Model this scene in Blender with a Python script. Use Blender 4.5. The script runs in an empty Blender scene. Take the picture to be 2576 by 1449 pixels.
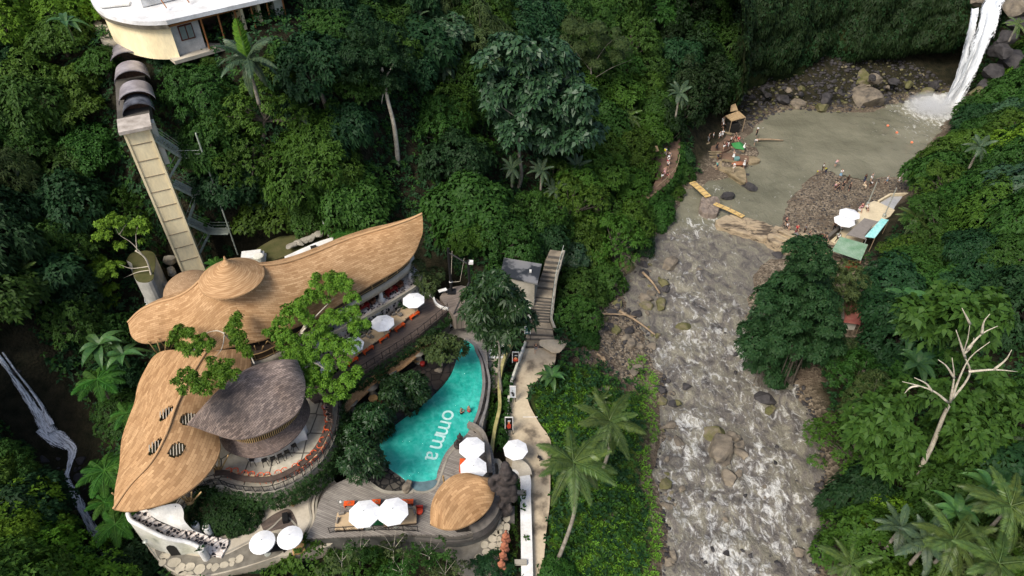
import bpy, math, random
import numpy as np
from mathutils import Vector, Matrix
R = math.radians
# ---------------- camera, light, exposure ----------------
sc = bpy.context.scene
W = bpy.data.worlds.new("World"); sc.world = W; W.use_nodes = True
CAMZ, TILT, FPX = 64.0, 42.0, 1717.0
cd = bpy.data.cameras.new("camera"); cam = bpy.data.objects.new("camera", cd)
sc.collection.objects.link(cam); sc.camera = cam
cam.location = (0, 0, CAMZ); cam.rotation_euler = (R(90-TILT), 0, 0)
cd.sensor_width = 36; cd.lens = 36*FPX/2576; cd.clip_end = 9000; cd.clip_start = .5
nt = W.node_tree
sky = nt.nodes.new('ShaderNodeTexSky'); sky.sky_type = 'NISHITA'; sky.sun_disc = False
SUN_EL, SUN_AZ = 50, 222
sky.sun_elevation = R(SUN_EL); sky.sun_rotation = R(SUN_AZ)
sky.air_density = 1.0; sky.dust_density = 3.5; sky.ozone_density = 1.0
bg = nt.nodes['Background']; bg.inputs[1].default_value = 0.145
nt.links.new(sky.outputs[0], bg.inputs[0])
sl = bpy.data.lights.new("sun", 'SUN'); so = bpy.data.objects.new("sun", sl); sc.collection.objects.link(so)
sl.energy = 2.9; sl.angle = R(22); sl.color = (1.0, .95, .86)
_d = Vector((math.sin(R(SUN_AZ))*math.cos(R(SUN_EL)), math.cos(R(SUN_AZ))*math.cos(R(SUN_EL)), math.sin(R(SUN_EL))))
so.rotation_euler = (-_d).to_track_quat('-Z', 'Y').to_euler(); so.location = (0, 0, 200)
sc.cycles.volume_bounces = 2
vs = sc.view_settings; vs.view_transform = 'Standard'; vs.look = 'None'; vs.exposure = 0.36; vs.gamma = 1.0
# ---------------- pixel <-> place ----------------
cT, sT = math.cos(R(TILT)), math.sin(R(TILT))
def P(u, v, z=0.0):
 """the place at height z seen at point (u,v) of the 2576-wide photo"""
 x = (u-1288)/FPX; y = (724.5-v)/FPX
 dy = cT+y*sT; dz = -sT+y*cT
 t = (z-CAMZ)/dz
 return Vector((x*t, dy*t, z))
def PY(u, v, Y):
 x = (u-1288)/FPX; y = (724.5-v)/FPX
 dy = cT+y*sT; dz = -sT+y*cT
 t = Y/dy
 return Vector((x*t, Y, CAMZ+dz*t))
def proj(p):
 dy = p[1]; dz = p[2]-CAMZ
 f = dy*cT-dz*sT; up = dy*sT+dz*cT
 return 1288+FPX*p[0]/f, 724.5-FPX*up/f
def zc(x0, y0, sw, zw):
 k = sw/zw
 return lambda a, b: ((x0+a*k)*.63889, (y0+b*k)*.63889)
def inpoly(px, py, poly):
 """vectorised point in polygon"""
 px = np.asarray(px, float); py = np.asarray(py, float); c = np.zeros(px.shape, bool)
 n = len(poly)
 for i in range(n):
  x1, y1 = poly[i][:2]; x2, y2 = poly[i-1][:2]
  if y1 == y2: continue
  k = ((y1 > py) != (y2 > py)) & (px < (x2-x1)*(py-y1)/(y2-y1)+x1)
  c ^= k
 return c
def pdist(px, py, poly, closed=True):
 px = np.asarray(px, float); py = np.asarray(py, float); d = np.full(px.shape, 1e9)
 n = len(poly)
 for i in range(0 if closed else 1, n):
  ax, ay = poly[i-1][:2]; bx, by = poly[i][:2]
  L = (bx-ax)**2+(by-ay)**2+1e-9
  t = np.clip(((px-ax)*(bx-ax)+(py-ay)*(by-ay))/L, 0, 1)
  d = np.minimum(d, np.hypot(px-ax-t*(bx-ax), py-ay-t*(by-ay)))
 return d
def smooth(a, b, x):
 t = np.clip((x-a)/(b-a), 0, 1); return t*t*(3-2*t)
# cheap value noise (numpy)
_rs = np.random.RandomState(5); _tab = _rs.rand(64, 64)
def vnoise(x, y):
 x = np.asarray(x, float); y = np.asarray(y, float)
 xi = np.floor(x).astype(int); yi = np.floor(y).astype(int); fx = x-xi; fy = y-yi
 fx = fx*fx*(3-2*fx); fy = fy*fy*(3-2*fy)
 g = lambda a, b: _tab[a % 64, b % 64]
 return (g(xi, yi)*(1-fx)+g(xi+1, yi)*fx)*(1-fy)+(g(xi, yi+1)*(1-fx)+g(xi+1, yi+1)*fx)*fy
def fbm(x, y, o=4):
 x = np.asarray(x, float); y = np.asarray(y, float); s = 0; a = .5
 for i in range(o):
  s = s+a*(vnoise(x*2**i+17.3*i, y*2**i+9.1*i)-.5)*2; a *= .5
 return s
# ---------------- object helpers ----------------
COL = sc.collection
def tag(o, label=None, cat=None, group=None, kind=None):
 if label: o['label'] = label
 if cat: o['category'] = cat
 if group: o['group'] = group
 if kind: o['kind'] = kind
 return o
def empty(name, loc, label=None, cat=None, group=None, rz=0):
 o = bpy.data.objects.new(name, None); COL.objects.link(o); o.location = loc; o.rotation_euler = (0, 0, rz)
 o.empty_display_size = .3
 return tag(o, label, cat, group)
def mesh_obj(name, me, mat, parent=None, loc=(0, 0, 0)):
 o = bpy.data.objects.new(name, me); COL.objects.link(o); o.location = loc
 if mat is not None:
  for m in (mat if isinstance(mat, (list, tuple)) else [mat]): me.materials.append(m)
 if parent is not None: o.parent = parent
 return o
def wloc(o):
 v = Vector((0, 0, 0))
 while o is not None: v = v+Vector(o.location); o = o.parent
 return v
def smooth_mesh(me):
 me.polygons.foreach_set('use_smooth', [True]*len(me.polygons))
def np_mesh(name, V, F, smooth_=False):
 V = np.asarray(V, np.float32); F = np.asarray(F, np.int32)
 me = bpy.data.meshes.new(name); n = F.shape[1]
 me.vertices.add(len(V)); me.vertices.foreach_set('co', V.ravel())
 me.loops.add(F.size); me.loops.foreach_set('vertex_index', F.ravel())
 me.polygons.add(len(F)); me.polygons.foreach_set('loop_start', np.arange(0, F.size, n, dtype=np.int32))
 if smooth_: me.polygons.foreach_set('use_smooth', np.ones(len(F), bool))
 me.update(calc_edges=True); return me
class MB:
 def __init__(s): s.v = []; s.f = []; s.uv = {}; s.mi = {}
 def add(s, vs, fs, uvs=None, mi=0):
  b = len(s.v); s.v += [tuple(p) for p in vs]
  for k, f in enumerate(fs):
   if uvs is not None: s.uv[len(s.f)] = uvs[k]
   if mi: s.mi[len(s.f)] = mi
   s.f.append(tuple(b+i for i in f))
  return s
 def box(s, c, size, rz=0, tilt=None, mi=0):
  hx, hy, hz = size[0]/2, size[1]/2, size[2]/2
  M = Matrix.Rotation(rz, 3, 'Z')
  if tilt is not None: M = M @ tilt
  c = Vector(c)
  vs = [c+M @ Vector((x*hx, y*hy, z*hz)) for x in (-1, 1) for y in (-1, 1) for z in (-1, 1)]
  return s.add(vs, [(0, 1, 3, 2), (4, 6, 7, 5), (0, 4, 5, 1), (2, 3, 7, 6), (0, 2, 6, 4), (1, 5, 7, 3)], mi=mi)
 def beam(s, a, b, w, h=None, mi=0):
  a = Vector(a); b = Vector(b); h = h or w; d = b-a; L = d.length
  if L < 1e-6: return s
  q = d.to_track_quat('X', 'Z').to_matrix()
  c = (a+b)/2
  vs = [c+q @ Vector((x*L/2, y*w/2, z*h/2)) for x in (-1, 1) for y in (-1, 1) for z in (-1, 1)]
  return s.add(vs, [(0, 1, 3, 2), (4, 6, 7, 5), (0, 4, 5, 1), (2, 3, 7, 6), (0, 2, 6, 4), (1, 5, 7, 3)], mi=mi)
 def tube(s, pts, rad, n=8, cap=True, mi=0, sq=1.0):
  pts = [Vector(p) for p in pts]; m = len(pts)
  if not isinstance(rad, (list, tuple)): rad = [rad]*m
  vs = []; up = None
  for i, p in enumerate(pts):
   d = (pts[min(i+1, m-1)]-pts[max(i-1, 0)])
   d = d.normalized() if d.length > 1e-9 else Vector((0, 0, 1))
   if up is None:
    up = d.orthogonal().normalized()
   else:
    up = (up-d*up.dot(d)); up = up.normalized() if up.length > 1e-6 else d.orthogonal().normalized()
   w = d.cross(up)
   for k in range(n):
    a = 2*math.pi*k/n
    vs.append(p+(up*math.cos(a)+w*math.sin(a)*sq)*rad[i])
  fs = [(i*n+k, i*n+(k+1) % n, (i+1)*n+(k+1) % n, (i+1)*n+k) for i in range(m-1) for k in range(n)]
  if cap: fs += [tuple(range(n-1, -1, -1)), tuple(range((m-1)*n, m*n))]
  return s.add(vs, fs, mi=mi)
 def lathe(s, c, prof, n=16, mi=0, cap=True, sx=1, sy=1):
  """prof: (r,z) list bottom to top"""
  vs = []
  for r, z in prof:
   for k in range(n):
    a = 2*math.pi*k/n
    vs.append((c[0]+r*sx*math.cos(a), c[1]+r*sy*math.sin(a), c[2]+z))
  m = len(prof)
  fs = [(i*n+k, i*n+(k+1) % n, (i+1)*n+(k+1) % n, (i+1)*n+k) for i in range(m-1) for k in range(n)]
  if cap: fs += [tuple(range(n-1, -1, -1)), tuple(range((m-1)*n, m*n))]
  return s.add(vs, fs, mi=mi)
 def prism(s, poly, z0, z1, mi=0):
  """poly: (x,y) or (x,y,z) list; z0/z1 absolute"""
  n = len(poly)
  a = sum(poly[i-1][0]*poly[i][1]-poly[i][0]*poly[i-1][1] for i in range(n))
  if a < 0: poly = list(poly)[::-1]
  vs = [(p[0], p[1], z0) for p in poly]+[(p[0], p[1], z1) for p in poly]
  fs = [tuple(range(n-1, -1, -1)), tuple(range(n, 2*n))]+[(i, (i+1) % n, n+(i+1) % n, n+i) for i in range(n)]
  return s.add(vs, fs, mi=mi)
 def grid(s, G, uvs=None, mi=0):
  n = len(G); m = len(G[0]); vs = [p for r in G for p in r]
  fs = [(i*m+j, i*m+j+1, (i+1)*m+j+1, (i+1)*m+j) for i in range(n-1) for j in range(m-1)]
  uu = None
  if uvs is not None:
   fl = [p for r in uvs for p in r]; uu = [[fl[k] for k in f] for f in fs]
  return s.add(vs, fs, uu, mi)
 def shell(s, G, th, uvs=None, down=(0, 0, -1), mi=0, mi2=None):
  """a sheet with thickness: top grid, underside and rims"""
  s.grid(G, uvs, mi); D = Vector(down)*th
  G2 = [[Vector(p)+D for p in r][::-1] for r in G]
  if mi2 is None: mi2 = mi
  s.grid(G2, None, mi2)
  n = len(G); m = len(G[0])
  edge = [G[0][j] for j in range(m)]+[G[i][m-1] for i in range(1, n)]+[G[n-1][j] for j in range(m-2, -1, -1)]+[G[i][0] for i in range(n-2, 0, -1)]
  k = len(edge); vs = [Vector(p) for p in edge]+[Vector(p)+D for p in edge]
  s.add(vs, [(i, i+k, (i+1) % k+k, (i+1) % k) for i in range(k)], mi=mi)
  return s
 def build(s, name, mat, parent=None, org=None, sm=False, bevel=0):
  me = bpy.data.meshes.new(name)
  if parent is not None: o0 = wloc(parent)
  elif org is not None: o0 = Vector(org)
  else:
   a = np.array(s.v); o0 = Vector(((a[:, 0].min()+a[:, 0].max())/2, (a[:, 1].min()+a[:, 1].max())/2, a[:, 2].min()))
  me.from_pydata([(p[0]-o0.x, p[1]-o0.y, p[2]-o0.z) for p in s.v], [], s.f)
  if s.uv:
   l = me.uv_layers.new(name='UVMap')
   for fi, u in s.uv.items():
    ls = me.polygons[fi].loop_start
    for k, q in enumerate(u): l.data[ls+k].uv = q
  for fi, m in s.mi.items(): me.polygons[fi].material_index = m
  if sm: smooth_mesh(me)
  me.update()
  o = mesh_obj(name, me, mat, parent, (0, 0, 0) if parent is not None else o0)
  if bevel:
   b = o.modifiers.new('bevel', 'BEVEL'); b.width = bevel; b.segments = 2; b.limit_method = 'ANGLE'
  return o
def kids(o): return [c for c in bpy.data.objects if c.parent == o]
def copy_tree(o, loc=None, rz=None, sc_=None, parent=None, _k=None):
 if _k is None:
  _k = {}
  def rec(x):
   _k[x.name] = list(x.children)
   for c in x.children: rec(c)
  rec(o)
 c = o.copy(); COL.objects.link(c); c.parent = parent
 if loc is not None: c.location = loc
 if rz is not None: c.rotation_euler = (0, 0, rz)
 if sc_ is not None: c.scale = sc_ if isinstance(sc_, (tuple, list)) else (sc_,)*3
 for ch in _k[o.name]: copy_tree(ch, parent=c, _k=_k)
 return c
def catmull(pts, n):
 """resample a polyline of vectors smoothly to n points, even arc length"""
 p = [Vector(q) for q in pts]; p = [p[0]*2-p[1]]+p+[p[-1]*2-p[-2]]; out = []
 for i in range(1, len(p)-2):
  for k in range(12):
   t = k/12; a, b, c, d = p[i-1], p[i], p[i+1], p[i+2]
   out.append(.5*((2*b)+(c-a)*t+(2*a-5*b+4*c-d)*t*t+(3*b-a-3*c+d)*t**3))
 out.append(p[-2]); L = [0]
 for i in range(1, len(out)): L.append(L[-1]+(out[i]-out[i-1]).length)
 res = []; j = 0
 for k in range(n):
  s = L[-1]*k/(n-1)
  while j < len(L)-2 and L[j+1] < s: j += 1
  q = (s-L[j])/max(L[j+1]-L[j], 1e-9); res.append(out[j].lerp(out[j+1], min(max(q, 0), 1)))
 return res
# ---------------- materials ----------------
def nodes(name):
 m = bpy.data.materials.new(name); m.use_nodes = True; t = m.node_tree; b = t.nodes['Principled BSDF']
 return m, t, b
def N(t, typ, **kw):
 n = t.nodes.new(typ)
 for k, v in kw.items():
  if k.startswith('i_'):
   n.inputs[int(k[2:]) if k[2:].isdigit() else k[2:].replace('_', ' ')].default_value = v
  else: setattr(n, k, v)
 return n
def c4(c): return (c[0], c[1], c[2], 1)
def ramp(t, fac, stops, interp='LINEAR'):
 r = N(t, 'ShaderNodeValToRGB'); r.color_ramp.interpolation = interp
 e = r.color_ramp.elements
 while len(e) < len(stops): e.new(.5)
 for k, (p, c) in enumerate(stops):
  e[k].position = p; e[k].color = c4(c) if not isinstance(c, (int, float)) else (c, c, c, 1)
 t.links.new(fac, r.inputs[0]); return r.outputs[0]
def mix(t, fac, a, b, mode='MIX'):
 n = N(t, 'ShaderNodeMix', data_type='RGBA', blend_type=mode)
 for s, x in ((n.inputs[0], fac), (n.inputs[6], a), (n.inputs[7], b)):
  if isinstance(x, bpy.types.NodeSocket): t.links.new(x, s)
  elif isinstance(x, (int, float)): s.default_value = x if s.type == 'VALUE' else (x, x, x, 1)
  else: s.default_value = c4(x)
 return n.outputs[2]
def bump(t, b, h, strength=.4, dist=.05):
 n = N(t, 'ShaderNodeBump'); n.inputs['Strength'].default_value = strength; n.inputs['Distance'].default_value = dist
 t.links.new(h, n.inputs['Height']); t.links.new(n.outputs[0], b.inputs['Normal'])
def noise(t, scale, detail=4, vec=None, rough=.55, dist=0):
 n = N(t, 'ShaderNodeTexNoise'); n.inputs['Scale'].default_value = scale; n.inputs['Detail'].default_value = detail
 n.inputs['Roughness'].default_value = rough; n.inputs['Distortion'].default_value = dist
 if vec is not None: t.links.new(vec, n.inputs['Vector'])
 return n.outputs[0]
def geo(t): return N(t, 'ShaderNodeNewGeometry').outputs['Position']
def scaled(t, vec, s, rot=0, loc=(0, 0, 0)):
 m = N(t, 'ShaderNodeMapping'); t.links.new(vec, m.inputs[0]); m.inputs['Scale'].default_value = s; m.inputs['Rotation'].default_value = (0, 0, rot)
 m.inputs['Location'].default_value = loc
 return m.outputs[0]
def mat(name, c1, c2=None, c3=None, scale=1.5, rough=.8, bmp=.15, bd=.03, metal=0, spec=.3, lo=.35, hi=.68, vscale=(1, 1, 1)):
 m, t, b = nodes(name); b.inputs['Roughness'].default_value = rough; b.inputs['Metallic'].default_value = metal
 b.inputs['Specular IOR Level'].default_value = spec
 c2 = c2 or tuple(x*.72 for x in c1)
 g = scaled(t, geo(t), vscale)
 n1 = noise(t, scale, 6, g); st = [(lo, c1), (hi, c2)]
 if c3: st = [(lo-.05, c3), ((lo+hi)/2, c1), (hi, c2)]
 col = ramp(t, n1, st)
 n2 = noise(t, scale*9, 3, g)
 col = mix(t, .35, col, ramp(t, n2, [(.3, .55), (.7, 1.0)]), 'MULTIPLY')
 t.links.new(col, b.inputs['Base Color'])
 if bmp: bump(t, b, n2, bmp, bd)
 return m
def flat(name, c, rough=.6, metal=0, spec=.3): return mat(name, c, tuple(x*.85 for x in c), scale=3, rough=rough, metal=metal, spec=spec, bmp=.05)
def shingle(name, c1, c2, c3, bw=.55, bh=.17, stain=None, rough=.85):
 m, t, b = nodes(name); b.inputs['Roughness'].default_value = rough; b.inputs['Specular IOR Level'].default_value = .15
 uv = N(t, 'ShaderNodeUVMap').outputs[0]
 warp = N(t, 'ShaderNodeVectorMath', operation='ADD'); nz = N(t, 'ShaderNodeTexNoise'); nz.inputs['Scale'].default_value = 1.2
 t.links.new(uv, nz.inputs['Vector'])
 sub = N(t, 'ShaderNodeVectorMath', operation='MULTIPLY'); t.links.new(nz.outputs['Color'], sub.inputs[0]); sub.inputs[1].default_value = (.05, .05, 0)
 t.links.new(uv, warp.inputs[0]); t.links.new(sub.outputs[0], warp.inputs[1])
 br = N(t, 'ShaderNodeTexBrick'); t.links.new(warp.outputs[0], br.inputs['Vector'])
 br.inputs['Color1'].default_value = c4((1, 1, 1)); br.inputs['Color2'].default_value = c4((0, 0, 0)); br.inputs['Mortar'].default_value = c4((.5, .5, .5))
 br.inputs['Scale'].default_value = 1; br.inputs['Brick Width'].default_value = bw; br.inputs['Row Height'].default_value = bh
 br.inputs['Mortar Size'].default_value = .012; br.offset = .5; br.inputs['Bias'].default_value = 0
 col = ramp(t, br.outputs['Color'], [(0, c2), (.5, tuple((x+y)/2 for x, y in zip(c1, c2))), (1, c1)])
 fine = noise(t, 14, 3, uv); col = mix(t, .3, col, ramp(t, fine, [(.3, .6), (.7, 1)]), 'MULTIPLY')
 big = noise(t, .35, 4, uv); col = mix(t, .55, col, ramp(t, big, [(.36, (.74, .67, .6)), (.6, (1, 1, 1))]), 'MULTIPLY')
 col = mix(t, br.outputs['Fac'], col, c3)
 if stain:
  (sx, sy, sz), sr, sc_ = stain
  d = N(t, 'ShaderNodeVectorMath', operation='DISTANCE'); t.links.new(geo(t), d.inputs[0]); d.inputs[1].default_value = (sx, sy, sz)
  ad = N(t, 'ShaderNodeMath', operation='MULTIPLY_ADD'); t.links.new(noise(t, .5, 5, geo(t)), ad.inputs[0]); ad.inputs[1].default_value = sr*1.5; t.links.new(d.outputs['Value'], ad.inputs[2])
  f = ramp(t, N_div(t, ad.outputs[0], sr*2.2), [(.45, 1.0), (.85, 0.0)])
  col = mix(t, f, col, sc_)
 t.links.new(col, b.inputs['Base Color'])
 hh = mix(t, .5, br.outputs['Fac'], fine); inv = N(t, 'ShaderNodeInvert'); t.links.new(hh, inv.inputs[1])
 bump(t, b, inv.outputs[0], .25, .03); return m
def N_div(t, a, k):
 n = N(t, 'ShaderNodeMath', operation='DIVIDE'); t.links.new(a, n.inputs[0]); n.inputs[1].default_value = k; return n.outputs[0]
def planks(name, c1, c2, ang, w=.14, rough=.65):
 m, t, b = nodes(name); b.inputs['Roughness'].default_value = rough
 g = scaled(t, geo(t), (1, 1, 0), ang)
 br = N(t, 'ShaderNodeTexBrick'); t.links.new(g, br.inputs['Vector']); br.inputs['Scale'].default_value = 1
 br.inputs['Color1'].default_value = c4(c1); br.inputs['Color2'].default_value = c4(c2); br.inputs['Mortar'].default_value = c4(tuple(x*.25 for x in c1))
 br.inputs['Brick Width'].default_value = 3.2; br.inputs['Row Height'].default_value = w; br.inputs['Mortar Size'].default_value = .012
 s = noise(t, 1.6, 5, scaled(t, g, (.5, 5, 1))); col = mix(t, .7, br.outputs['Color'], ramp(t, s, [(.3, .5), (.7, 1.15)]), 'MULTIPLY')
 s2 = noise(t, .5, 5, geo(t)); col = mix(t, .6, col, ramp(t, s2, [(.35, .7), (.65, 1.1)]), 'MULTIPLY')
 t.links.new(col, b.inputs['Base Color']); bump(t, b, br.outputs['Fac'], -.4, .02); return m
def cells(name, c1, c2, gap, scale=.5, gapw=.03, rough=.8, rnd=1.0, cvar=.5, smoothcell=False):
 """slabs / cobbles / pebbles by Voronoi cells with dark joints"""
 m, t, b = nodes(name); b.inputs['Roughness'].default_value = rough; b.inputs['Specular IOR Level'].default_value = .25
 g = scaled(t, geo(t), (1, 1, .6))
 v = N(t, 'ShaderNodeTexVoronoi', feature='DISTANCE_TO_EDGE'); v.inputs['Scale'].default_value = scale; v.inputs['Randomness'].default_value = rnd
 v2 = N(t, 'ShaderNodeTexVoronoi', feature='F1'); v2.inputs['Scale'].default_value = scale; v2.inputs['Randomness'].default_value = rnd
 t.links.new(g, v.inputs['Vector']); t.links.new(g, v2.inputs['Vector'])
 sep = N(t, 'ShaderNodeSeparateColor'); t.links.new(v2.outputs['Color'], sep.inputs[0])
 col = mix(t, ramp(t, sep.outputs[0], [(.5-cvar/2, 0.0), (.5+cvar/2, 1.0)]), c1, c2)
 n = noise(t, 2.2, 6, geo(t)); col = mix(t, .6, col, ramp(t, n, [(.3, .6), (.65, 1.1)]), 'MULTIPLY')
 e = ramp(t, v.outputs['Distance'], [(gapw*.5, 1.0), (gapw, 0.0)])
 col = mix(t, e, col, gap); t.links.new(col, b.inputs['Base Color'])
 bump(t, b, ramp(t, v.outputs['Distance'], [(0, 0.0), (min(.9, gapw*3), 1.0)]), .6, .04); return m
def leafmat(name, c, dark=.5, hue=.018, tr=.12, rough=.6, spec=.14, sat=1.0):
 m, t, b = nodes(name); b.inputs['Roughness'].default_value = rough; b.inputs['Specular IOR Level'].default_value = spec
 oi = N(t, 'ShaderNodeObjectInfo')
 n1 = noise(t, .35, 3, geo(t)); n2 = noise(t, 3.5, 2, geo(t))
 col = mix(t, ramp(t, n1, [(.35, 0.0), (.65, 1.0)]), tuple(x*(dark+.25) for x in c), c)
 col = mix(t, ramp(t, n2, [(.35, 0.0), (.7, 1.0)]), col, tuple(min(1, x*y) for x, y in zip(c, (1.45, 1.25, .9))))
 hs = N(t, 'ShaderNodeHueSaturation'); t.links.new(col, hs.inputs['Color'])
 mr = N(t, 'ShaderNodeMapRange'); t.links.new(oi.outputs['Random'], mr.inputs[0]); mr.inputs[3].default_value = .5-hue; mr.inputs[4].default_value = .5+hue*.6
 t.links.new(mr.outputs[0], hs.inputs['Hue']); hs.inputs['Saturation'].default_value = sat
 mr2 = N(t, 'ShaderNodeMapRange'); mv = N(t, 'ShaderNodeMath', operation='FRACT'); mm = N(t, 'ShaderNodeMath', operation='MULTIPLY')
 t.links.new(oi.outputs['Random'], mm.inputs[0]); mm.inputs[1].default_value = 7.31; t.links.new(mm.outputs[0], mv.inputs[0])
 t.links.new(mv.outputs[0], mr2.inputs[0]); mr2.inputs[3].default_value = .82; mr2.inputs[4].default_value = 1.22
 t.links.new(mr2.outputs[0], hs.inputs['Value'])
 t.links.new(hs.outputs[0], b.inputs['Base Color'])
 tl = N(t, 'ShaderNodeBsdfTranslucent'); t.links.new(hs.outputs[0], tl.inputs[0])
 ms = N(t, 'ShaderNodeMixShader'); ms.inputs[0].default_value = tr
 out = t.nodes['Material Output']; t.links.new(b.outputs[0], ms.inputs[1]); t.links.new(tl.outputs[0], ms.inputs[2]); t.links.new(ms.outputs[0], out.inputs[0])
 return m
# ---------------- land ----------------
CP = [(1640,640,.6),(1560,700,.8),(1700,560,.5),(1720,480,.8),(1650,470,4),(1690,400,3),(1750,345,1.2),(1800,360,.9),(1850,420,.7),(1850,300,1.2),(1790,270,4),(1900,262,.9),
 (1200,1000,4),(1000,1200,5),(700,1350,5),(500,1430,5),(1250,1400,4),(900,1000,6),(700,800,8),(470,705,10),(600,650,10),(850,600,10.5),(1050,530,12),
 (1150,660,9),(1250,600,9),(1400,600,7),(1340,700,6),(1370,800,4),(1350,900,3.2),(1330,1100,3),(1350,1300,3),(1340,1440,3),(1450,1000,2.6),(1500,1200,2),(1560,1400,1.5),(1600,1000,1.2),(1640,1200,.9),(1660,1400,.8),
 (1450,820,2.2),(1500,700,2.2),(1560,900,.9),(1500,620,4),(1400,1430,2.6),(1450,1300,2.3),
 (600,450,19),(900,350,21),(1002,430,15),(1308,490,9),(1500,500,5),(1550,380,9),(1650,300,9),(1150,300,20),(1400,200,20),(700,300,25),(800,150,30),
 (1300,50,27),(1600,100,22),(1780,60,20),(1780,170,11),(1000,80,30),(620,150,30.6),(480,150,30.6),(300,150,30.6),(500,60,31.2),(200,20,32),(0,0,34),(100,300,25),(250,400,20),(0,600,18),(200,650,12.5),(60,780,13),(330,650,10),(300,560,14),
 (0,850,11),(-60,900,12),(60,960,6.5),(140,1110,3),(190,1180,2.4),(200,1310,1.2),(260,1449,.4),(250,1000,5),(270,1150,4.5),(280,1300,3.5),(330,1449,3),(0,1150,8),(0,1300,9),(60,1449,8.5),(-300,1300,18),(-300,800,24),(-300,400,32),
 (2100,1449,1),(2085,1300,1),(2080,1150,1),(2030,1000,1),(2020,940,1),(1950,880,1),(2200,1449,4),(2400,1449,8),(2576,1449,11),(2576,1000,12),(2300,1230,4.5),(2300,1000,4.5),(2200,1100,3),(2400,750,7),(2576,650,13),
 (2250,500,1.2),(2320,420,3),(2330,340,4),(2400,330,7),(2576,300,15),(2440,240,8),(2500,160,14),(2576,100,18.5),(2180,650,2.2),(2150,560,1.8),(2260,630,1.8),(2230,800,3),(2050,700,1.2),(1990,700,1),
 (2540,-20,18.5),(2470,-10,19),(2650,-20,20),(2900,400,22),(2900,900,20),(2900,1400,20)]
CP = [P(*c) for c in CP]
CP += [Vector(p) for p in ((0, 135, 26), (-60, 130, 34), (-130, 120, 36), (-120, 60, 30), (40, 145, 24), (80, 150, 22), (130, 140, 24), (0, 200, 30), (-130, 220, 40), (130, 220, 30), (-20, 12, 4), (10, 10, 1), (25, 12, .8), (60, 10, 10), (-60, 12, 8), (-120, 10, 22), (120, 20, 26), (130, 90, 26), (60, 133.5, 24), (75, 133, 22), (50, 131, 24), (88, 136, 19.5))]
_A = np.array([[p.x, p.y] for p in CP]); _z = np.array([p.z for p in CP])
_D = np.hypot(_A[:, None, 0]-_A[None, :, 0], _A[:, None, 1]-_A[None, :, 1])
_n = len(_A); _K = np.zeros((_n+3, _n+3)); _K[:_n, :_n] = -_D-np.eye(_n)*-.4; _K[:_n, _n] = 1; _K[:_n, _n+1:] = _A; _K[_n, :_n] = 1; _K[_n+1:, :_n] = _A.T
_w = np.linalg.solve(_K, np.concatenate([_z, np.zeros(3)]))
RIVER_I = [(1660,1500),(1671,1449),(1688,1333),(1671,1283),(1658,1233),(1648,1166),(1668,1099),(1666,1043),(1675,966),(1668,935),(1655,890),(1620,850),(1632,790),(1600,770),(1560,740),(1530,745),(1520,720),(1570,690),(1600,655),(1622,625),(1660,585),(1700,545),(1718,500),(1720,478),(1770,470),(1785,455),(1830,450),(1880,425),(1908,400),(1905,375),(1870,355),(1900,320),(1935,290),(1990,274),(2100,282),(2200,281),(2240,262),(2330,245),(2405,235),(2420,275),(2370,320),(2320,380),(2285,420),(2290,445),(2200,445),(2110,424),(2060,432),(2020,465),(1985,500),(1960,575),(1975,590),(2080,600),(2060,640),(1990,645),(1930,650),(1900,680),(1895,720),(1870,790),(1880,850),(1920,910),(1990,950),(2020,1010),(2050,1080),(2068,1180),(2068,1300),(2055,1370),(2040,1500)]
RIV = [tuple(P(u, v, 0))[:2] for u, v in RIVER_I]
STREAM_I = [(-40,870),(10,905),(60,985),(110,1060),(150,1110),(185,1150),(180,1200),(190,1250),(215,1300),(240,1380),(270,1470)]
COMPLEX_I = [(440,700),(650,650),(1030,640),(1180,715),(1235,830),(1240,1000),(1280,1140),(1310,1250),(1310,1449),(450,1449),(330,1290),(330,1240),(420,900),(430,760)]
def zc_i(lst, z): return [tuple(P(u, v, z))[:2] for u, v in lst]
CPX = zc_i(COMPLEX_I, 6)
PATH_I = [(1322,860),(1318,873),(1300,930),(1288,970),(1281,1049),(1278,1099),(1275,1170),(1323,1200),(1325,1449),(1325,1520),(1362,1520),(1365,1449),(1375,1333),(1383,1266),(1385,1180),(1385,1109),(1358,1066),(1331,1016),(1330,986),(1358,950),(1395,913),(1400,883),(1420,866)]
PATHP = zc_i(PATH_I, 3.5)
def rbf(x, y):
 x = np.atleast_1d(np.asarray(x, float)).ravel(); y = np.atleast_1d(np.asarray(y, float)).ravel()
 out = np.zeros(len(x))
 for i in range(0, len(x), 20000):
  s = slice(i, i+20000)
  out[s] = -np.hypot(x[s, None]-_A[None, :, 0], y[s, None]-_A[None, :, 1]) @ _w[:_n]+_w[_n]+_w[_n+1]*x[s]+_w[_n+2]*y[s]
 return out
STR3 = [P(u, v, z) for (u, v), z in zip(STREAM_I, (12.5, 10.5, 6.5, 4, 2.6, 2.2, 1.8, 1.4, 1, .4, -.2))]
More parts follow.
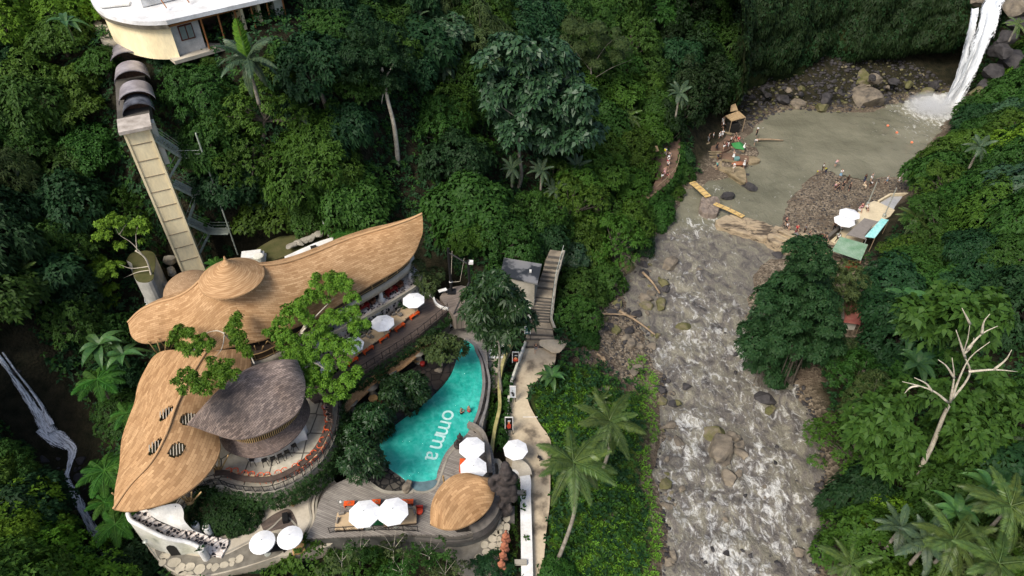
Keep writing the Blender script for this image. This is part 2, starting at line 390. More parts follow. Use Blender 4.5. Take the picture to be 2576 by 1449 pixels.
def ground(x, y):
 x = np.atleast_1d(np.asarray(x, float)).ravel(); y = np.atleast_1d(np.asarray(y, float)).ravel()
 z = rbf(np.clip(x, -130, 130), np.clip(y, 8, 225))
 z = np.clip(z, .3, 42)+fbm(x*.12, y*.12)*.8
 ins = inpoly(x, y, RIV); d = pdist(x, y, RIV)
 ext = (y < 26) & (x > P(1660, 1500)[0]-3) & (x < P(2040, 1500)[0]+3)
 land = np.minimum(z, .12+.14*d+.05*d**1.7+fbm(x*.5, y*.5)*.12)
 z = np.where(ins | ext, -.15-np.minimum(d, 5)*.22, land)
 # plateau cut under the terraces
 ic = inpoly(x, y, CPX); dc = pdist(x, y, CPX)
 z = np.where(ic, np.minimum(z, 5.0-smooth(0, 2, dc)*1.6), z)
 ip = inpoly(x, y, PATHP); dp = pdist(x, y, PATHP)
 z = np.where(ip, 3.0, np.where(dp < 4, z*smooth(0, 4, dp)+np.minimum(z, 3.2)*(1-smooth(0, 4, dp)), z))
 sd = pdist(x, y, [tuple(p)[:2] for p in STR3], closed=False)
 near = sd < 9
 if near.any():
  sz = np.full(x.shape, 0.); best = np.full(x.shape, 1e9)
  for i in range(1, len(STR3)):
   a, b = STR3[i-1], STR3[i]; L = (b.x-a.x)**2+(b.y-a.y)**2
   t = np.clip(((x-a.x)*(b.x-a.x)+(y-a.y)*(b.y-a.y))/L, 0, 1)
   dd = np.hypot(x-a.x-t*(b.x-a.x), y-a.y-t*(b.y-a.y)); k = dd < best
   best = np.where(k, dd, best); sz = np.where(k, a.z+t*(b.z-a.z), sz)
  f = 1-smooth(1.2, 8, sd); z = z*(1-f)+(sz-.35+sd*.18)*f
 return z
def G1(x, y): return float(ground([x], [y])[0])
_gx = np.arange(-125, 126, 1.0); _gy = np.arange(10, 222, 1.0)
_far = [-4000, -1500, -600, -250, -160]
gx = np.concatenate([_far, _gx, [160, 250, 600, 1500, 4000]]); gy = np.concatenate([[-900, -200, -40], _gy, [260, 400, 900, 3000, 6000]])
XX, YY = np.meshgrid(gx, gy); ZZ = ground(XX, YY).reshape(XX.shape)
_n0, _n1 = ZZ.shape
idx = np.arange(_n0*_n1).reshape(_n0, _n1)
F = np.stack([idx[:-1, :-1], idx[:-1, 1:], idx[1:, 1:], idx[1:, :-1]], -1).reshape(-1, 4)
me = np_mesh('ground', np.stack([XX, YY, ZZ], -1).reshape(-1, 3), F, True)
def ground_mat():
 m, t, b = nodes('ground'); b.inputs['Roughness'].default_value = .95; b.inputs['Specular IOR Level'].default_value = .1
 g = geo(t); a = N(t, 'ShaderNodeAttribute', attribute_name='gravel')
 soil = ramp(t, noise(t, .8, 6, g), [(.35, (.012, .013, .007)), (.65, (.03, .026, .015))])
 v = N(t, 'ShaderNodeTexVoronoi', feature='F1'); v.inputs['Scale'].default_value = 3.6; t.links.new(g, v.inputs['Vector'])
 sp = N(t, 'ShaderNodeSeparateColor'); t.links.new(v.outputs['Color'], sp.inputs[0])
 grav = ramp(t, sp.outputs[0], [(0, (.06, .048, .036)), (.5, (.14, .112, .08)), (1, (.30, .245, .18))])
 grav = mix(t, ramp(t, noise(t, .25, 5, g), [(.42, 0.0), (.6, .8)]), grav, (.095, .072, .052))
 soil = mix(t, N(t, 'ShaderNodeAttribute', attribute_name='turf').outputs['Fac'], soil, (.045, .085, .012)); col = mix(t, a.outputs['Fac'], soil, grav); t.links.new(col, b.inputs['Base Color'])
 bump(t, b, v.outputs['Distance'], .7, .15); return m
BAR_I = [(2055,428),(2110,420),(2200,438),(2300,450),(2310,500),(2210,520),(2100,620),(1960,600),(1975,500)]
BAR2_I = [(1520,650),(1640,640),(1700,800),(1680,930),(1640,1000),(1560,960),(1440,900),(1470,780)]
BAR3_I = [(1890,640),(2080,600),(2150,660),(2150,900),(2010,960),(1900,900),(1870,800)]
BAR4_I = [(1870,325),(1930,288),(1990,280),(1990,300),(1900,420),(1790,490),(1720,525),(1700,500),(1770,450)]
gr = np.zeros(XX.size)
for pl in (BAR_I, BAR2_I, BAR3_I, BAR4_I):
 w = zc_i(pl, .5); i = inpoly(XX.ravel(), YY.ravel(), w); d = pdist(XX.ravel(), YY.ravel(), w)
 gr = np.maximum(gr, np.where(i, 1, 1-smooth(0, 3, d)))
dr = pdist(XX.ravel(), YY.ravel(), RIV); gr = np.maximum(gr, (1-smooth(.8, 3, dr))*.8); gr = np.maximum(gr, inpoly(XX.ravel(), YY.ravel(), RIV))
lw_ = zc_i([(1400,950),(1640,880),(1680,1000),(1650,1150),(1690,1350),(1680,1520),(1380,1520),(1385,1250),(1340,1010)], 1.5); ga = inpoly(XX.ravel(), YY.ravel(), lw_)*(gr < .5); me.attributes.new('turf', 'FLOAT', 'POINT').data.foreach_set('value', ga.astype(np.float32))
at = me.attributes.new('gravel', 'FLOAT', 'POINT'); at.data.foreach_set('value', gr.astype(np.float32))
gm = mesh_obj('ground', me, ground_mat()); tag(gm, 'dark soil and gravel ground of the river gorge', 'ground', kind='structure')
_ZI = ZZ; _ix0 = len(_far); _iy0 = 3
def gz(x, y):
 """fast bilinear lookup"""
 x = np.clip(np.asarray(x, float), -124.9, 123.9)+125; y = np.clip(np.asarray(y, float), 10.1, 219.9)-10
 i = np.floor(y).astype(int); j = np.floor(x).astype(int); fy = y-i; fx = x-j; i = i+_iy0; j = j+_ix0
 return (_ZI[i, j]*(1-fx)+_ZI[i, j+1]*fx)*(1-fy)+(_ZI[i+1, j]*(1-fx)+_ZI[i+1, j+1]*fx)*fy
def G(u, v, off=0):
 """first ground point on the sight line"""
 x = (u-1288)/FPX; y = (724.5-v)/FPX; dy = cT+y*sT; dz = -sT+y*cT
 t = np.arange(25, 330, .25); X = x*t; Y = dy*t; Z = CAMZ+dz*t
 k = np.where(gz(X, Y)+off >= Z)[0]; k = k[0] if len(k) else len(t)-1
 return Vector((X[k], Y[k], Z[k]-off))
# ---------------- river ----------------
s_ = .45; wx = np.arange(5, 112, s_); wy = np.arange(14, 142, s_); WX, WY = np.meshgrid(wx, wy)
ins = inpoly(WX.ravel(), WY.ravel(), RIV); dd = pdist(WX.ravel(), WY.ravel(), RIV)
ok = (ins | (dd < 2.2) | (WY.ravel() < 27)).reshape(WX.shape)
def zone(lst):
 z = np.zeros(WX.size)
 for u, v, r, a in lst:
  p = P(u, v, 0); z = np.maximum(z, a*np.exp(-((WX.ravel()-p.x)**2+(WY.ravel()-p.y)**2)/(r*r)))
 return z
foam = zone([(2385,255,8,2.0),(2350,275,8,1.7),(2300,270,6,1.0),(2390,290,6,1.6),(2260,320,6,.45),(2320,330,6,.55),(2390,285,6,1),(1780,552,3,1),(1750,570,3.2,.9),(1720,590,3,.6),(1790,545,2.5,.9),(1850,500,4,.35),(1800,470,4,.45),(1790,500,3,.6),(1980,480,3,.45),
 (1720,680,5,.5),(1740,760,4,.7),(1760,780,4,.6),(1830,770,4,.6),(1780,830,4,.75),(1740,850,4,.8),(1700,900,5,.6),(1800,850,4,.7),(1850,870,5,.8),(1870,890,4,.8),(1900,960,4,.7),(1980,960,4,.7),(1760,940,5,.65),(1740,1080,3,1),(1745,1060,3,.9),(1730,1140,3,.9),
 (1920,1150,4,.75),(1960,1160,4,.7),(1890,1200,4,.9),(1930,1250,5,.9),(1960,1290,4,.8),(1860,1290,4,.8),(1830,1350,4,.9),(1820,1400,4,1),(1870,1430,3,1),(1740,1280,4,.8),(1760,1300,3,.7),(1900,1330,6,.6),(1990,1230,5,.6),(1800,1200,5,.5),(1880,1020,5,.6),(1930,1050,5,.6),(1700,1180,3,.5),(1980,1350,5,.6)])
rap = smooth(-.3, .5, (P(1800, 600)[1]+3-WY.ravel())/8)*.62
glint = zone([(2080,400,16,.5),(2250,410,14,.5),(1990,520,7,.7),(1930,480,6,.45),(2200,350,14,.3)])
amp = .05+.16*rap+.22*foam
wz = fbm(WX.ravel()*.55, WY.ravel()*.75, 4)*amp*2.2+.02
idx = np.full(WX.size, -1); kk = ok.ravel(); idx[kk] = np.arange(kk.sum()); ix = idx.reshape(WX.shape)
q = np.stack([ix[:-1, :-1], ix[:-1, 1:], ix[1:, 1:], ix[1:, :-1]], -1).reshape(-1, 4); q = q[(q >= 0).all(1)]
me = np_mesh('river', np.stack([WX.ravel(), WY.ravel(), wz], -1)[kk], q, True)
for nm, a in (('foam', foam), ('rapid', rap), ('glint', glint)):
 me.attributes.new(nm, 'FLOAT', 'POINT').data.foreach_set('value', a[kk].astype(np.float32))
def river_mat():
 m, t, b = nodes('river_water'); g = geo(t)
 fa = N(t, 'ShaderNodeAttribute', attribute_name='foam').outputs['Fac']; ra = N(t, 'ShaderNodeAttribute', attribute_name='rapid').outputs['Fac']
 gw = scaled(t, g, (1.25, .8, 1), .25)
 calm = ramp(t, noise(t, .12, 4, g), [(.35, (.125, .122, .085)), (.65, (.20, .19, .135))])
 rp = ramp(t, noise(t, .5, 8, gw, .68, 1.2), [(.3, (.05, .046, .044)), (.44, (.125, .112, .10)), (.58, (.20, .185, .14)), (.75, (.29, .27, .21))])
 col = mix(t, ramp(t, ra, [(.05, 0.0), (.5, 1.0)]), calm, rp)
 n1 = noise(t, 1.0, 10, gw, .74, .9)
 def thr(fac, k, o):
  a = N(t, 'ShaderNodeMath', operation='MULTIPLY_ADD'); t.links.new(fac, a.inputs[0]); a.inputs[1].default_value = k; a.inputs[2].default_value = o; return a.outputs[0]
 s = N(t, 'ShaderNodeMath', operation='ADD'); t.links.new(n1, s.inputs[0]); t.links.new(thr(fa, .155, 0), s.inputs[1])
 s2 = N(t, 'ShaderNodeMath', operation='ADD'); t.links.new(s.outputs[0], s2.inputs[0]); t.links.new(thr(ra, .06, 0), s2.inputs[1])
 f = ramp(t, s2.outputs[0], [(.64, 0.0), (.74, .5), (.9, 1.0)])
 # fine broken crests
 n3 = noise(t, 3.0, 6, gw, .7, 1.1)
 cr = N(t, 'ShaderNodeMath', operation='MULTIPLY'); t.links.new(ramp(t, n3, [(.59, 0.0), (.70, .6)]), cr.inputs[0]); t.links.new(ra, cr.inputs[1])
 col = mix(t, cr.outputs[0], col, (.5, .48, .42))
 dk = N(t, 'ShaderNodeMath', operation='MULTIPLY'); t.links.new(ramp(t, n3, [(.34, .8), (.43, 0.0)]), dk.inputs[0]); t.links.new(ra, dk.inputs[1])
 col = mix(t, dk.outputs[0], col, (.07, .065, .06))
 col = mix(t, f, col, (.78, .78, .75)); t.links.new(col, b.inputs['Base Color'])
 rr = mix(t, ra, ramp(t, f, [(0, .07), (1, .7)]), .5); t.links.new(rr, b.inputs['Roughness']); b.inputs['Specular IOR Level'].default_value = .35; b.inputs['IOR'].default_value = 1.33
 h = mix(t, .4, noise(t, .9, 5, gw, .6, .8), n3)
 bp = N(t, 'ShaderNodeBump'); bp.inputs['Distance'].default_value = .4
 st = N(t, 'ShaderNodeMath', operation='MULTIPLY_ADD'); t.links.new(ra, st.inputs[0]); st.inputs[1].default_value = .4; st.inputs[2].default_value = .75; t.links.new(st.outputs[0], bp.inputs['Strength'])
 t.links.new(h, bp.inputs['Height']); t.links.new(bp.outputs[0], b.inputs['Normal']); return m
RIVM = river_mat()
rv = mesh_obj('river', me, RIVM); tag(rv, 'muddy grey green river with white rapids below a calm plunge pool', 'river', kind='structure')
# ---------------- cliff ----------------
def cliff():
 base = catmull([P(1770, 290, .4), P(1850, 255, .4), P(1950, 232, .4), P(2080, 212, .4), P(2200, 203, .4), P(2320, 200, .4), P(2420, 208, .4), P(2470, 212, .4)], 120)
 prof = [(3.0, -.5), (4.5, 2), (5.0, 4), (1.5, 5.6), (-.4, 7.0), (-.9, 9), (-.5, 12), (0, 15), (.8, 18), (2.5, 21), (6, 24), (14, 26)]
 pr = catmull([Vector((a, 0, b)) for a, b in prof], 60); Gd = []
 for i, p in enumerate(base):
  a = base[max(i-1, 0)]; b = base[min(i+1, 119)]; d = (b-a).normalized(); nrm = Vector((-d.y, d.x, 0)); f = smooth(.35, .75, i/119.); row = []
  for j, q in enumerate(pr):
   cave = q.x if q.x < 0 or q.z > 15 else q.x*(.15+.85*float(f))
   cave += -1.2*(1-float(f))*(1-min(q.z/12, 1)) if q.z < 12 else 0
   s = i*.55; n = float(fbm([s*.16], [q.z*.16+3], 5)[0])*3.2+float(fbm([s*.7], [q.z*.7], 3)[0])*.7
   endt = -6*max(0, .12-i/119.)/.12+5*max(0, i/119.-.93)/.07
   row.append(p+nrm*(cave+n+endt)+Vector((0, 0, q.z)))
  Gd.append(row)
 return Gd
CLG = cliff(); mb = MB(); mb.grid(CLG)
def cliff_mat():
 m, t, b = nodes('cliff_rock'); b.inputs['Roughness'].default_value = .95; b.inputs['Specular IOR Level'].default_value = .1; g = geo(t)
 moss = ramp(t, noise(t, .35, 7, g, .65), [(.3, (.008, .013, .004)), (.5, (.015, .024, .007)), (.68, (.028, .034, .01))])
 rock = ramp(t, noise(t, .8, 7, scaled(t, g, (1, 1, 2.5))), [(.3, (.02, .016, .012)), (.7, (.10, .075, .05))])
 f = ramp(t, noise(t, .14, 5, scaled(t, g, (1, 1, .45)), .6), [(.56, 0.0), (.68, .85)])
 col = mix(t, f, moss, rock); t.links.new(col, b.inputs['Base Color']); bump(t, b, noise(t, 2.5, 6, g), .9, .35); return m
CLIFFM = cliff_mat()
cl = mb.build('cliff', CLIFFM, sm=True); tag(cl, 'tall mossy overhanging rock cliff behind the plunge pool', 'cliff', kind='structure')
# ---------------- foliage generators ----------------
def basis(n):
 n = n/np.maximum(np.linalg.norm(n, axis=1, keepdims=True), 1e-6)
 a = np.where(np.abs(n[:, 2:3]) < .9, np.array([[0, 0, 1.]]), np.array([[1., 0, 0]]))
 t1 = np.cross(a, n); t1 /= np.maximum(np.linalg.norm(t1, axis=1, keepdims=True), 1e-6); return n, t1, np.cross(n, t1)
def rosettes(C, Nn, k, L, Wd, rs, lift=.35, droop=.25, jit=.3):
 """k pointed leaves round each centre; returns verts (n*k*4,3)"""
 n = len(C); Nn, t1, t2 = basis(Nn)
 ph = rs.rand(n, 1)*6.28+np.arange(k)[None]*2*math.pi/k+rs.randn(n, k)*jit
 ca = np.cos(ph)[..., None]; sa = np.sin(ph)[..., None]
 lf = (lift+rs.randn(n, k)*.25)[..., None]
 d = t1[:, None]*ca+t2[:, None]*sa+Nn[:, None]*lf; d /= np.linalg.norm(d, axis=2, keepdims=True)
 ll = (L*(.7+.6*rs.rand(n, k)))[..., None]
 side = np.cross(d, Nn[:, None]+rs.randn(n, k, 3)*.25); side /= np.maximum(np.linalg.norm(side, axis=2, keepdims=True), 1e-6)
 w = Wd*ll/L*.5
 b = C[:, None]+rs.randn(n, k, 3)*L*.12; tip = b+d*ll; tip[..., 2] -= droop*ll[..., 0]
 mid = b+d*ll*.5; mid[..., 2] += .04*ll[..., 0]
 return np.stack([b, mid-side*w, tip, mid+side*w], 2).reshape(-1, 3)
def quads(V): return np.arange(len(V)).reshape(-1, 4)
def lobe_points(lobes, dens, rs, zmin=-.35, rough_=.16):
 Cs, Ns = [], []
 for c, r, sq in lobes:
  n = int(dens*4*math.pi*r*r*.65)
  d = rs.randn(n*2, 3); d /= np.linalg.norm(d, axis=1, keepdims=True); d = d[d[:, 2] > zmin][:n]
  bump_ = 1+rough_*np.sin(d[:, 0]*5+c[0]*3)*np.cos(d[:, 1]*6+c[1]*2)+rs.randn(len(d))*.06
  p = np.array(c)+d*r*bump_[:, None]*np.array([1, 1, sq]); Cs.append(p); Ns.append(d+np.array([0, 0, .45]))
 return np.concatenate(Cs), np.concatenate(Ns)
def cull_inside(C, Nn, lobes, f=.8):
 keep = np.ones(len(C), bool)
 for c, r, sq in lobes:
  q = (C-np.array(c))/np.array([1, 1, sq]); keep &= ~(np.linalg.norm(q, axis=1) < r*f)
 return C[keep], Nn[keep]
def crown(seed, Rr=4, H=3.2, nl=16, dens=6, k=6, L=.42, Wd=.2, droop=.25, lr=(.28, .48), sq=.8, lift=.3, zmin=-.35):
 rs = np.random.RandomState(seed); lobes = []
 for i in range(nl):
  a = i*2.4+rs.rand()*.8; q = math.sqrt((i+.3)/nl); rr = Rr*.74*q
  z = H*(1-q*q*.95)*.72+rs.randn()*.1*H
  lobes.append(((rr*math.cos(a), rr*math.sin(a), z), Rr*(lr[0]+(lr[1]-lr[0])*rs.rand()), sq))
 C, Nn = lobe_points(lobes, dens, rs, zmin); C, Nn = cull_inside(C, Nn, lobes)
 return rosettes(C, Nn, k, L, Wd, rs, lift, droop), lobes
BARK = mat('bark', (.13, .11, .085), (.06, .05, .04), scale=3, bmp=.5, bd=.06)
PALE = mat('pale_bark', (.60, .54, .43), (.36, .31, .23), scale=2.5, bmp=.4, bd=.05, lo=.4, hi=.72)
GREYB = mat('grey_bark', (.30, .27, .22), (.15, .13, .10), scale=2.5, bmp=.4, bd=.05)
LM = dict(
 a=leafmat('leaf_mid', (0.0233, 0.0662, 0.0120)), b=leafmat('leaf_yellow', (0.0327, 0.0806, 0.0111)), c=leafmat('leaf_dark', (0.0117, 0.0396, 0.0146)),
 d=leafmat('leaf_blue', (0.0235, 0.0594, 0.0292), spec=.3, rough=.45), e=leafmat('leaf_bright', (0.0740, 0.1700, 0.0151)), f=leafmat('leaf_olive', (0.0437, 0.0720, 0.0257)),
 g=leafmat('leaf_frangipani', (0.0128, 0.0396, 0.0120), spec=.3, rough=.42), h=leafmat('leaf_hedge', (0.0128, 0.0396, 0.0103)), i=leafmat('leaf_acacia', (.075, .165, .018)), p=leafmat('palm_leaf', (0.0588, 0.1068, 0.0305), spec=.3, rough=.45), q=leafmat('palm_grey', (0.0484, 0.0855, 0.0508), spec=.3, rough=.45), t=leafmat('fern_leaf', (0.0312, 0.1026, 0.0162)), n=leafmat('banana_leaf', (0.0381, 0.1026, 0.0305), spec=.3, rough=.45), v=leafmat('vine_leaf', (0.0104, 0.0258, 0.0082)), w=leafmat('grass_blade', (0.0827, 0.2000, 0.0216)), x=leafmat('dry_leaf', (0.1384, 0.0855, 0.0406)))
PROTO = {}
def crown_mesh(key, mk, trunk_h=3.5, tr=.22, tm=None, fr=False, **kw):
 V, lobes = crown(**kw); me = np_mesh('crown', V, quads(V)); me.materials.append(LM[mk]);
 mb = MB(); rs = random.Random(kw['seed'])
 mb.tube([(0, 0, -trunk_h-2), (.1, .05, -trunk_h*.4), (0, 0, .2), (.1, 0, kw.get('H', 3)*.5)], [tr*1.2, tr, tr*.8, tr*.4], 7)
 for c, r, s in lobes[::2]:
  mb.tube([(0, 0, -.3), (c[0]*.5, c[1]*.5, c[2]*.35), c], [tr*.5, tr*.35, tr*.12], 5, cap=False)
 tm_ = bpy.data.meshes.new('trunk'); tm_.from_pydata(mb.v, [], mb.f); smooth_mesh(tm_); tm_.materials.append(tm or BARK); PROTO[key] = (me, tm_, kw.get('Rr', 4), kw.get('H', 3.2))
def put_tree(key, p, label, group=None, s=1.0, rz=0, name='tree', cat='tree', sz=None, drop=0):
 """p = middle of the crown's underside"""
 me, tm_, r_, h_ = PROTO[key]
 t = empty(name, p, label, cat, group, rz); t.scale = (s, s, sz or s)
 a = bpy.data.objects.new('crown', me); COL.objects.link(a); a.parent = t
 b = bpy.data.objects.new('trunk', tm_); COL.objects.link(b); b.parent = t
 return t
crown_mesh('a1', 'a', seed=1, nl=18, dens=6.5); crown_mesh('a2', 'a', seed=2, nl=14, H=2.8, dens=6, k=5, L=.5, Wd=.26)
crown_mesh('b1', 'b', seed=3, nl=18, dens=7, L=.36, Wd=.17); crown_mesh('c1', 'c', seed=4, nl=16, H=3.4); crown_mesh('c2', 'c', seed=5, nl=20, H=4.2, dens=7, L=.36, Wd=.2, lr=(.22, .4))
crown_mesh('d1', 'd', seed=6, nl=14, H=3, k=5, L=.52, Wd=.34, droop=.35, dens=5); crown_mesh('e1', 'e', seed=7, nl=16, H=3, dens=7, L=.3, Wd=.15); crown_mesh('f1', 'f', seed=8, nl=22, H=5, dens=7, k=7, L=.4, Wd=.09, lr=(.18, .34), droop=.5)
crown_mesh('g1', 'a', seed=21, nl=30, H=4.2, Rr=4.6, dens=9, L=.24, Wd=.11, k=7, lr=(.13, .26), zmin=-.1); crown_mesh('g2', 'c', seed=22, nl=9, H=3.2, Rr=3.8, dens=4, L=.62, Wd=.3, k=6, lr=(.35, .55), droop=.45); crown_mesh('g3', 'b', seed=23, nl=34, H=3, Rr=5, dens=10, L=.2, Wd=.1, k=7, lr=(.1, .22), zmin=0)
crown_mesh('v1', 'v', seed=9, nl=14, H=6, Rr=3.2, dens=6, L=.38, Wd=.2, lr=(.25, .4), sq=1.5)
crown_mesh('a3', 'a', seed=10, nl=26, H=3.6, Rr=4.6, dens=7.5, L=.3, Wd=.15, lr=(.2, .34)); crown_mesh('b2', 'b', seed=12, nl=12, H=2.6, Rr=3, dens=8, L=.34, Wd=.2, lr=(.3, .5))
# picture regions kept free of scattered crowns (buildings, water, paths, single trees)
CLEAR = [RIVER_I, BAR_I, [(1420,640),(1560,640),(1700,600),(1700,980),(1640,1000),(1470,950),(1460,780)],
 [(300,90),(395,90),(400,290),(600,600),(640,660),(520,720),(430,720),(285,290)], [(220,-50),(760,-50),(740,60),(600,110),(440,130),(300,110)],
 [(310,620),(480,700),(640,560),(700,580),(880,545),(1080,520),(1190,640),(1250,630),(1370,640),(1420,610),(1430,700),(1410,860),(1420,900),(1400,960),(1340,1000),(1390,1120),(1395,1300),(1380,1500),(380,1500),(320,1400),(280,1290),(300,1080),(400,880),(310,840),(330,760)],
 [(1735,330),(1800,240),(1900,250),(1900,300),(1920,420),(1700,520),(1740,350)], [(1960,600),(1960,500),(2290,470),(2345,470),(2300,540),(2225,620),(2160,680),(2080,640)],
 [(2380,0),(2576,0),(2576,110),(2500,130),(2440,260),(2350,300),(1850,310),(1860,200),(2100,0)], [(-60,760),(70,800),(170,950),(240,1060),(255,1200),(290,1340),(250,1420),(150,1360),(90,1200),(20,1130),(-60,1040)],
 [(1640,440),(1660,380),(1700,370),(1720,400),(1690,470),(1640,480)], [(2100,730),(2190,730),(2190,820),(2100,820)],
 [(1860,230),(2420,0),(2420,200),(1860,300)]]
BANK_LOW_I = [(1400,950),(1640,880),(1680,1000),(1650,1150),(1690,1350),(1680,1520),(1380,1520),(1385,1250),(1340,1010)]
CLEAR += [BANK_LOW_I, [(930,200),(1010,200),(1045,330),(1045,430),(960,440),(930,330)], [(1275,280),(1340,280),(1345,485),(1270,485)], [(2330,1230),(2270,1240),(2340,1100),(2370,1010),(2270,960),(2310,930),(2390,980),(2420,900),(2400,800),(2460,770),(2576,800),(2576,960),(2450,960),(2400,1030)], [(230,540),(380,540),(400,760),(230,700)], [(1860,250),(1880,120),(2430,120),(2430,260)]]
rs = np.random.RandomState(42)
_Zc = ZZ[_iy0:_iy0+len(_gy), _ix0:_ix0+len(_gx)]
_ar = np.sqrt(1+(_Zc[1:, :-1]-_Zc[:-1, :-1])**2+(_Zc[:-1, 1:]-_Zc[:-1, :-1])**2)
_ar = _ar*((_gy[:-1, None] < 150)*(_gx[None, :-1] > -95)*(_gx[None, :-1] < 112)); _cum = np.cumsum(_ar.ravel()); _cum = _cum/_cum[-1]
def samp(n, r2):
 k = np.searchsorted(_cum, r2.rand(n)); i, j = np.unravel_index(k, _ar.shape)
 return _gx[j]+r2.rand(n), _gy[i]+r2.rand(n)
def clear_at(u, v, shrink=0):
 for pl in CLEAR:
  if inpoly([u], [v], pl)[0]: return False
 return True
placed = []
def region_of(u, v, p):
 if u > 1700:
  if v < 330: return 'far right above the plunge pool' if u > 2300 else 'cliff'
  return 'right bank below the cafe' if v > 640 else 'right bank by the cafe'
 if u < 300 and v > 800: return 'gully'
 if u < 430: return 'left'
 if v < 330 and u > 1650: return 'cliff'
 return 'mid' if u < 1200 else 'centre'
PLACE = {'left': ('on the steep slope left of the concrete tower', 'trees on the slope left of the tower'),
 'mid': ('on the slope above the long bamboo roof', 'trees on the slope above the long roof'),
 'centre': ('on the jungle slope above the river path', 'trees on the slope above the river path'),
 'cliff': ('on the steep wall left of the plunge pool', 'trees on the wall left of the plunge pool'),
 'gully': ('beside the small cascade at the left edge', 'trees beside the small cascade'),
 'far right above the plunge pool': ('on the bank beside the big waterfall', 'trees beside the big waterfall'),
 'right bank by the cafe': ('on the bank behind the riverside cafe terrace', 'trees behind the riverside cafe'),
 'right bank below the cafe': ('massed on the right hand river bank', 'trees on the right river bank')}
KIND = dict(a1='mid green rounded', a2='mid green broad leaved', a3='fine leaved mid green', b1='yellow green rounded', b2='small yellow green', c1='dark green rounded', c2='tall dark green', d1='blue green large leaved', e1='bright lime green', v1='creeper draped tall', f1='olive feathery', g1='ragged fine leaved', g2='dark drooping broad leaved', g3='flat topped yellow green')
def tone(u, v, x, y):
 n = float(fbm([x*.05+4], [y*.05], 3)[0])+rs.randn()*.22
 if u < 700 and v < 260 or (u > 2250 and v < 700): n += .3
 if u > 1650 and v < 330: n -= .25
 return n
cands = []
cands = np.stack(samp(22000, rs), 1); cz = gz(cands[:, 0], cands[:, 1])
ntree = 0
for (x, y), z in zip(cands, cz):
 if z < .7: continue
 s = .75+rs.rand()*.6; far = y > 112
 if far: s *= 1.15
 Rr = 4*s; top = Vector((x, y, z+2+3.2*s)); u, v = proj(top)
 if u < -60 or u > 2640 or v < -90 or v > 1520: continue
 if v > 1120 and u < 1300 and u > 260: continue
 sp = 1.02*Rr if v > 500 else 1.08*Rr
 if any((x-a)**2+(y-b)**2+(z-d)**2*.8 < (sp*.5+c*.5)**2*.72 for a, b, c, d in placed): continue
 f = FPX/(y*cT+(CAMZ-z)*sT); ok_ = True; rr = Rr*f*.72
 pts = [proj((x, y, z+2))]+[(u+rr*math.cos(k*.785), v+rr*.75*math.sin(k*.785)) for k in range(8)]+[(u, v)]
 for q in pts:
  if not clear_at(*q): ok_ = False; break
 if not ok_: continue
 placed.append((x, y, sp, z)); reg = region_of(u, v, None)
 n = tone(u, v, x, y)
 if reg == 'cliff': key = ['v1', 'c2', 'v1', 'a1'][rs.randint(4)]
 elif n > .38: key = ['b1', 'b2', 'e1' if u > 2200 or u < 250 else 'g3'][rs.randint(3)]
 elif n > .0: key = ['a1', 'g1', 'a2', 'b1', 'a3', 'g3'][rs.randint(6)]
 elif n > -.3: key = ['g2', 'c1', 'a3', 'c2', 'g1', 'd1', 'f1'][rs.randint(7)]
 else: key = ['c1', 'c2', 'g2', 'g1'][rs.randint(4)]
 szw = 'small ' if s < .92 else ('large ' if s > 1.2 else '')
 put_tree(key, (x, y, z+1.3*s), szw*('small' not in KIND[key])+KIND[key]+' tree '+PLACE[reg][0], PLACE[reg][1], s, rs.rand()*6.28, sz=s*(.85+rs.rand()*.6)); ntree += 1; o_ = COL.objects[-1].parent; o_.rotation_euler.x = rs.randn()*.13; o_.rotation_euler.y = rs.randn()*.13; o_.scale.x *= .85+rs.rand()*.4
print('scattered trees', ntree)
# ---------------- undergrowth (nobody could count it) ----------------
def carpet(name, n, xr, yr, mk, label, L, Wd, k, test, off=(.1, 1.1), seed=0, lift=.5, droop=.2, clump=.25):
 r2 = np.random.RandomState(seed); X, Y = samp(n, r2); keep = test(X, Y); X = X[keep]; Y = Y[keep]; Z = gz(X, Y)
 h = off[0]+(off[1]-off[0])*np.clip(.5+fbm(X*clump, Y*clump, 3)+r2.randn(len(X))*.12, 0, 1.3)
 e = .6; nx = gz(X-e, Y)-gz(X+e, Y); ny = gz(X, Y-e)-gz(X, Y+e); Nn = np.stack([nx, ny, np.full(len(X), 2*e*1.3)], 1); Nn += r2.randn(*Nn.shape)*.35
 V = rosettes(np.stack([X, Y, Z+h], 1), Nn, k, L, Wd, r2, lift, droop); me = np_mesh(name, V, quads(V)); me.materials.append(LM[mk])
 o = mesh_obj(name, me, None); return tag(o, label, 'undergrowth', kind='stuff')
def scr(X, Y, polys, z=None):
 Z = gz(X, Y) if z is None else z; f = Y*cT+(CAMZ-Z)*sT; U = 1288+FPX*X/f; V = 724.5-FPX*(Y*sT-(CAMZ-Z)*cT)/f
 k = np.zeros(len(X), bool)
 for p in polys: k |= inpoly(U, V, p)
 return k, U, V
gravw = [zc_i(p, .5) for p in (BAR_I, BAR2_I, BAR3_I, BAR4_I, [(2080,600),(2200,490),(2320,478),(2300,540),(2240,600),(2190,670),(2100,640)], [(1735,350),(1790,320),(1830,270),(1885,285),(1890,400),(1840,455),(1740,430)])]
STAIRW = zc_i([(1320,870),(1330,800),(1345,700),(1375,630),(1420,630),(1420,700),(1400,780),(1395,870)], 5)
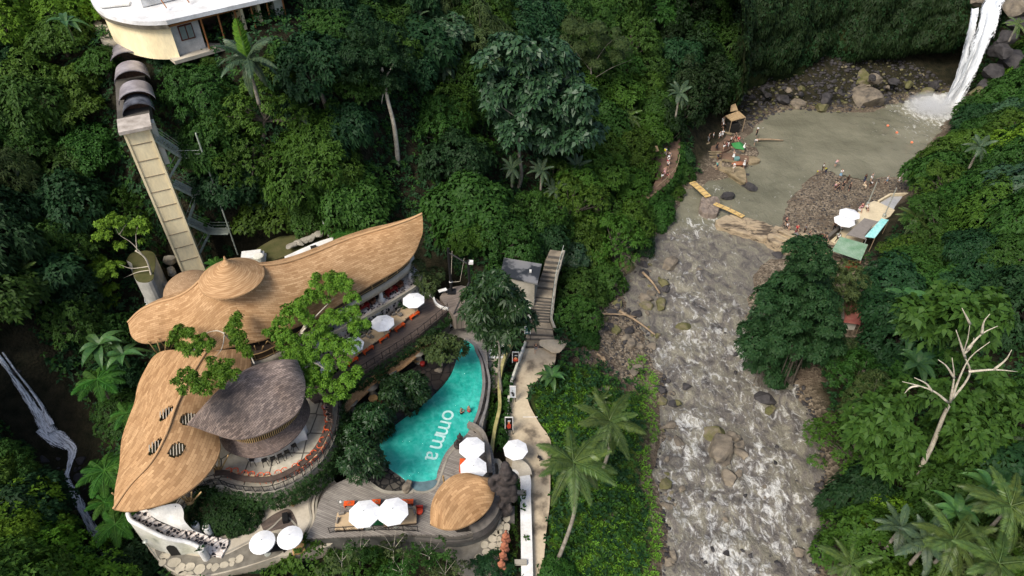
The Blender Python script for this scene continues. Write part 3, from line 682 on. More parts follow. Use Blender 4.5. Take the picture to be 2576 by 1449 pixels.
def t_jungle(X, Y):
 Z = gz(X, Y); k, U, V = scr(X, Y, [[(300,90),(395,90),(400,290),(285,290)], [(1830,300),(1880,130),(2430,130),(2430,270),(2000,300)], [(220,-80),(720,-80),(715,10),(600,50),(440,85),(300,85),(240,60)]])
 ok = ~k & (Z > .6) & (U > -80) & (U < 2660) & (V > -120) & (V < 1540)
 for g_ in gravw+[PATHP, CPX, STAIRW]: ok &= ~inpoly(X, Y, g_)
 ok &= pdist(X, Y, [tuple(p)[:2] for p in STR3], False) > 2.2+vnoise(X*.3, Y*.3)*2
 return ok
carpet('undergrowth', 75000, (-95, 112), (14, 150), 'c', 'dark green leafy undergrowth covering the jungle slopes', .5, .24, 5, t_jungle, (.1, 1.6), 1)
carpet('undergrowth', 24000, (-95, 112), (14, 150), 'a', 'lighter green creepers mixed through the slope undergrowth', .46, .22, 5, t_jungle, (.5, 2.0), 2)
LOWW = zc_i(BANK_LOW_I, 1.5)
def t_bank(X, Y):
 return inpoly(X, Y, LOWW) & ~inpoly(X, Y, PATHP) & ~inpoly(X, Y, RIV) & (gz(X, Y) > .25) & ~(inpoly(X, Y, gravw[1]) & (fbm(X*.25, Y*.25) < .12)) & (fbm(X*.16+9, Y*.16) > -.42)
carpet('grass', 330000, (3, 32), (14, 70), 'w', 'bright green knee high grass on the flat bank beside the path', .42, .08, 6, t_bank, (0, .45), 3, lift=1.2, droop=.3)
carpet('ground_cover', 110000, (3, 32), (14, 70), 'a', 'broad leafed ground cover among the grass of the flat bank', .4, .22, 5, lambda X, Y: t_bank(X, Y) & (fbm(X*.2+3, Y*.2+1)-(X-PATHP[0][0]-6)*.035 > .02), (.1, 1.0), 4)
# creepers and moss on the cliff face
def wallcover(n, mk, label, L, Wd, seed, jr, thr, name='hanging_vines', droop=.8):
 r2 = np.random.RandomState(seed); A = np.array([[list(p) for p in r_] for r_ in CLG]); ni, nj = A.shape[:2]
 i = r2.rand(n)*(ni-2); j = jr[0]+r2.rand(n)*(jr[1]-jr[0]); ii = i.astype(int); jj = j.astype(int); fi = (i-ii)[:, None]; fj = (j-jj)[:, None]
 p = A[ii, jj]*(1-fi)*(1-fj)+A[ii+1, jj]*fi*(1-fj)+A[ii, jj+1]*(1-fi)*fj+A[ii+1, jj+1]*fi*fj
 nr = np.cross(A[ii+1, jj]-A[ii, jj], A[ii, jj+1]-A[ii, jj]); nr /= np.linalg.norm(nr, axis=1, keepdims=True)+1e-9
 nr *= np.sign(-nr[:, 1:2]+1e-6)
 k = fbm(p[:, 0]*.12, p[:, 2]*.12+7, 4)+.25*(1-i/ni)+.015*(p[:, 2]-10) > thr; p = p[k]; nr = nr[k]
 V = rosettes(p+nr*(.15+.5*r2.rand(len(p), 1)), nr+np.array([0, 0, .25]), 5, L, Wd, r2, .25, droop); me = np_mesh(name, V, quads(V)); me.materials.append(LM[mk])
 return tag(mesh_obj(name, me, None), label, 'creepers', kind='stuff')
wallcover(15000, 'v', 'dark creepers hanging down the cliff behind the plunge pool', .6, .3, 1, (12, 57), -.08)
wallcover(9000, 'c', 'small dark green leaves matted over the mossy cliff face', .34, .2, 2, (10, 55), -.3, 'moss_cover', .5)
# ---------------- materials for the buildings ----------------
SH = shingle('bamboo_shingle', (.55, .35, .185), (.36, .21, .10), (.24, .135, .065), bw=.62, bh=.2)
SHP = shingle('bamboo_shingle_small', (.57, .355, .18), (.34, .195, .092), (.25, .14, .066), bw=.72, bh=.25)
_st = P(572, 1005, 18)
SHD = shingle('weathered_shingle', (.36, .28, .235), (.15, .118, .105), (.05, .04, .035), bw=.42, bh=.17, stain=(tuple(_st), 2.6, (.028, .027, .03)))
SHD2 = shingle('weathered_shingle_low', (.22, .165, .14), (.12, .09, .078), (.05, .04, .035), bw=.4, bh=.15)
BAMBOO = mat('bamboo', (.50, .34, .15), (.32, .20, .09), scale=2, rough=.5)
WHITE = mat('white_plaster', (.80, .79, .76), (.60, .58, .53), scale=.7, rough=.8, bmp=.1)
WHITED = mat('stained_plaster', (.68, .66, .58), (.42, .42, .30), scale=.6, rough=.9, bmp=.2, lo=.42, hi=.8)
CONC = mat('concrete', (.36, .33, .27), (.22, .20, .16), scale=.6, rough=.9, bmp=.25)
CONCL = mat('light_concrete', (.56, .50, .40), (.38, .33, .25), scale=.5, rough=.9, bmp=.25)
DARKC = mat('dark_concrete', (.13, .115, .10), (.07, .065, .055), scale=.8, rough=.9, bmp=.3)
PATHM = mat('path_concrete', (.47, .38, .26), (.15, .12, .085), (.55, .46, .32), scale=.38, rough=.9, bmp=.25, lo=.42, hi=.64)
CREAM = mat('cream_render', (.94, .81, .52), (.84, .70, .43), scale=.5, rough=.8, bmp=.08, vscale=(1, 1, .35))
SEAM = mat('seam', (.32, .25, .16), scale=3)
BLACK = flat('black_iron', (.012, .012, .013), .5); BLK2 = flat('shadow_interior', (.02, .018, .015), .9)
STEEL = mat('galvanised', (.46, .48, .43), (.32, .34, .30), scale=2, metal=.3, rough=.5)
GREENST = mat('green_steel', (.46, .50, .41), (.34, .38, .30), scale=2, rough=.6)
DECK = planks('deck_boards', (.145, .105, .082), (.095, .07, .057), -.52)
DECK2 = planks('grey_deck_boards', (.31, .28, .24), (.21, .185, .16), .38, .16)
DECK3 = planks('swing_deck_boards', (.26, .21, .17), (.17, .135, .11), -.42, .16)
HEX = cells('hexagon_slabs', (.50, .455, .36), (.36, .33, .26), (.09, .08, .065), .42, .035, rnd=.45)
SLAB = cells('round_slabs', (.50, .43, .32), (.40, .35, .26), (.12, .105, .08), .6, .07, rnd=.8)
TERRA = cells('mosaic_pebbles', (.78, .72, .66), (.03, .03, .035), (.60, .52, .46), 3.2, .10, cvar=.1)
PEB = cells('dark_cobbles', (.085, .075, .06), (.03, .027, .025), (.006, .006, .006), 1.5, .10)
WET = cells('wet_basalt', (.02, .018, .017), (.045, .037, .032), (.008, .008, .008), 1.0, .05, rough=.35)
ORANGE = flat('orange_paint', (.72, .10, .018), .45); ORB = flat('dark_orange', (.38, .05, .014), .5); REDM = flat('dark_red_lacquer', (.22, .018, .015), .4)
CUSH = flat('tan_cushion', (.52, .385, .235), .9); GREYC = flat('grey_cushion', (.24, .215, .185), .9); CANV = flat('white_canvas', (.92, .92, .92), .8)
WOODD = mat('dark_wood', (.10, .07, .055), (.06, .045, .035), scale=3, rough=.5); RATTAN = mat('rattan', (.55, .35, .15), (.4, .24, .1), scale=5, rough=.6)
LOGM = mat('driftwood', (.34, .25, .16), (.21, .15, .09), scale=2, rough=.9)
STONE = mat('river_rock', (.165, .138, .105), (.08, .07, .058), (.24, .20, .145), scale=.9, rough=.85, bmp=.6, bd=.08)
STONED = mat('dark_rock', (.06, .055, .055), (.028, .026, .027), scale=1.2, rough=.8, bmp=.6, bd=.08)
MOSSR = mat('mossy_rock', (.13, .12, .055), (.20, .165, .12), (.07, .075, .02), scale=.7, rough=.9, bmp=.6, bd=.08)
TERRAC = mat('terracotta', (.45, .17, .09), (.28, .10, .06), scale=2, rough=.85, bmp=.4)
MOSSY = mat('moss_top', (.06, .065, .018), (.10, .09, .035), scale=.8, rough=.95, bmp=.5, bd=.06)
def vz(pts, z=None): return [P(p[0], p[1], p[2] if len(p) > 2 else z) for p in pts]
# ---------------- curved shingle roofs ----------------
def loft_roof(name, ridge, eave, bulge, mat_, parent, n=90, m=26, th=.16, sag=None, edge_mat=None, ext=None, flip=False):
 A = catmull(ridge, n); B = catmull(eave, n); Gd = []; U = []; su = 0
 for i in range(n):
  row = []; ur = []; L = 0; pv = None
  if i: su += ((A[i]+B[i])/2-(A[i-1]+B[i-1])/2).length
  for j in range(m):
   t = j/(m-1); p = A[i].lerp(B[i], t); s = i/(n-1)
   w = math.sin(math.pi*t); p = p+Vector((0, 0, bulge*w*min(1, 4*s*(1-s)*1.5)))
   if ext: p = p+Vector((0, 0, ext(p, s, t)))
   if pv is not None: L += (p-pv).length
   pv = p; row.append(p); ur.append((su, L))
  Gd.append(row); U.append(ur)
 if flip: Gd = [r[::-1] for r in Gd]; U = [r[::-1] for r in U]
 mb = MB(); mb.shell(Gd, th, U); o = mb.build(name, mat_, parent, sm=True); return o, Gd
def rimtube(G_edge, r, mat_, parent, name='rim'):
 mb = MB(); mb.tube(G_edge, r, 6); return mb.build(name, mat_, parent, sm=True)
# long roof ----------------------------------------------------------------
HALL = empty('restaurant_hall', P(700, 800, 9.5), 'long open restaurant hall under a swooping tan bamboo shingle roof with a cone cap', 'building')
ridge = vz([(322,812,14.5),(352,783,15.3),(395,763,16.3),(440,752,17.2),(482,737,18),(520,712,18.6),(560,690,19),(620,684,19),(680,674,18.8),(740,656,18.5),(800,633,18.3),(860,608,18.2),(920,588,18.3),(980,570,18.8),(1030,553,19.4),(1062,538,20)])
eave = vz([(322,812,14.5),(331,846,13.9),(355,861,13.6),(390,861,13.5),(430,853,13.5),(470,866,13.5),(515,885,13.5),(567,882,13.5),(620,872,13.6),(680,854,13.8),(740,826,13.9),(800,797,14),(870,754,14.2),(940,712,14.4),(1005,674,14.8),(1040,640,15.6),(1058,600,17),(1064,570,18.6),(1062,538,20)])
cp_ = P(575, 712, 19)
def lft(p, s, t): return 1.3*math.exp(-((p.x-cp_.x)**2+(p.y-cp_.y)**2)/14)
rf, RG = loft_roof('roof', ridge, eave, 1.0, SH, HALL, n=110, m=30, ext=lft)
# back slope, mostly hidden
bk = [p+Vector((0, 0, 0)) for p in catmull(ridge, 60)]; bk2 = [p+Vector((-.35, 1.0, -.5))*min(1, 6*min(i, 59-i)/59)*2.2 for i, p in enumerate(bk)]
mb = MB(); mb.shell([[a+Vector((0, 0, lft(a, 0, 0))), a.lerp(b, .5)+Vector((0, 0, .2)), b] for a, b in zip(bk2[::-1], bk[::-1])], .15, [[(i*.6, 0), (i*.6, 1), (i*.6, 2)] for i in range(60)])
mb.build('back_slope', SH, HALL, sm=True)
rimtube([r[0]+Vector((0, 0, .06)) for r in RG], .13, SH, HALL, 'ridge_roll')
# little dome behind the ridge
mb = MB(); c0 = P(482, 742, 14.6); Gd = []; U = []
for i in range(13):
 a = math.pi/2*i/12; r = 2.5*math.cos(a)+.02; z = 2.2*math.sin(a)
 Gd.append([c0+Vector((r*math.cos(b*math.pi/16)*1.15, r*math.sin(b*math.pi/16)*1.15+.3, z)) for b in range(33)]); U.append([(b*.5, i*.35) for b in range(33)])
mb.grid(Gd, U); mb.build('back_dome', shingle('dome_shingle', (.40, .27, .16), (.30, .195, .11), (.2, .12, .06)), HALL, sm=True)
# cone cap
CAP = empty('x', (0, 0, 0)); bpy.data.objects.remove(CAP)
mb = MB(); cc = P(580, 690, 19.9); Gd = []; U = []
for t, r in ((0, .06), (.12, .16), (.25, .5), (.45, 1.25), (.7, 2.1), (.88, 2.65), (1, 2.95)):
 z = 2.3-2.7*t+.9*t*t*0-(-.9)*(t*(1-t))*-1.3
 Gd.append([cc+Vector((r*math.cos(2*math.pi*b/40)*1.07, r*math.sin(2*math.pi*b/40)*1.05, z)) for b in range(41)][::-1]); U.append([(b*.45*max(r, .4)*.55, r*1.3) for b in range(41)][::-1])
mb.shell(Gd, .14, U, down=(0, 0, -1)); mb.build('cone_cap', SH, HALL, sm=True)
# bamboo struts and V columns under the eave
def along(lst, n): return catmull(lst, n)
EV = along(eave, 60)
def strut_fan(p, top, mb, r=.06, n=4, sp=.9, d=None):
 for k in range(n):
  o = (k-(n-1)/2)*sp; dd = d or Vector((1, 0, 0)); mb.tube([p+dd*o*.15, top+dd*o], r, 6)
for (u, v), (tu, tv) in (((410,905),(395,858)),((425,880),(420,852)),((490,900),(485,880)),((505,912),(500,885)),((650,895),(640,870)),((660,880),(672,858))):
 mb = MB(); strut_fan(P(u, v, 9.8), P(tu, tv, 13.9), mb, n=3); mb.build('bamboo_column', BAMBOO, HALL, sm=True)
# upper floor: curved white beam, bamboo railing, floor
beam = catmull(vz([(560,905),(640,915),(700,893),(760,855),(820,812),(870,775),(915,748),(960,722),(1000,695),(1028,670),(1036,648),(1030,630)], 12.3), 60)
mb = MB(); Gd = []
for i, p in enumerate(beam):
 d = (beam[min(i+1, 59)]-beam[max(i-1, 0)]).normalized(); nr = Vector((d.y, -d.x, 0))
 Gd.append([p+nr*.0+Vector((0, 0, .35)), p+nr*.28+Vector((0, 0, .3)), p+nr*.3+Vector((0, 0, -.45)), p+Vector((0, 0, -.5))])
mb.grid(Gd); mb.build('floor_beam', CONCL, HALL, sm=True)
mb = MB(); fl = beam+[P(980, 640, 12.3), P(760, 740, 12.3), P(560, 800, 12.3)]
mb.prism([(p.x, p.y) for p in fl], 12.05, 12.5); mb.build('upper_floor', WOODD, HALL)
rl = MB();
for k in range(60):
 if k and k < 59: rl.tube([beam[k-1]+Vector((0, 0, 1.3)), beam[k]+Vector((0, 0, 1.3))], .05, 5, cap=False); rl.tube([beam[k-1]+Vector((0, 0, .55)), beam[k]+Vector((0, 0, .55))], .04, 5, cap=False)
 if k % 4 == 0: rl.tube([beam[k]+Vector((0, 0, .3)), beam[k]+Vector((0, 0, 1.35))], .05, 5)
rl.build('bamboo_railing', BAMBOO, HALL)
mb = MB()
for k in range(1, 60):
 a, b = beam[k-1], beam[k]; mb.add([a+Vector((0, .05, .5)), b+Vector((0, .05, .5)), b+Vector((0, .05, 1.2)), a+Vector((0, .05, 1.2))], [(0, 1, 2, 3)])
mb.build('railing_slats', mat('slat_screen', (.10, .065, .035), scale=8), HALL)
for k in (14, 26, 34, 44, 53):
 mb = MB(); p = beam[k]; t = (beam[min(k+2, 59)]-beam[k-2]).normalized()
 for o in (-1.3, 1.3): mb.tube([p+Vector((0, 0, .4)), p+t*o+Vector((0, .3, 2.3))], .07, 6)
 mb.build('bamboo_bracket', BAMBOO, HALL)
for k in (22, 32, 42, 53):
 mb = MB(); p = beam[k]; mb.lathe((p.x, p.y, 10.2), [(.42, 0), (.4, .5), (.27, .65), (.23, 1.2), (.22, 2.1)], 12); mb.build('pillar', WHITE, HALL, sm=True)
# ground floor: speckled mosaic terrace and dark back wall
gfl = catmull(vz([(560,925),(640,930),(720,905),(800,860),(880,822),(940,790),(1010,748),(1050,720),(1062,690)], 10.3), 40)
mb = MB(); mb.prism([(p.x, p.y) for p in gfl]+[tuple(P(1010, 640, 10.3))[:2], tuple(P(760, 740, 10.3))[:2], tuple(P(450, 800, 10.3))[:2]], 5, 10.3); mb.build('mosaic_terrace', TERRA, HALL)
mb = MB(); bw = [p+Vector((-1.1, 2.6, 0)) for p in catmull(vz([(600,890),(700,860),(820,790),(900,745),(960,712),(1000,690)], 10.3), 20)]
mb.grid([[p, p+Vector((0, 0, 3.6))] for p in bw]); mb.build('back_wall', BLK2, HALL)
mb = MB()
for p, q in zip(gfl[8:], gfl[9:]): mb.beam(p+Vector((0, 0, .2)), q+Vector((0, 0, .2)), .3, .45)
mb.build('kerb', CONCL, HALL)
for k in (9, 17, 24):                                 # dining sets on the mosaic
 pass
# big leaf roof --------------------------------------------------------------
LEAF = empty('leaf_pavilion', P(450, 1120, 9), 'large tan leaf shaped shingle pavilion with four oval skylights beside the round bar', 'building')
rid = vz([(286,1281,13.2),(327,1222,14.1),(383,1160,15.1),(420,1090,15.8),(445,1020,16.1),(480,950,16.1),(520,885,15.8)])
lef = vz([(286,1281,13.2),(289,1230,13),(300,1170,13),(306,1105,13),(322,1055,13),(338,1012,13),(347,968,13),(366,928,13.2),(390,893,13.6),(430,880,14.3),(520,885,15.8)])
rig = vz([(286,1281,13.2),(325,1286,13.0),(380,1276,13.0),(434,1258,13.1),(483,1229,13.2),(520,1195,13.3),(546,1155,13.4),(554,1120,13.5),(549,1080,13.6),(565,1020,13.7),(600,960,13.9),(632,915,14.1),(600,880,14.7),(520,885,15.8)])
def hole_loft(name, rd, ev, bulge, flip, holes):
 A = catmull(rd, 120); B = catmull(ev, 120); mb = MB(); Gd = []; U = []; su = 0; m = 40
 for i in range(120):
  row = []; ur = []; L = 0; pv = None
  if i: su += ((A[i]+B[i])/2-(A[i-1]+B[i-1])/2).length
  for j in range(m):
   t = j/(m-1); p = A[i].lerp(B[i], t)+Vector((0, 0, bulge*math.sin(math.pi*t)*min(1, 6*min(i, 119-i)/119)))
   if pv is not None: L += (p-pv).length
   pv = p; row.append(p); ur.append((su, L))
  Gd.append(row); U.append(ur)
 fs = []; vs = []; uu = []; hp = {h: [] for h in holes}
 for r in Gd: vs += r
 fu = [x for r in U for x in r]
 for i in range(119):
  for j in range(m-1):
   f = (i*m+j, i*m+j+1, (i+1)*m+j+1, (i+1)*m+j); c = sum((vs[k] for k in f), Vector())/4; inside = False
   for h in holes:
    dx, dy = c.x-h[0], c.y-h[1]; ca, sa = math.cos(h[4]), math.sin(h[4]); x = dx*ca+dy*sa; y = -dx*sa+dy*ca
    if (x/h[2])**2+(y/h[3])**2 < 1: inside = True; hp[h].append(c)
   if inside: continue
   f = f[::-1] if flip else f; fs.append(f); uu.append([fu[k] for k in f])
 mb.add(vs, fs, uu); b = len(vs); D = Vector((0, 0, -.16))
 mb.add([p+D for p in vs], [f[::-1] for f in fs])
 ed = [r[-1] for r in Gd]; mb.add([p for p in ed]+[p+D for p in ed], [(i, i+1, i+121, i+120) for i in range(119)])
 return mb, Gd, hp
def hl(u, v): p = P(u, v, 15.6); return (p.x, p.y, .78, .52, 1.05)
hs_ = [hl(418, 1040), hl(388, 1117), hl(474, 1050), hl(440, 1123)]
for nm, e, fl_, hh, bl in (('left_slope', lef, True, hs_[:2], .15), ('right_slope', rig, False, hs_[2:], .35)):
 mb, Gd, hp = hole_loft(nm, rid, e, bl, fl_, hh); mb.build('roof_slope', SHP, LEAF, sm=True)
 for h, pts in hp.items():
  if not pts: continue
  c = sum(pts, Vector())/len(pts); w = MB(); a = h[4]+.9
  rr = [c+Vector((math.cos(h[4])*math.cos(k*.3927)*.8-math.sin(h[4])*math.sin(k*.3927)*.56, math.sin(h[4])*math.cos(k*.3927)*.8+math.cos(h[4])*math.sin(k*.3927)*.56, 0)) for k in range(17)]
  fr = []
  for q in rr:
   n_ = min((pp for r_ in Gd for pp in r_), key=lambda pp: (pp.x-q.x)**2+(pp.y-q.y)**2); fr.append(Vector((q.x, q.y, n_.z+.03)))
  for k in range(-2, 3): w.tube([c+Vector((math.cos(a)*.6*math.sqrt(1-k*k*.16)*s-math.sin(a)*k*.24, math.sin(a)*.6*math.sqrt(1-k*k*.16)*s+math.cos(a)*k*.24, .02)) for s in (-1, 1)], .045, 5)
  w.build('skylight_bars', CONCL, LEAF)
rimtube([p+Vector((0, 0, .06)) for p in catmull(rid, 60)], .12, SHP, LEAF, 'ridge_roll')
for (u, v), (tu, tv) in (((549,1185),(540,1145)),((478,1262),(470,1238)),((330,1270),(318,1240))):
 mb = MB(); strut_fan(P(u, v, 8.9), P(tu, tv, 12.9), mb, n=4, sp=.8, r=.07); mb.lathe(tuple(P(u, v, 8.8)), [(.4, 0), (.35, .25)], 12); mb.build('bamboo_column', BAMBOO, LEAF, sm=True)
# round bar with weathered leaf roof ------------------------------------------
BAR = empty('round_bar', P(670, 1080, 9), 'round terrace bar under a weathered grey brown leaf shaped roof with a lower skirt', 'building')
up_ = vz([(470,1067,16.9),(503,1030,17.0),(545,985,17.0),(595,942,16.8),(645,918,16.4),(700,905,16.0),(748,905,15.6)])
lo_ = vz([(470,1067,16.9),(500,1077,16.2),(533,1089,15.5),(588,1104,14.8),(640,1098,14.3),(693,1077,14.1),(738,1048,14.1),(755,1027,14.3),(765,1000,14.5),(767,955,15),(748,905,15.6)])
loft_roof('leaf_roof', up_, lo_, 1.3, SHD, BAR, n=80, m=34)
sk = catmull(vz([(552,1105),(567,1130),(600,1146),(640,1151),(693,1137),(740,1104),(770,1063),(780,1030),(768,1000),(740,975)], 11.4), 60)
ski = catmull(vz([(575,1092),(590,1105),(612,1113),(642,1112),(690,1095),(728,1068),(751,1040),(757,1015),(750,998),(735,985)], 12.2), 60)
mb = MB(); mb.shell([[a.lerp(b, t) for t in (0, .35, .7, 1)] for a, b in zip(sk, ski)], .12, [[(i*.45, j*.6) for j in range(4)] for i in range(60)]); mb.build('skirt_roof', SHD2, BAR, sm=True)
mb = MB()
for i in range(2, 58):
 a = ski[i]; mb.tube([a+Vector((0, 0, .0)), a+Vector((0, .2, 1.3))], .05, 4)
mb.build('bamboo_screen', BAMBOO, BAR)
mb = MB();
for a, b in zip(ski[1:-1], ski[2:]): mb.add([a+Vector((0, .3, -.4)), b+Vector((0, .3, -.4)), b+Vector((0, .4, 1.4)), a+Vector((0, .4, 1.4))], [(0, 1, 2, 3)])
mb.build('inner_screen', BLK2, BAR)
cnt = catmull(vz([(625,1160),(650,1163),(690,1152),(725,1135),(755,1110),(775,1085)], 9.0), 30)
mb = MB(); Gd = []
for i, p in enumerate(cnt):
 d = (cnt[min(i+1, 29)]-cnt[max(i-1, 0)]).normalized(); nr = Vector((-d.y, d.x, 0)); Gd.append([p, p+Vector((0, 0, 1.15)), p+nr*.6+Vector((0, 0, 1.15))])
mb.grid(Gd); mb.build('counter', WHITE, BAR)
for u, v in ((641,1160),(763,1107)):
 mb = MB(); q = P(u, v, 9.0); mb.box(q+Vector((0, .15, .8)), (.75, .5, 1.6), .3); mb.build('counter_pier', WHITE, BAR, bevel=.05)
# bar terrace ------------------------------------------------------------------
TERR_I = [(470,1160),(500,1205),(545,1208),(570,1207),(600,1218),(650,1224),(700,1218),(755,1190),(800,1150),(828,1100),(838,1050),(838,1005),(828,985),(800,975),(760,960),(700,900),(600,880),(480,900)]
TE = catmull(vz(TERR_I[2:13], 9.0), 70)
t = empty('bar_terrace', P(700, 1150, 5), 'curved hexagon paved terrace round the bar with a dark iron railing', 'terrace')
mb = MB(); mb.prism([(p.x, p.y) for p in vz(TERR_I[:2], 9)+TE+vz(TERR_I[13:], 9)], 4, 9.0); mb.build('paved_floor', HEX, t)
mb = MB(); Gd = []; Gr = []
for i, p in enumerate(TE):
 d = (TE[min(i+1, 69)]-TE[max(i-1, 0)]).normalized(); nr = Vector((-d.y, d.x, 0)) if (p+Vector((-d.y, d.x, 0))-P(670, 1060, 9)).length > (p-P(670, 1060, 9)).length else Vector((d.y, -d.x, 0))
 Gd.append([p-nr*.5+Vector((0, 0, .82)), p+nr*.05+Vector((0, 0, .82)), p+nr*.05+Vector((0, 0, .72)), p-nr*.5+Vector((0, 0, .72))]); Gr.append((p+nr*.55, nr))
mb.grid(Gd); mb.build('bar_ledge', WOODD, t)
mb = MB(); mb.grid([[g[0]+Vector((0, 0, -.02)), g[0]+g[1]*.15+Vector((0, 0, -1.2))] for g in Gr]); mb.grid([[g[0]-g[1]*.6+Vector((0, 0, .0)), g[0]+Vector((0, 0, -.02))] for g in Gr]); mb.build('outer_kerb', CONC, t)
def railing(pts, parent, h=1.0, post=2, name='railing', lean=None, m=None):
 mb = MB(); n = len(pts); Z = Vector((0, 0, 1))
 for i in range(n):
  o = lean[i]*.12 if lean else Vector()
  p = pts[i]
  if i < n-1:
   q = pts[i+1]; o2 = lean[i+1]*.12 if lean else Vector()
   mb.tube([p+Z*h+o, q+Z*h+o2], .035, 4, cap=False); mb.tube([p+Z*.12, q+Z*.12], .022, 4, cap=False)
   if i % post == 0:   # leaf vein pattern
    r_ = min(i+post, n-1); e = pts[r_]
    for k in range(1, 5):
     mb.tube([p.lerp(e, .1)+Z*.12, p.lerp(e, .3+.13*k)+Z*(h*(.98-.16*k))], .014, 3, cap=False); mb.tube([p.lerp(e, .1+.2*k)+Z*.12, p.lerp(e, min(.98, .3+.2*k))+Z*h*.7], .012, 3, cap=False)
  if i % post == 0: mb.tube([p, p+Z*(h+.12)+o], .035, 5)
 return mb.build(name, m or BLACK, parent)
railing([g[0] for g in Gr], t, 1.0, 3, lean=[g[1] for g in Gr])
wl = catmull(vz([(800,985),(815,1000),(840,1003)], 9), 8); mb = MB()
for a, b in zip(wl, wl[1:]): mb.beam(a+Vector((0, 0, .25)), b+Vector((0, 0, .25)), .35, .5)
mb.build('low_wall', CONCL, t)
# lower railing sweeping from the terrace to the leaf pavilion
lr = catmull(vz([(545,1210),(520,1218),(492,1235),(468,1262),(450,1290)], 8.6), 14);
lw = empty('garden_balustrade', lr[7], 'short black iron railing sweeping under the leaf pavilion edge', 'railing'); railing(lr, lw, 1.0, 3)
mb = MB();
for a, b in zip(lr, lr[1:]): mb.beam(a+Vector((-.3, .3, -.1)), b+Vector((-.3, .3, -.1)), .9, .25)
mb.build('ramp', CONC, lw)
# long deck ---------------------------------------------------------------------
zd = 9.4
t = empty('long_deck', P(1000, 850, 5), 'long dark timber deck with a leaf pattern iron railing below the restaurant hall', 'deck')
DK_I = [(760,985),(830,952),(860,925),(925,880),(1000,820),(1045,775),(1078,742),(1100,752),(1130,779),(1060,838),(980,893),(888,953),(830,1000),(790,1010)]
mb = MB(); mb.prism([(p.x, p.y) for p in vz(DK_I, zd)], zd-.5, zd); mb.build('deck_boards', DECK, t)
rp = catmull(vz([(1127,780),(1060,836),(980,891),(888,951),(845,980)], zd+.02), 33); railing(rp, t, .95, 2)
mb = MB(); rw = [(p.x, p.y) for p in rp]; mb.grid([[p+Vector((0, 0, -.02)), p+Vector((.1, -.15, -3.2))] for p in rp]); mb.build('retaining_wall', DARKC, t)
mb = MB(); ww = catmull(vz([(1070,742),(1088,748),(1096,765),(1110,775),(1128,780)], zd), 16)
for a, b in zip(ww, ww[1:]): mb.beam(a+Vector((0, 0, .15)), b+Vector((0, 0, .15)), .2, .35)
mb.build('curved_wall', WHITE, t)
t = empty('swing_deck', P(1140, 750, 7), 'pale grey timber deck carrying the tall black swing frame', 'deck')
SD_I = [(1106,748),(1112,738),(1122,728),(1140,722),(1160,718),(1180,722),(1200,730),(1200,790),(1141,795)]
mb = MB(); mb.prism([(p.x, p.y) for p in vz(SD_I, 9.6)], 7.5, 9.6); mb.build('deck_boards', DECK3, t)
b1 = P(1136, 735, 9.6); b2 = P(1183, 748, 9.6)
t = empty('rope_swing', b1, 'tall black steel swing frame with two posts, a crossbar and hanging ropes', 'swing frame')
def top(base, v):
 z = base.z
 while proj((base.x, base.y, z))[1] > v and z < 60: z += .05
 return Vector((base.x, base.y, z))
t1 = top(b1, 625); t2 = top(b2, 657); b3 = P(1141, 791, 9.6)
for a, b in ((b1, t1), (b2, t2)):
 mb = MB(); mb.tube([a, b], .16, 8); mb.box(a+Vector((0, 0, .1)), (.9, .9, .2)); mb.build('post', BLACK, t)
mb = MB(); mb.tube([t1-Vector((0, 0, .6)), t2-Vector((0, 0, .5))], .1, 6); mb.build('crossbar', BLACK, t)
mb = MB(); mb.tube([b3, b2.lerp(t2, .45)], .09, 6); mb.build('brace', BLACK, t)
mb = MB(); mb.box(t2+Vector((.3, 0, -.2)), (.5, .4, .35)); mb.build('lamp_head', WHITE, t)
mb = MB(); mm_ = t1.lerp(t2, .2)
for k in range(10): mb.tube([mm_.lerp(b1+Vector((0, 0, 1.5)), k/10), mm_.lerp(b1+Vector((0, 0, 1.5)), (k+1)/10)], .03, 4, cap=False)
mb.tube([t1.lerp(t2, .8), (t1+t2)/2-Vector((0, 0, 4)), b1+Vector((.3, 0, 1.6))], .025, 4); mb.build('rope', CONCL, t)
mb = MB(); mb.tube([b1+Vector((.15*math.cos(k), .15*math.sin(k), 1.6+.1*(k % 2))) for k in range(8)], .06, 5); mb.build('rope_coil', WHITE, t)
t = empty('white_bench', P(1114, 741, 9.6), 'small bench with white seat and black legs on the swing deck', 'bench'); mb = MB(); q = P(1114, 738, 9.6)
mb.box(q+Vector((0, 0, .5)), (1.0, .45, .08), .4); mb.build('seat', WHITE, t);
for sx in (-.4, .4): MB().box(q+Vector((sx*.92, sx*.39, .23)), (.06, .4, .46), .4).build('leg', BLACK, t)
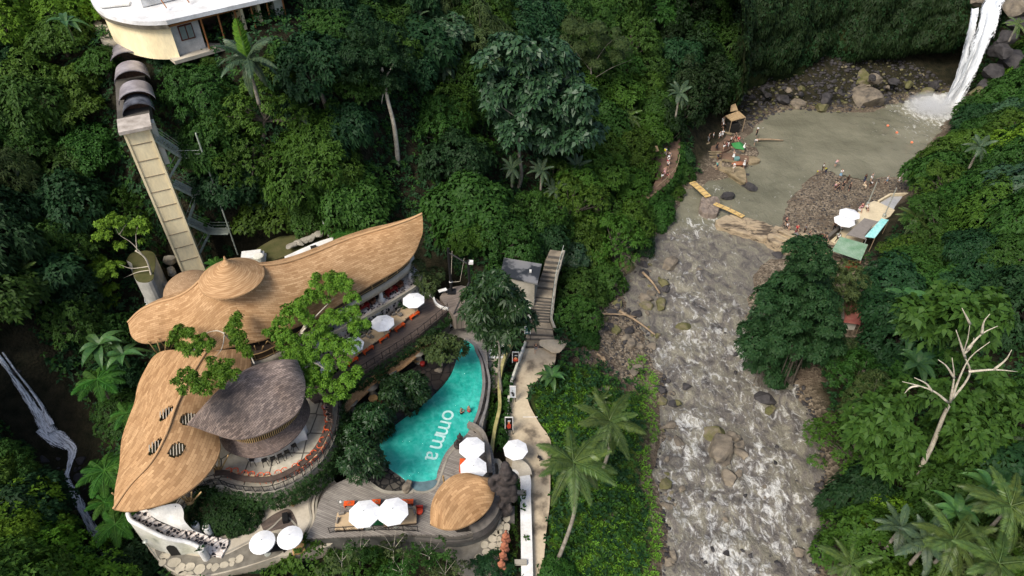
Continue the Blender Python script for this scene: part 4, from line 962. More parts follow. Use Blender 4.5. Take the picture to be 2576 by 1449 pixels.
# planked white wall with life ring
a, b = P(1120, 830, 6.3), P(1185, 785, 6.3); mb = MB(); mb.beam(a+Vector((0, 0, .9)), b+Vector((0, 0, .9)), .2, 1.8)
w_ = mb.build('white_board_wall', mat('white_boards', (.72, .71, .68), (.55, .54, .5), scale=3, vscale=(3, 3, .2)), org=a); tag(w_, 'white boarded wall with a life ring above the pool paving', 'wall')
q = a.lerp(b, .42)+Vector((0, 0, 1.0)); d = (b-a).normalized(); nn = Vector((d.y, -d.x, 0))
for i_, (m_, st) in enumerate(((flat('ring_red', (.6, .02, .02)), 0), (WHITE, 1))):
 mb = MB()
 for s in range(4):
  A0 = s*math.pi/2+(.15 if st == 0 else -.15); A1 = A0+(1.27 if st == 0 else .3)
  mb.tube([q+nn*.2+d*.38*math.cos(A0+(A1-A0)*k/6)+Vector((0, 0, .38*math.sin(A0+(A1-A0)*k/6))) for k in range(7)], .09, 8)
 if st == 0: ring = mb.build('life_ring', m_, org=q); tag(ring, 'red and white life ring hung on the white boarded wall', 'life ring')
 else: mb.build('white_bands', m_, ring)
# strip canopy below the deck ----------------------------------------------------
t = empty('strip_canopy', P(970, 950, 6.2), 'narrow tan shingle canopy over the shaded poolside lounge', 'canopy')
for Aa, Bb in ((((1083,845),(1030,880),(990,905),(958,925)),((1087,862),(1040,905),(1005,932),(968,952))), (((955,928),(920,955),(890,985),(861,1015)),((968,953),(935,978),(900,1010),(866,1043)))):
 A_ = catmull(vz(Aa, 8.1), 24); B_ = catmull(vz(Bb, 7.5), 24); mb = MB()
 mb.shell([[p.lerp(q, t_/5) for t_ in range(6)] for p, q in zip(A_, B_)], .12, [[(i*.5, j*.32) for j in range(6)] for i in range(24)]); mb.build('canopy_slope', SHP, t, sm=True)
for u, v in ((1055,915),(985,965),(888,1040),(940,1000)):
 mb = MB(); q = P(u, v, 5.6); mb.lathe(tuple(q), [(.75, 0), (.5, .4), (.33, 1.0), (.4, 1.6), (.8, 2.0)], 12); mb.build('stone_column', CONC, t, sm=True)
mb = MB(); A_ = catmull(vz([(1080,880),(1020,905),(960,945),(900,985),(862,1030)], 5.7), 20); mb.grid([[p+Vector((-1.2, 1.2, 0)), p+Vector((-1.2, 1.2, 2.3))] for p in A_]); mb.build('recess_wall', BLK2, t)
# ---------------- pool and lower terraces ----------------
zp = 6.0
t = empty('pool_terrace', P(1050, 1250, 4), 'grey timber and stone terrace wrapping the turquoise pool', 'terrace')
PT_I = [(770,1355),(795,1300),(800,1270),(830,1225),(900,1190),(930,1150),(900,1120),(860,1050),(960,960),(1090,860),(1185,800),(1215,850),(1226,900),(1230,1000),(1214,1080),(1238,1130),(1248,1205),(1255,1260),(1238,1310),(1200,1336),(1150,1348),(1090,1345),(1000,1345),(880,1350)]
mb = MB(); mb.prism([(p.x, p.y) for p in catmull(vz(PT_I+PT_I[:1], zp), 120)[:-1]], 3.5, zp); mb.build('deck_floor', DECK2, t)
def sheet(pts_i, z, name, m, parent, th=.0, n=90, closed=True):
 pts = catmull(vz(pts_i+[pts_i[0]], z), n)[:-1]; mb = MB()
 if th: mb.prism([(p.x, p.y) for p in pts], z-th, z)
 else:
  mb.add(pts if sum(pts[i-1].x*pts[i].y-pts[i].x*pts[i-1].y for i in range(len(pts))) > 0 else pts[::-1], [tuple(range(len(pts)))])
 return mb.build(name, m, parent), pts
sheet([(865,1045),(930,985),(1000,930),(1090,870),(1165,850),(1150,900),(1130,950),(1085,1000),(1020,1050),(965,1095),(950,1140),(925,1175),(890,1150),(870,1100)], zp+.008, 'basalt_floor', WET, t)
sheet([(925,1150),(955,1148),(968,1168),(990,1188),(1018,1208),(1030,1222),(1015,1235),(990,1237),(960,1232),(930,1212),(905,1190)], zp+.014, 'cobble_bed', PEB, t)
# pool
POOL_I = [(1158,860),(1171,856),(1191,870),(1195,883),(1208,913),(1213,966),(1205,1016),(1195,1050),(1178,1086),(1158,1106),(1141,1116),(1121,1139),(1108,1166),(1100,1188),(1095,1206),(1065,1211),(1035,1210),(1018,1207),(1005,1196),(985,1183),(968,1166),(955,1143),(950,1118),(955,1099),(973,1078),(991,1061),(1025,1043),(1058,1023),(1080,999),(1102,980),(1120,958),(1140,930),(1146,910),(1141,896),(1150,876)]
po = empty('swimming_pool', P(1100, 1050, 5.9), 'curved turquoise swimming pool with white lettering on its floor', 'swimming pool')
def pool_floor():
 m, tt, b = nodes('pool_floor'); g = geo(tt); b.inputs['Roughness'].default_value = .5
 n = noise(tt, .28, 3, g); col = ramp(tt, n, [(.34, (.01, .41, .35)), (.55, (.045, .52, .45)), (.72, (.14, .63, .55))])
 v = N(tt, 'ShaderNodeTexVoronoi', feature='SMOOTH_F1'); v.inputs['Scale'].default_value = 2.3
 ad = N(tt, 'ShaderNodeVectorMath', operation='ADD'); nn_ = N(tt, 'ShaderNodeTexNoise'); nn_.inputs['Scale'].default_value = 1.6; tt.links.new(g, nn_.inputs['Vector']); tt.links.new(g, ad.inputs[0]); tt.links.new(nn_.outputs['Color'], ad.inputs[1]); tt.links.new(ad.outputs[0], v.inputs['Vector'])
 col = mix(tt, ramp(tt, v.outputs['Distance'], [(.3, 0.0), (.75, .35)]), col, (.25, .78, .72)); tt.links.new(col, b.inputs['Base Color']); return m  # lighter cell network: water caustics painted into the floor colour
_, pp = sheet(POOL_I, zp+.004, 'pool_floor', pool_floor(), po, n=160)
sheet([(1095,1206),(1065,1211),(1035,1210),(1018,1208),(1030,1222),(1045,1235),(1070,1236),(1090,1226),(1100,1212)], zp+.02, 'shallow_ledge', mat('ledge_tiles', (.13, .20, .22), (.09, .14, .15), scale=2, rough=.3), po)
def watm(name, col, sc_=2.6):
 m, tt, b = nodes(name); out = tt.nodes['Material Output']; g = geo(tt)
 gl = N(tt, 'ShaderNodeBsdfGlossy'); gl.inputs['Roughness'].default_value = .06; tr = N(tt, 'ShaderNodeBsdfTransparent'); tr.inputs[0].default_value = c4(col)
 bp = N(tt, 'ShaderNodeBump'); bp.inputs['Strength'].default_value = .9; bp.inputs['Distance'].default_value = .12; tt.links.new(noise(tt, sc_, 4, g, .6, 1.0), bp.inputs['Height'])
 fr = N(tt, 'ShaderNodeFresnel'); fr.inputs[0].default_value = 1.33; tt.links.new(bp.outputs[0], fr.inputs['Normal']); tt.links.new(bp.outputs[0], gl.inputs['Normal'])
 mx = N(tt, 'ShaderNodeMixShader'); mu = N(tt, 'ShaderNodeMath', operation='MULTIPLY'); tt.links.new(fr.outputs[0], mu.inputs[0]); mu.inputs[1].default_value = 1.4
 tt.links.new(mu.outputs[0], mx.inputs[0]); tt.links.new(tr.outputs[0], mx.inputs[1]); tt.links.new(gl.outputs[0], mx.inputs[2]); tt.links.new(mx.outputs[0], out.inputs[0]); return m
PW = watm('pool_water', (.82, .97, .95))
mb = MB(); mb.add([p+Vector((0, 0, .06)) for p in (pp if sum(pp[i-1].x*pp[i].y-pp[i].x*pp[i-1].y for i in range(len(pp))) > 0 else pp[::-1])], [tuple(range(len(pp)))]); wo = mb.build('water_surface', PW, po)
def kerbline(lst, z, w, h, m, parent, name='kerb', n=40):
 A = catmull(vz(lst, z), n); mb = MB(); Gd = []
 for i, p in enumerate(A):
  d = (A[min(i+1, n-1)]-A[max(i-1, 0)]).normalized(); nr = Vector((d.y, -d.x, 0)); Gd.append([p-nr*w/2+Vector((0, 0, -.3)), p-nr*w/2+Vector((0, 0, h)), p+nr*w/2+Vector((0, 0, h)), p+nr*w/2+Vector((0, 0, -.3))])
 mb.grid(Gd); return mb.build(name, m, parent)
LEDGE = mat('ledge_stone', (.21, .20, .19), (.12, .115, .11), scale=1, rough=.8, bmp=.3)
kerbline([(1172,853),(1193,868),(1200,885),(1212,913),(1218,966),(1210,1018),(1199,1053),(1185,1080)], zp, .28, .1, LEDGE, po, 'infinity_edge')
kerbline([(1185,856),(1202,872),(1215,895),(1226,930),(1231,966),(1224,1020),(1212,1056),(1200,1090)], zp, .25, .05, LEDGE, po, 'outer_edge')
sheet([(1176,853),(1197,868),(1204,883),(1215,913),(1221,966),(1213,1018),(1202,1053),(1190,1080),(1199,1088),(1211,1055),(1222,1018),(1229,966),(1224,930),(1213,895),(1200,872),(1185,855)], zp+.03, 'overflow_channel', WET, po, n=120)
kerbline([(1030,1224),(1045,1237),(1072,1238),(1095,1227),(1104,1210),(1118,1170),(1130,1143),(1150,1120)], zp, .22, .05, CONC, po, 'pool_kerb')
kerbline([(905,1192),(930,1215),(960,1235),(990,1240),(1020,1238),(1040,1238)], zp, .3, .09, CONC, po, 'bed_kerb')
# lettering on the pool floor
def letter(ch, u, v, rot, h, parent):
 c = bpy.data.curves.new('letter', 'FONT'); c.body = ch; c.size = h/.52; c.align_x = 'CENTER'; c.extrude = 0; c.offset = .012
 o = bpy.data.objects.new('tmp', c); COL.objects.link(o); dg = bpy.context.evaluated_depsgraph_get(); me = bpy.data.meshes.new_from_object(o.evaluated_get(dg)); bpy.data.objects.remove(o)
 p = P(u, v, zp+.012); me.transform(Matrix.Translation((0, -h/2, 0))); me.transform(Matrix.Rotation(rot, 4, 'Z')); q = p-wloc(parent); me.transform(Matrix.Translation(q)); me.materials.clear()
 return mesh_obj('letter', me, LETM, parent)
LETM = flat('white_tiles', (.92, .95, .95), .5)
d = P(1088, 1148, zp)-P(1128, 1045, zp); ang = math.atan2(d.y, d.x)
for ch, u, v in (('o', 1128.6, 1045), ('m', 1118, 1077), ('m', 1103.4, 1111), ('a', 1088.5, 1148)): letter(ch, u, v, ang, 1.34, po)
# rocks by the pool
def rock_mesh(seed, sx=1, sy=.8, sz=.6, rough_=.22, sub=3):
 import bmesh
 bm = bmesh.new(); bmesh.ops.create_icosphere(bm, subdivisions=sub, radius=1); r_ = random.Random(seed)
 pl = [(Vector((r_.gauss(0, 1), r_.gauss(0, 1), r_.gauss(0, 1))).normalized(), .48+r_.random()*.36) for _ in range(14)]
 for v in bm.verts:
  for n_, d_ in pl:
   k = v.co.dot(n_)-d_
   if k > 0: v.co -= n_*k*.96
  f = float(fbm([v.co.x*1.3+seed], [v.co.y*1.3+v.co.z*1.7], 4)[0]); v.co *= 1+f*rough_
  v.co = Vector((v.co.x*sx, v.co.y*sy, v.co.z*sz))
 me = bpy.data.meshes.new('rock'); bm.to_mesh(me); bm.free(); return me
ROCKS = [rock_mesh(k, 1, .7+.25*(k % 2), .55+.12*(k % 3)) for k in range(7)]
def rock(p, s, m, label, group=None, k=None, rz=None, name='rock', sz=None):
 me = ROCKS[k if k is not None else random.randrange(7)]
 o = bpy.data.objects.new(name, me)
 if not me.materials: me.materials.append(STONE)
 COL.objects.link(o); o.location = p; o.rotation_euler = (0, 0, rz if rz is not None else random.random()*6); o.scale = (s, s, (sz or s))
 o.material_slots[0].link = 'OBJECT'; o.material_slots[0].material = m; return tag(o, label, 'rock', group)
random.seed(3)
rock(P(1025, 1222, zp+.3), .72, STONE, 'pale upright boulder at the shallow end of the pool', k=1, rz=1.2, name='boulder', sz=.9)
rock(P(1104, 931, zp+.1), .6, STONE, 'small flat stone on the dark basalt shelf beside the pool', k=2, rz=.3, name='boulder', sz=.3)
# small leaf canopy over the pool bar
t = empty('leaf_canopy', P(1165, 1270, 6), 'small tan leaf shaped shingle canopy at the corner of the pool deck', 'canopy')
A_ = [(1243,1205,9.3),(1205,1196,9.5),(1175,1189,9.6),(1141,1196,9.6),(1111,1219,9.5),(1092,1249,9.4),(1083,1280,9.2),(1082,1318,9.0)]
B_ = [(1243,1205,9.3),(1245,1228,8.9),(1241,1256,8.7),(1228,1281,8.6),(1207,1302,8.6),(1178,1320,8.6),(1145,1331,8.7),(1112,1330,8.8),(1082,1318,9.0)]
loft_roof('shingle_roof', vz(A_), vz(B_), 1.0, SHP, t, n=60, m=22, th=.2)
for u, v in ((1200,1290),(1130,1318),(1228,1250),(1120,1240)):
 mb = MB(); mb.tube([P(u, v, 6), P(u, v, 6)+Vector((0, 0, 2.9))], .09, 8); mb.build('post', BAMBOO, t)
kerbline([(1185,1345),(1215,1330),(1240,1300),(1250,1262)], 6, .9, .9, mat('counter_boards', (.17, .15, .13), (.10, .09, .08), scale=2), t, 'bar_counter', 24)
sheet([(1150,1340),(1200,1330),(1235,1290),(1245,1240),(1232,1240),(1215,1285),(1185,1312),(1140,1325)], 6.05, 'dark_floor', BLK2, t)
t = empty('curved_bench_wall', P(1225, 1150, 6), 'weathered timber capped curved wall at the right edge of the pool deck', 'wall')
kerbline([(1178,1074),(1200,1084),(1218,1105),(1228,1145),(1234,1200)], 6, .42, .75, mat('weathered_cap', (.25, .22, .18), (.15, .13, .11), scale=2, bmp=.4), t, 'wall_cap', 30)
kerbline([(1045,1350),(1120,1358),(1180,1352),(1222,1334),(1250,1302),(1262,1262),(1262,1225)], 5.7, .55, .1, DARKC, t, 'outer_wall', 30)
t = empty('retaining_wall', P(1150, 1360, 3.4), 'dark stained curved retaining wall below the pool deck', 'wall');
A_ = catmull(vz([(770,1358),(880,1353),(1000,1350),(1090,1352),(1150,1357),(1205,1343),(1245,1315),(1262,1265)], 5.95), 50); mb = MB(); mb.grid([[p, p+Vector((0, -.1, -2.6))] for p in A_]); mb.build('wall_face', mat('dark_wall', (.12, .115, .10), (.05, .048, .042), scale=.8, bmp=.4), t)
# paving: left garden terrace, right stepping path
def rounds(name, label, pts, z, parent=None, base_m=None, base=None, seed=1, nv=11, mt=None):
 r_ = random.Random(seed); mb = MB()
 for (u, v, ru, rv_) in pts:
  c = P(u, v, z); e = P(u+ru, v, z); g_ = P(u, v+rv_, z); a, b = (e-c).length, (g_-c).length; ph = r_.random()*6
  poly = [(c.x+a*math.cos(2*math.pi*k/nv+ph)*(1+.08*r_.uniform(-1, 1)), c.y+b*math.sin(2*math.pi*k/nv+ph)*(1+.08*r_.uniform(-1, 1))) for k in range(nv)]
  mb.prism(poly, z-.02, z+.045)
 return mb.build(name, mt or SLABR, parent, bevel=0)
SLABR = mat('slab_stone', (.52, .46, .35), (.36, .32, .24), scale=.9, rough=.9, bmp=.2)
GROUT = mat('grout', (.22, .20, .16), (.14, .125, .10), scale=1.5, rough=.95)
t = empty('garden_terrace', P(620, 1380, 4), 'pale concrete garden terrace edged with rounded paving slabs', 'terrace'); zt = 5.2
sheet([(470,1330),(560,1340),(640,1270),(720,1235),(800,1215),(838,1205),(850,1240),(815,1270),(800,1300),(795,1345),(840,1350),(830,1372),(760,1392),(700,1400),(640,1420),(570,1440),(500,1452),(440,1440),(400,1410),(370,1372),(390,1345)], zt, 'terrace_floor', CONCL, t, th=1.6, n=120)
sheet([(385,1368),(430,1385),(500,1400),(560,1398),(620,1370),(690,1340),(715,1375),(700,1396),(640,1417),(570,1436),(500,1448),(440,1436),(400,1406)], zt+.006, 'slab_joints', GROUT, t)
# border slabs
kz = zc(400, 1740, 600, 1647)
sl_ = [(785,1305,75,50),(850,1370,55,60),(955,1350,55,45),(1060,1375,60,55),(1165,1345,30,30),(1230,1355,40,45),(1325,1330,50,35),(1410,1320,30,25),(1490,1265,45,45),(1415,1275,40,22),(660,1300,40,40),(690,1230,60,40),(700,1160,55,40),(880,1420,50,22),(960,1420,35,18)]
rounds('border_slabs', '', [kz(a, b)+(c*.2328, d_*.2328) for a, b, c, d_ in sl_], zt+.01, t)
for k, (o, m_) in enumerate(((0, CONC), (9, CONCL), (18, CONC))):   # curved steps
 kerbline([(838-o*1.3,1200+o*.4),(820-o*1.2,1222),(803-o,1250),(797-o,1275),(797-o*.8,1310),(785-o,1345)], zt, .2, .35-.1*k, m_, t, 'curved_step', 30)
kerbline([(560,1394),(620,1365),(680,1330),(720,1300),(760,1350),(735,1380)], zt, .15, .06, CONC, t, 'inlay_kerb', 30)
sheet([(655,1318),(690,1293),(725,1280),(742,1300),(745,1325),(700,1332),(668,1338)], zt+.012, 'round_boards', DECK, t)
mb = MB(); mb.box(P(718, 1303, zt+.25), (.5, .9, .5), .3); mb.build('black_hatch', BLACK, t)
t = empty('stepping_path', P(1230, 1300, 4), 'concrete path set with round pale stepping slabs right of the pool canopy', 'path'); zs = 4.6
sheet([(1225,1160),(1262,1165),(1268,1260),(1268,1420),(1250,1449),(1180,1449),(1140,1420),(1120,1380),(1190,1362),(1235,1335),(1262,1290),(1250,1240),(1228,1215)], zs, 'path_bed', GROUT, t, th=1.3, n=100)
kz = zc(1300, 1900, 800, 2576); q = [(2117,325,25,25),(2200,335,55,40),(2160,400,38,45),(2235,440,48,65),(2125,480,48,48),(2190,515,20,20),(2140,570,55,42),(2240,565,42,55),(2150,630,35,30),(2100,640,45,45),(2235,640,30,40),(2065,710,60,50),(2140,720,30,40),(2150,790,40,45),(2060,800,60,40),(1960,790,50,50),(1985,885,60,50),(2115,885,60,55),(1890,955,60,55),(2025,1020,85,90),(2025,1140,60,45)]
rounds('round_slabs', '', [kz(a, b)+(c*.198, d_*.198) for a, b, c, d_ in q], zs, t)
kerbline([(1228,1175),(1250,1165),(1260,1180),(1258,1205),(1245,1215)], 4.6, .5, .5, CONC, t, 'curved_seat', 14)
# outer path, wall strip
t = tag(sheet(PATH_I, 3.55, 'riverside_path', PATHM, None, th=.5, n=140)[0], 'worn tan concrete riverside footpath with dark stains', 'path', kind='structure')
t = empty('white_path_wall', P(1310, 1350, 3.4), 'long white capped wall between the planted strip and the riverside path', 'wall')
kerbline([(1290,1185),(1312,1192),(1322,1215),(1322,1260),(1324,1350),(1326,1460),(1326,1500)], 3.6, 1.05, .62, WHITE, t, 'wall_cap', 40)
kerbline([(1288,1175),(1305,1178),(1318,1190),(1322,1205)], 3.6, 1.3, .66, CONCL, t, 'round_end', 14)
for v in (1240, 1415):
 mb = MB(); mb.box(P(1310, v, 4.35), (1.1, .45, .3), 0); mb.build('drain_box', CONC, t)
t = empty('stone_edge_wall', P(1240, 1000, 3.6), 'low pale wall and slab walk between the pool and the riverside path', 'wall')
kerbline([(1290,862),(1275,890),(1262,930),(1256,975),(1257,1030),(1246,1080),(1236,1140)], 4.8, .35, .5, mat('mossy_cap', (.42, .36, .16), (.20, .20, .06), scale=1.3), t, 'wall_cap', 30)
sheet([(1240,845),(1290,845),(1262,925),(1254,970),(1236,975),(1232,930),(1226,890)], 4.9, 'slab_walk', SLAB, t, th=1.2)
for k in range(4):
 mb = MB(); mb.beam(P(1231, 872+k*9, 5.05+.0*k), P(1268, 872+k*9, 5.05), .25, .28-.04*k); mb.build('step', WHITE, t)
kerbline([(1322,868),(1310,900),(1296,940),(1285,975),(1276,1040),(1272,1100)], 3.6, .25, .75, WHITED, t, 'white_wall', 30)
# mosaic stair -------------------------------------------------------------
kz = zc(400, 1740, 600, 1647)
t = empty('mosaic_stair', P(420, 1370, 4), 'white walled curved outdoor stair with black and white pebble mosaic steps', 'stair')
outr = catmull(vz([kz(310,770)+(9.0,),kz(345,850)+(9.0,),kz(440,905)+(8.9,),kz(560,970)+(8.5,),kz(690,1030)+(8.0,),kz(810,1060)+(7.5,),kz(930,1080)+(7.0,),kz(1030,1115)+(6.6,),kz(1110,1160)+(6.3,)]), 49)
innr = catmull(vz([kz(480,700)+(8.7,),kz(520,780)+(8.6,),kz(610,845)+(8.3,),kz(700,885)+(7.9,),kz(850,945)+(7.2,),kz(1000,965)+(6.7,),kz(1120,1010)+(6.2,),kz(1250,1040)+(5.7,),kz(1370,1060)+(5.35,)]), 49)
mb = MB(); ns = 16
for k in range(ns):
 i0, i1 = k*3, k*3+3; zz = 8.6-(8.6-5.35)*k/ns
 mb.prism([(outr[i0].x, outr[i0].y), (outr[i1].x, outr[i1].y), (innr[i1].x, innr[i1].y), (innr[i0].x, innr[i0].y)], 4.2, zz+(.4 if k < 2 else .15) if 0 else zz)
mb.build('steps', TERRA, t)
mb = MB(); mb.prism([tuple(P(*kz(*q), 5.45))[:2] for q in ((1110,1170),(1250,1040),(1370,1060),(1365,1110),(1290,1245),(1200,1230))], 4.2, 5.42); mb.build('foot_landing', TERRA, t)
mb = MB(); mb.grid([[p+Vector((0, 0, .1)), p+Vector((0, .0, .12))+(p-innr[i]).normalized()*.32, p+(p-innr[i]).normalized()*.36+Vector((0, 0, -5))] for i, p in enumerate(outr)]);
mb.grid([[p+Vector((0, 0, -3)), p+Vector((0, 0, .1))] for p in outr]); mb.build('outer_wall', WHITED, t)
mb = MB(); mb.tube([p+Vector((0, 0, .15))+(p-innr[i]).normalized()*.16 for i, p in enumerate(outr)], .2, 8); mb.build('coping', WHITE, t, sm=True)
iw = vz([kz(495,740)+(9.8,),kz(660,690)+(9.8,),kz(830,668)+(9.8,),kz(885,750)+(9.5,),kz(895,850)+(8.6,),kz(1000,960)+(7.0,),kz(1110,1005)+(6.4,)])
mb = MB(); A_ = catmull(iw, 30); B_ = catmull(innr[2:38], 30); mb.grid([[a, a.lerp(b, .5)+Vector((0, 0, .15)), b+Vector((0, 0, .0))] for a, b in zip(A_, B_)]); mb.build('inner_wall', WHITE, t, sm=True)
mb = MB(); q = P(*kz(810, 1215), 5.25)+Vector((0, -.1, 0)); d = (outr[36]-outr[30]).normalized(); d.z = 0
arch = [q+d*x+Vector((0, 0, z)) for x, z in ((-.5, 0), (.5, 0), (.5, 1.3), (.38, 1.65), (0, 1.85), (-.38, 1.65), (-.5, 1.3))]; mb.add(arch, [tuple(range(7))]); mb.build('arched_doorway', BLK2, t)
for a, b in ((1065,985),(1185,1015),(1130,1250)):
 q = P(*kz(a, b), 5.3); mb = MB(); mb.lathe(tuple(q), [(.33, -.2), (.33, 1.6), (.27, 1.68), (.2, 1.5)], 16); o = mb.build('planter_column', WHITE, org=q, sm=False); tag(o, {1065:'white cylinder planter column beside the hedge at the stair head side',1185:'white cylinder planter column nearest the hedge corner',1130:'white cylinder column ending the outer stair wall'}[a], 'planter', 'white planter columns of the mosaic stair')
 V_ = rosettes(np.array([[0, 0, 1.62]]), np.array([[0, 0, 1.]]), 14, .45, .12, np.random.RandomState(a), .6); me = np_mesh('plant', V_, quads(V_)); mesh_obj('plant', me, LM['c'], o)
q = P(*kz(1240, 975), 5.25); mb = MB(); mb.lathe(tuple(q), [(.26, 0), (.33, .55), (.29, .55), (.22, .08)], 14); tag(mb.build('white_pot', WHITE, org=q, sm=True), 'open round white pot beside the hedge mound', 'pot')
t = empty('garden_lamp', P(*kz(600,1250), 5.2), 'thin pole garden lamp standing beside the white stair wall', 'lamp'); mb = MB(); a_ = wloc(t); mb.tube([a_, a_+Vector((0, 0, 2.9))], .03, 6); mb.build('pole', STEEL, t); mb = MB(); mb.lathe(tuple(a_+Vector((0, 0, 2.9))), [(.05, 0), (.22, .06), (.05, .16)], 10); mb.build('lamp_shade', STEEL, t)
# ---------------- umbrellas and furniture ----------------
def make_umbrella(label, group, R_=1.25, n=8, h=2.4, vent=True):
 t = empty('parasol', (0, 0, 0), label, 'parasol', group); mb = MB(); vs_ = []
 mb.tube([(0, 0, 0), (0, 0, h+.1)], .04, 8); mb.lathe((0, 0, 0), [(.3, 0), (.3, .08), (.06, .1)], 12); mb.build('pole', STEEL, t)
 mb = MB(); prof = [(.001, .42), (R_*.35, .30), (R_*.7, .15), (R_, 0)]
 for r, z in prof:
  for k in range(n): vs_.append((r*math.cos(2*math.pi*(k+.5)/n), r*math.sin(2*math.pi*(k+.5)/n), h-.3+z))
 mb.add(vs_, [(i*n+k, i*n+(k+1) % n, (i+1)*n+(k+1) % n, (i+1)*n+k) for i in range(3) for k in range(n)])
 b = 3*n; mb.add([vs_[b+k] for k in range(n)]+[(x, y, z-.1) for x, y, z in vs_[b:b+n]], [(k, (k+1) % n, n+(k+1) % n, n+k) for k in range(n)])
 mb.build('canopy', CANV, t); mb = MB()
 for k in range(n): a = 2*math.pi*(k+.5)/n; mb.tube([(0, 0, h+.05), (R_*math.cos(a), R_*math.sin(a), h-.33)], .012, 3)
 mb.build('ribs', STEEL, t); mb = MB(); mb.lathe((0, 0, h+.1), [(.05, 0), (.03, .08), (.005, .1)], 8); mb.build('finial', STEEL, t); return t
UM = make_umbrella('x', 'white octagonal parasols'); UR = make_umbrella('x', 'round white parasols', 1.12, 20)
def put_u(src, u, v, zf, label, rz=0, s=1, first=False):
 p = P(u, v, zf+2.3*s); p.z = zf; o = src if first else copy_tree(src); o.location = p; o.rotation_euler = (0, 0, rz); o.scale = (s, s, s); o['label'] = label; return o
for k, (u, v, z, l, rz, s) in enumerate([(1040,752,zd,'white octagonal parasol over the farthest daybed of the long deck',.1,1.03),(962,809,zd,'white octagonal parasol in the middle of the long deck',.2,1.05),(885,865,zd,'white octagonal parasol over the long deck beside the big deck tree',.0,1.02),(805,925,zd,'white parasol half hidden under the big deck tree',.3,.9),
  (1187,1123,6,'white octagonal parasol nearest the swimmers, on the pool deck',.05,1.05),(1191,1175,6,'white octagonal parasol tucked against the small leaf canopy',.1,1.06),(1297,1128,3.7,'white octagonal parasol beside the dark statue on the riverside path',.2,1.02),
  (915,1289,6,'white octagonal parasol left of the green rug on the lower deck',.12,1.14),(988,1283,6,'white octagonal parasol right of the green rug on the lower deck',.2,1.14)]): put_u(UM, u, v, z, l, rz, s, k == 0)
put_u(UR, 658, 1361, zt, 'round white parasol farther left on the garden terrace', 0, 1, True); put_u(UR, 728, 1349, zt, 'round white parasol beside the tan daybed on the garden terrace', .2, 1.0)
def soft_box(mb, c, s, rz): mb.box(c, s, rz); return mb
def daybed(p, rz, label, group, w=2.1, l=1.7):
 t = empty('daybed', p, label, 'daybed', group, rz); z = p.z*0
 def bb(nm, c, s, m, bev=.05, r_=0, tl=None):
  mb = MB(); mb.box(c, s, r_, tl); o = mb.build(nm, m, None, org=(0, 0, 0), bevel=bev); o.parent = t; o.location = (0, 0, 0); return o
 bb('base', (0, 0, .18), (w*.98, l*.98, .3), WOODD, .02); bb('mattress', (0, 0, .42), (w, l, .2), CUSH, .06)
 for x, y, r_ in ((-w*.32, l*.36, .2), (w*.3, l*.36, -.3), (-w*.42, -.05, 1.4), (w*.44, .1, 1.7)): bb('pillow', (x, y, .68), (.55, .16, .36), GREYC, .06, r_)
 return t
def otable(p, rz, label, group, w=1.35, d=.45, m=None):
 t = empty('low_table', p, label, 'table', group, rz); mb = MB(); mb.box((0, 0, .42), (w, d, .07)); o = mb.build('tabletop', m or ORANGE, None, org=(0, 0, 0), bevel=.01); o.parent = t; o.location = (0, 0, 0)
 for x in (-w*.42, w*.42):
  mb = MB(); mb.box((x, 0, .2), (.08, d*.9, .38)); o = mb.build('leg', m or ORANGE, None, org=(0, 0, 0)); o.parent = t; o.location = (0, 0, 0)
 mb = MB();
 for x, y in ((0, .05), (.12, -.05), (-.08, -.06)): mb.lathe((x, y, .46), [(.04, 0), (.04, .1), (.02, .13)], 8)
 o = mb.build('condiments', CUSH, None, org=(0, 0, 0)); o.parent = t; o.location = (0, 0, 0); return t
dd_ = P(1029, 789, zd)-P(916, 869, zd); rzd = math.atan2(dd_.y, dd_.x)
where = ['farthest, by the white parasol at the deck end', 'second from the far end of the long deck', 'in the middle of the long deck', 'nearer the big tree on the long deck', 'half under the big tree on the long deck']
bed0 = None
for k, (u, v) in enumerate([(1024,790),(992,815),(952,845),(914,871),(872,902)]):
 p = P(u, v, zd); L_ = 'tan daybed with grey pillows, '+where[k]
 if bed0 is None: bed0 = daybed(p, rzd, L_, 'tan daybeds along the long deck')
 else: c = copy_tree(bed0, p, rzd); c['label'] = L_
tb0 = None
for k, (u, v) in enumerate([(1043,797),(1006,827),(966,855),(927,884),(888,913)]):
 p = P(u, v, zd); L_ = 'bright orange low table before the daybed '+where[k]
 if tb0 is None: tb0 = otable(p, rzd, L_, 'orange low tables along the long deck')
 else: c = copy_tree(tb0, p, rzd); c['label'] = L_
for k, (u, v) in enumerate([(1014,809),(976,838),(938,866),(900,894)]):
 p = P(u, v, zd); c = copy_tree(tb0, p, rzd, (.5, .9, .8)); c['label'] = 'dark orange stool table beside the daybed '+where[k]; c['group'] = 'orange stool tables along the long deck'
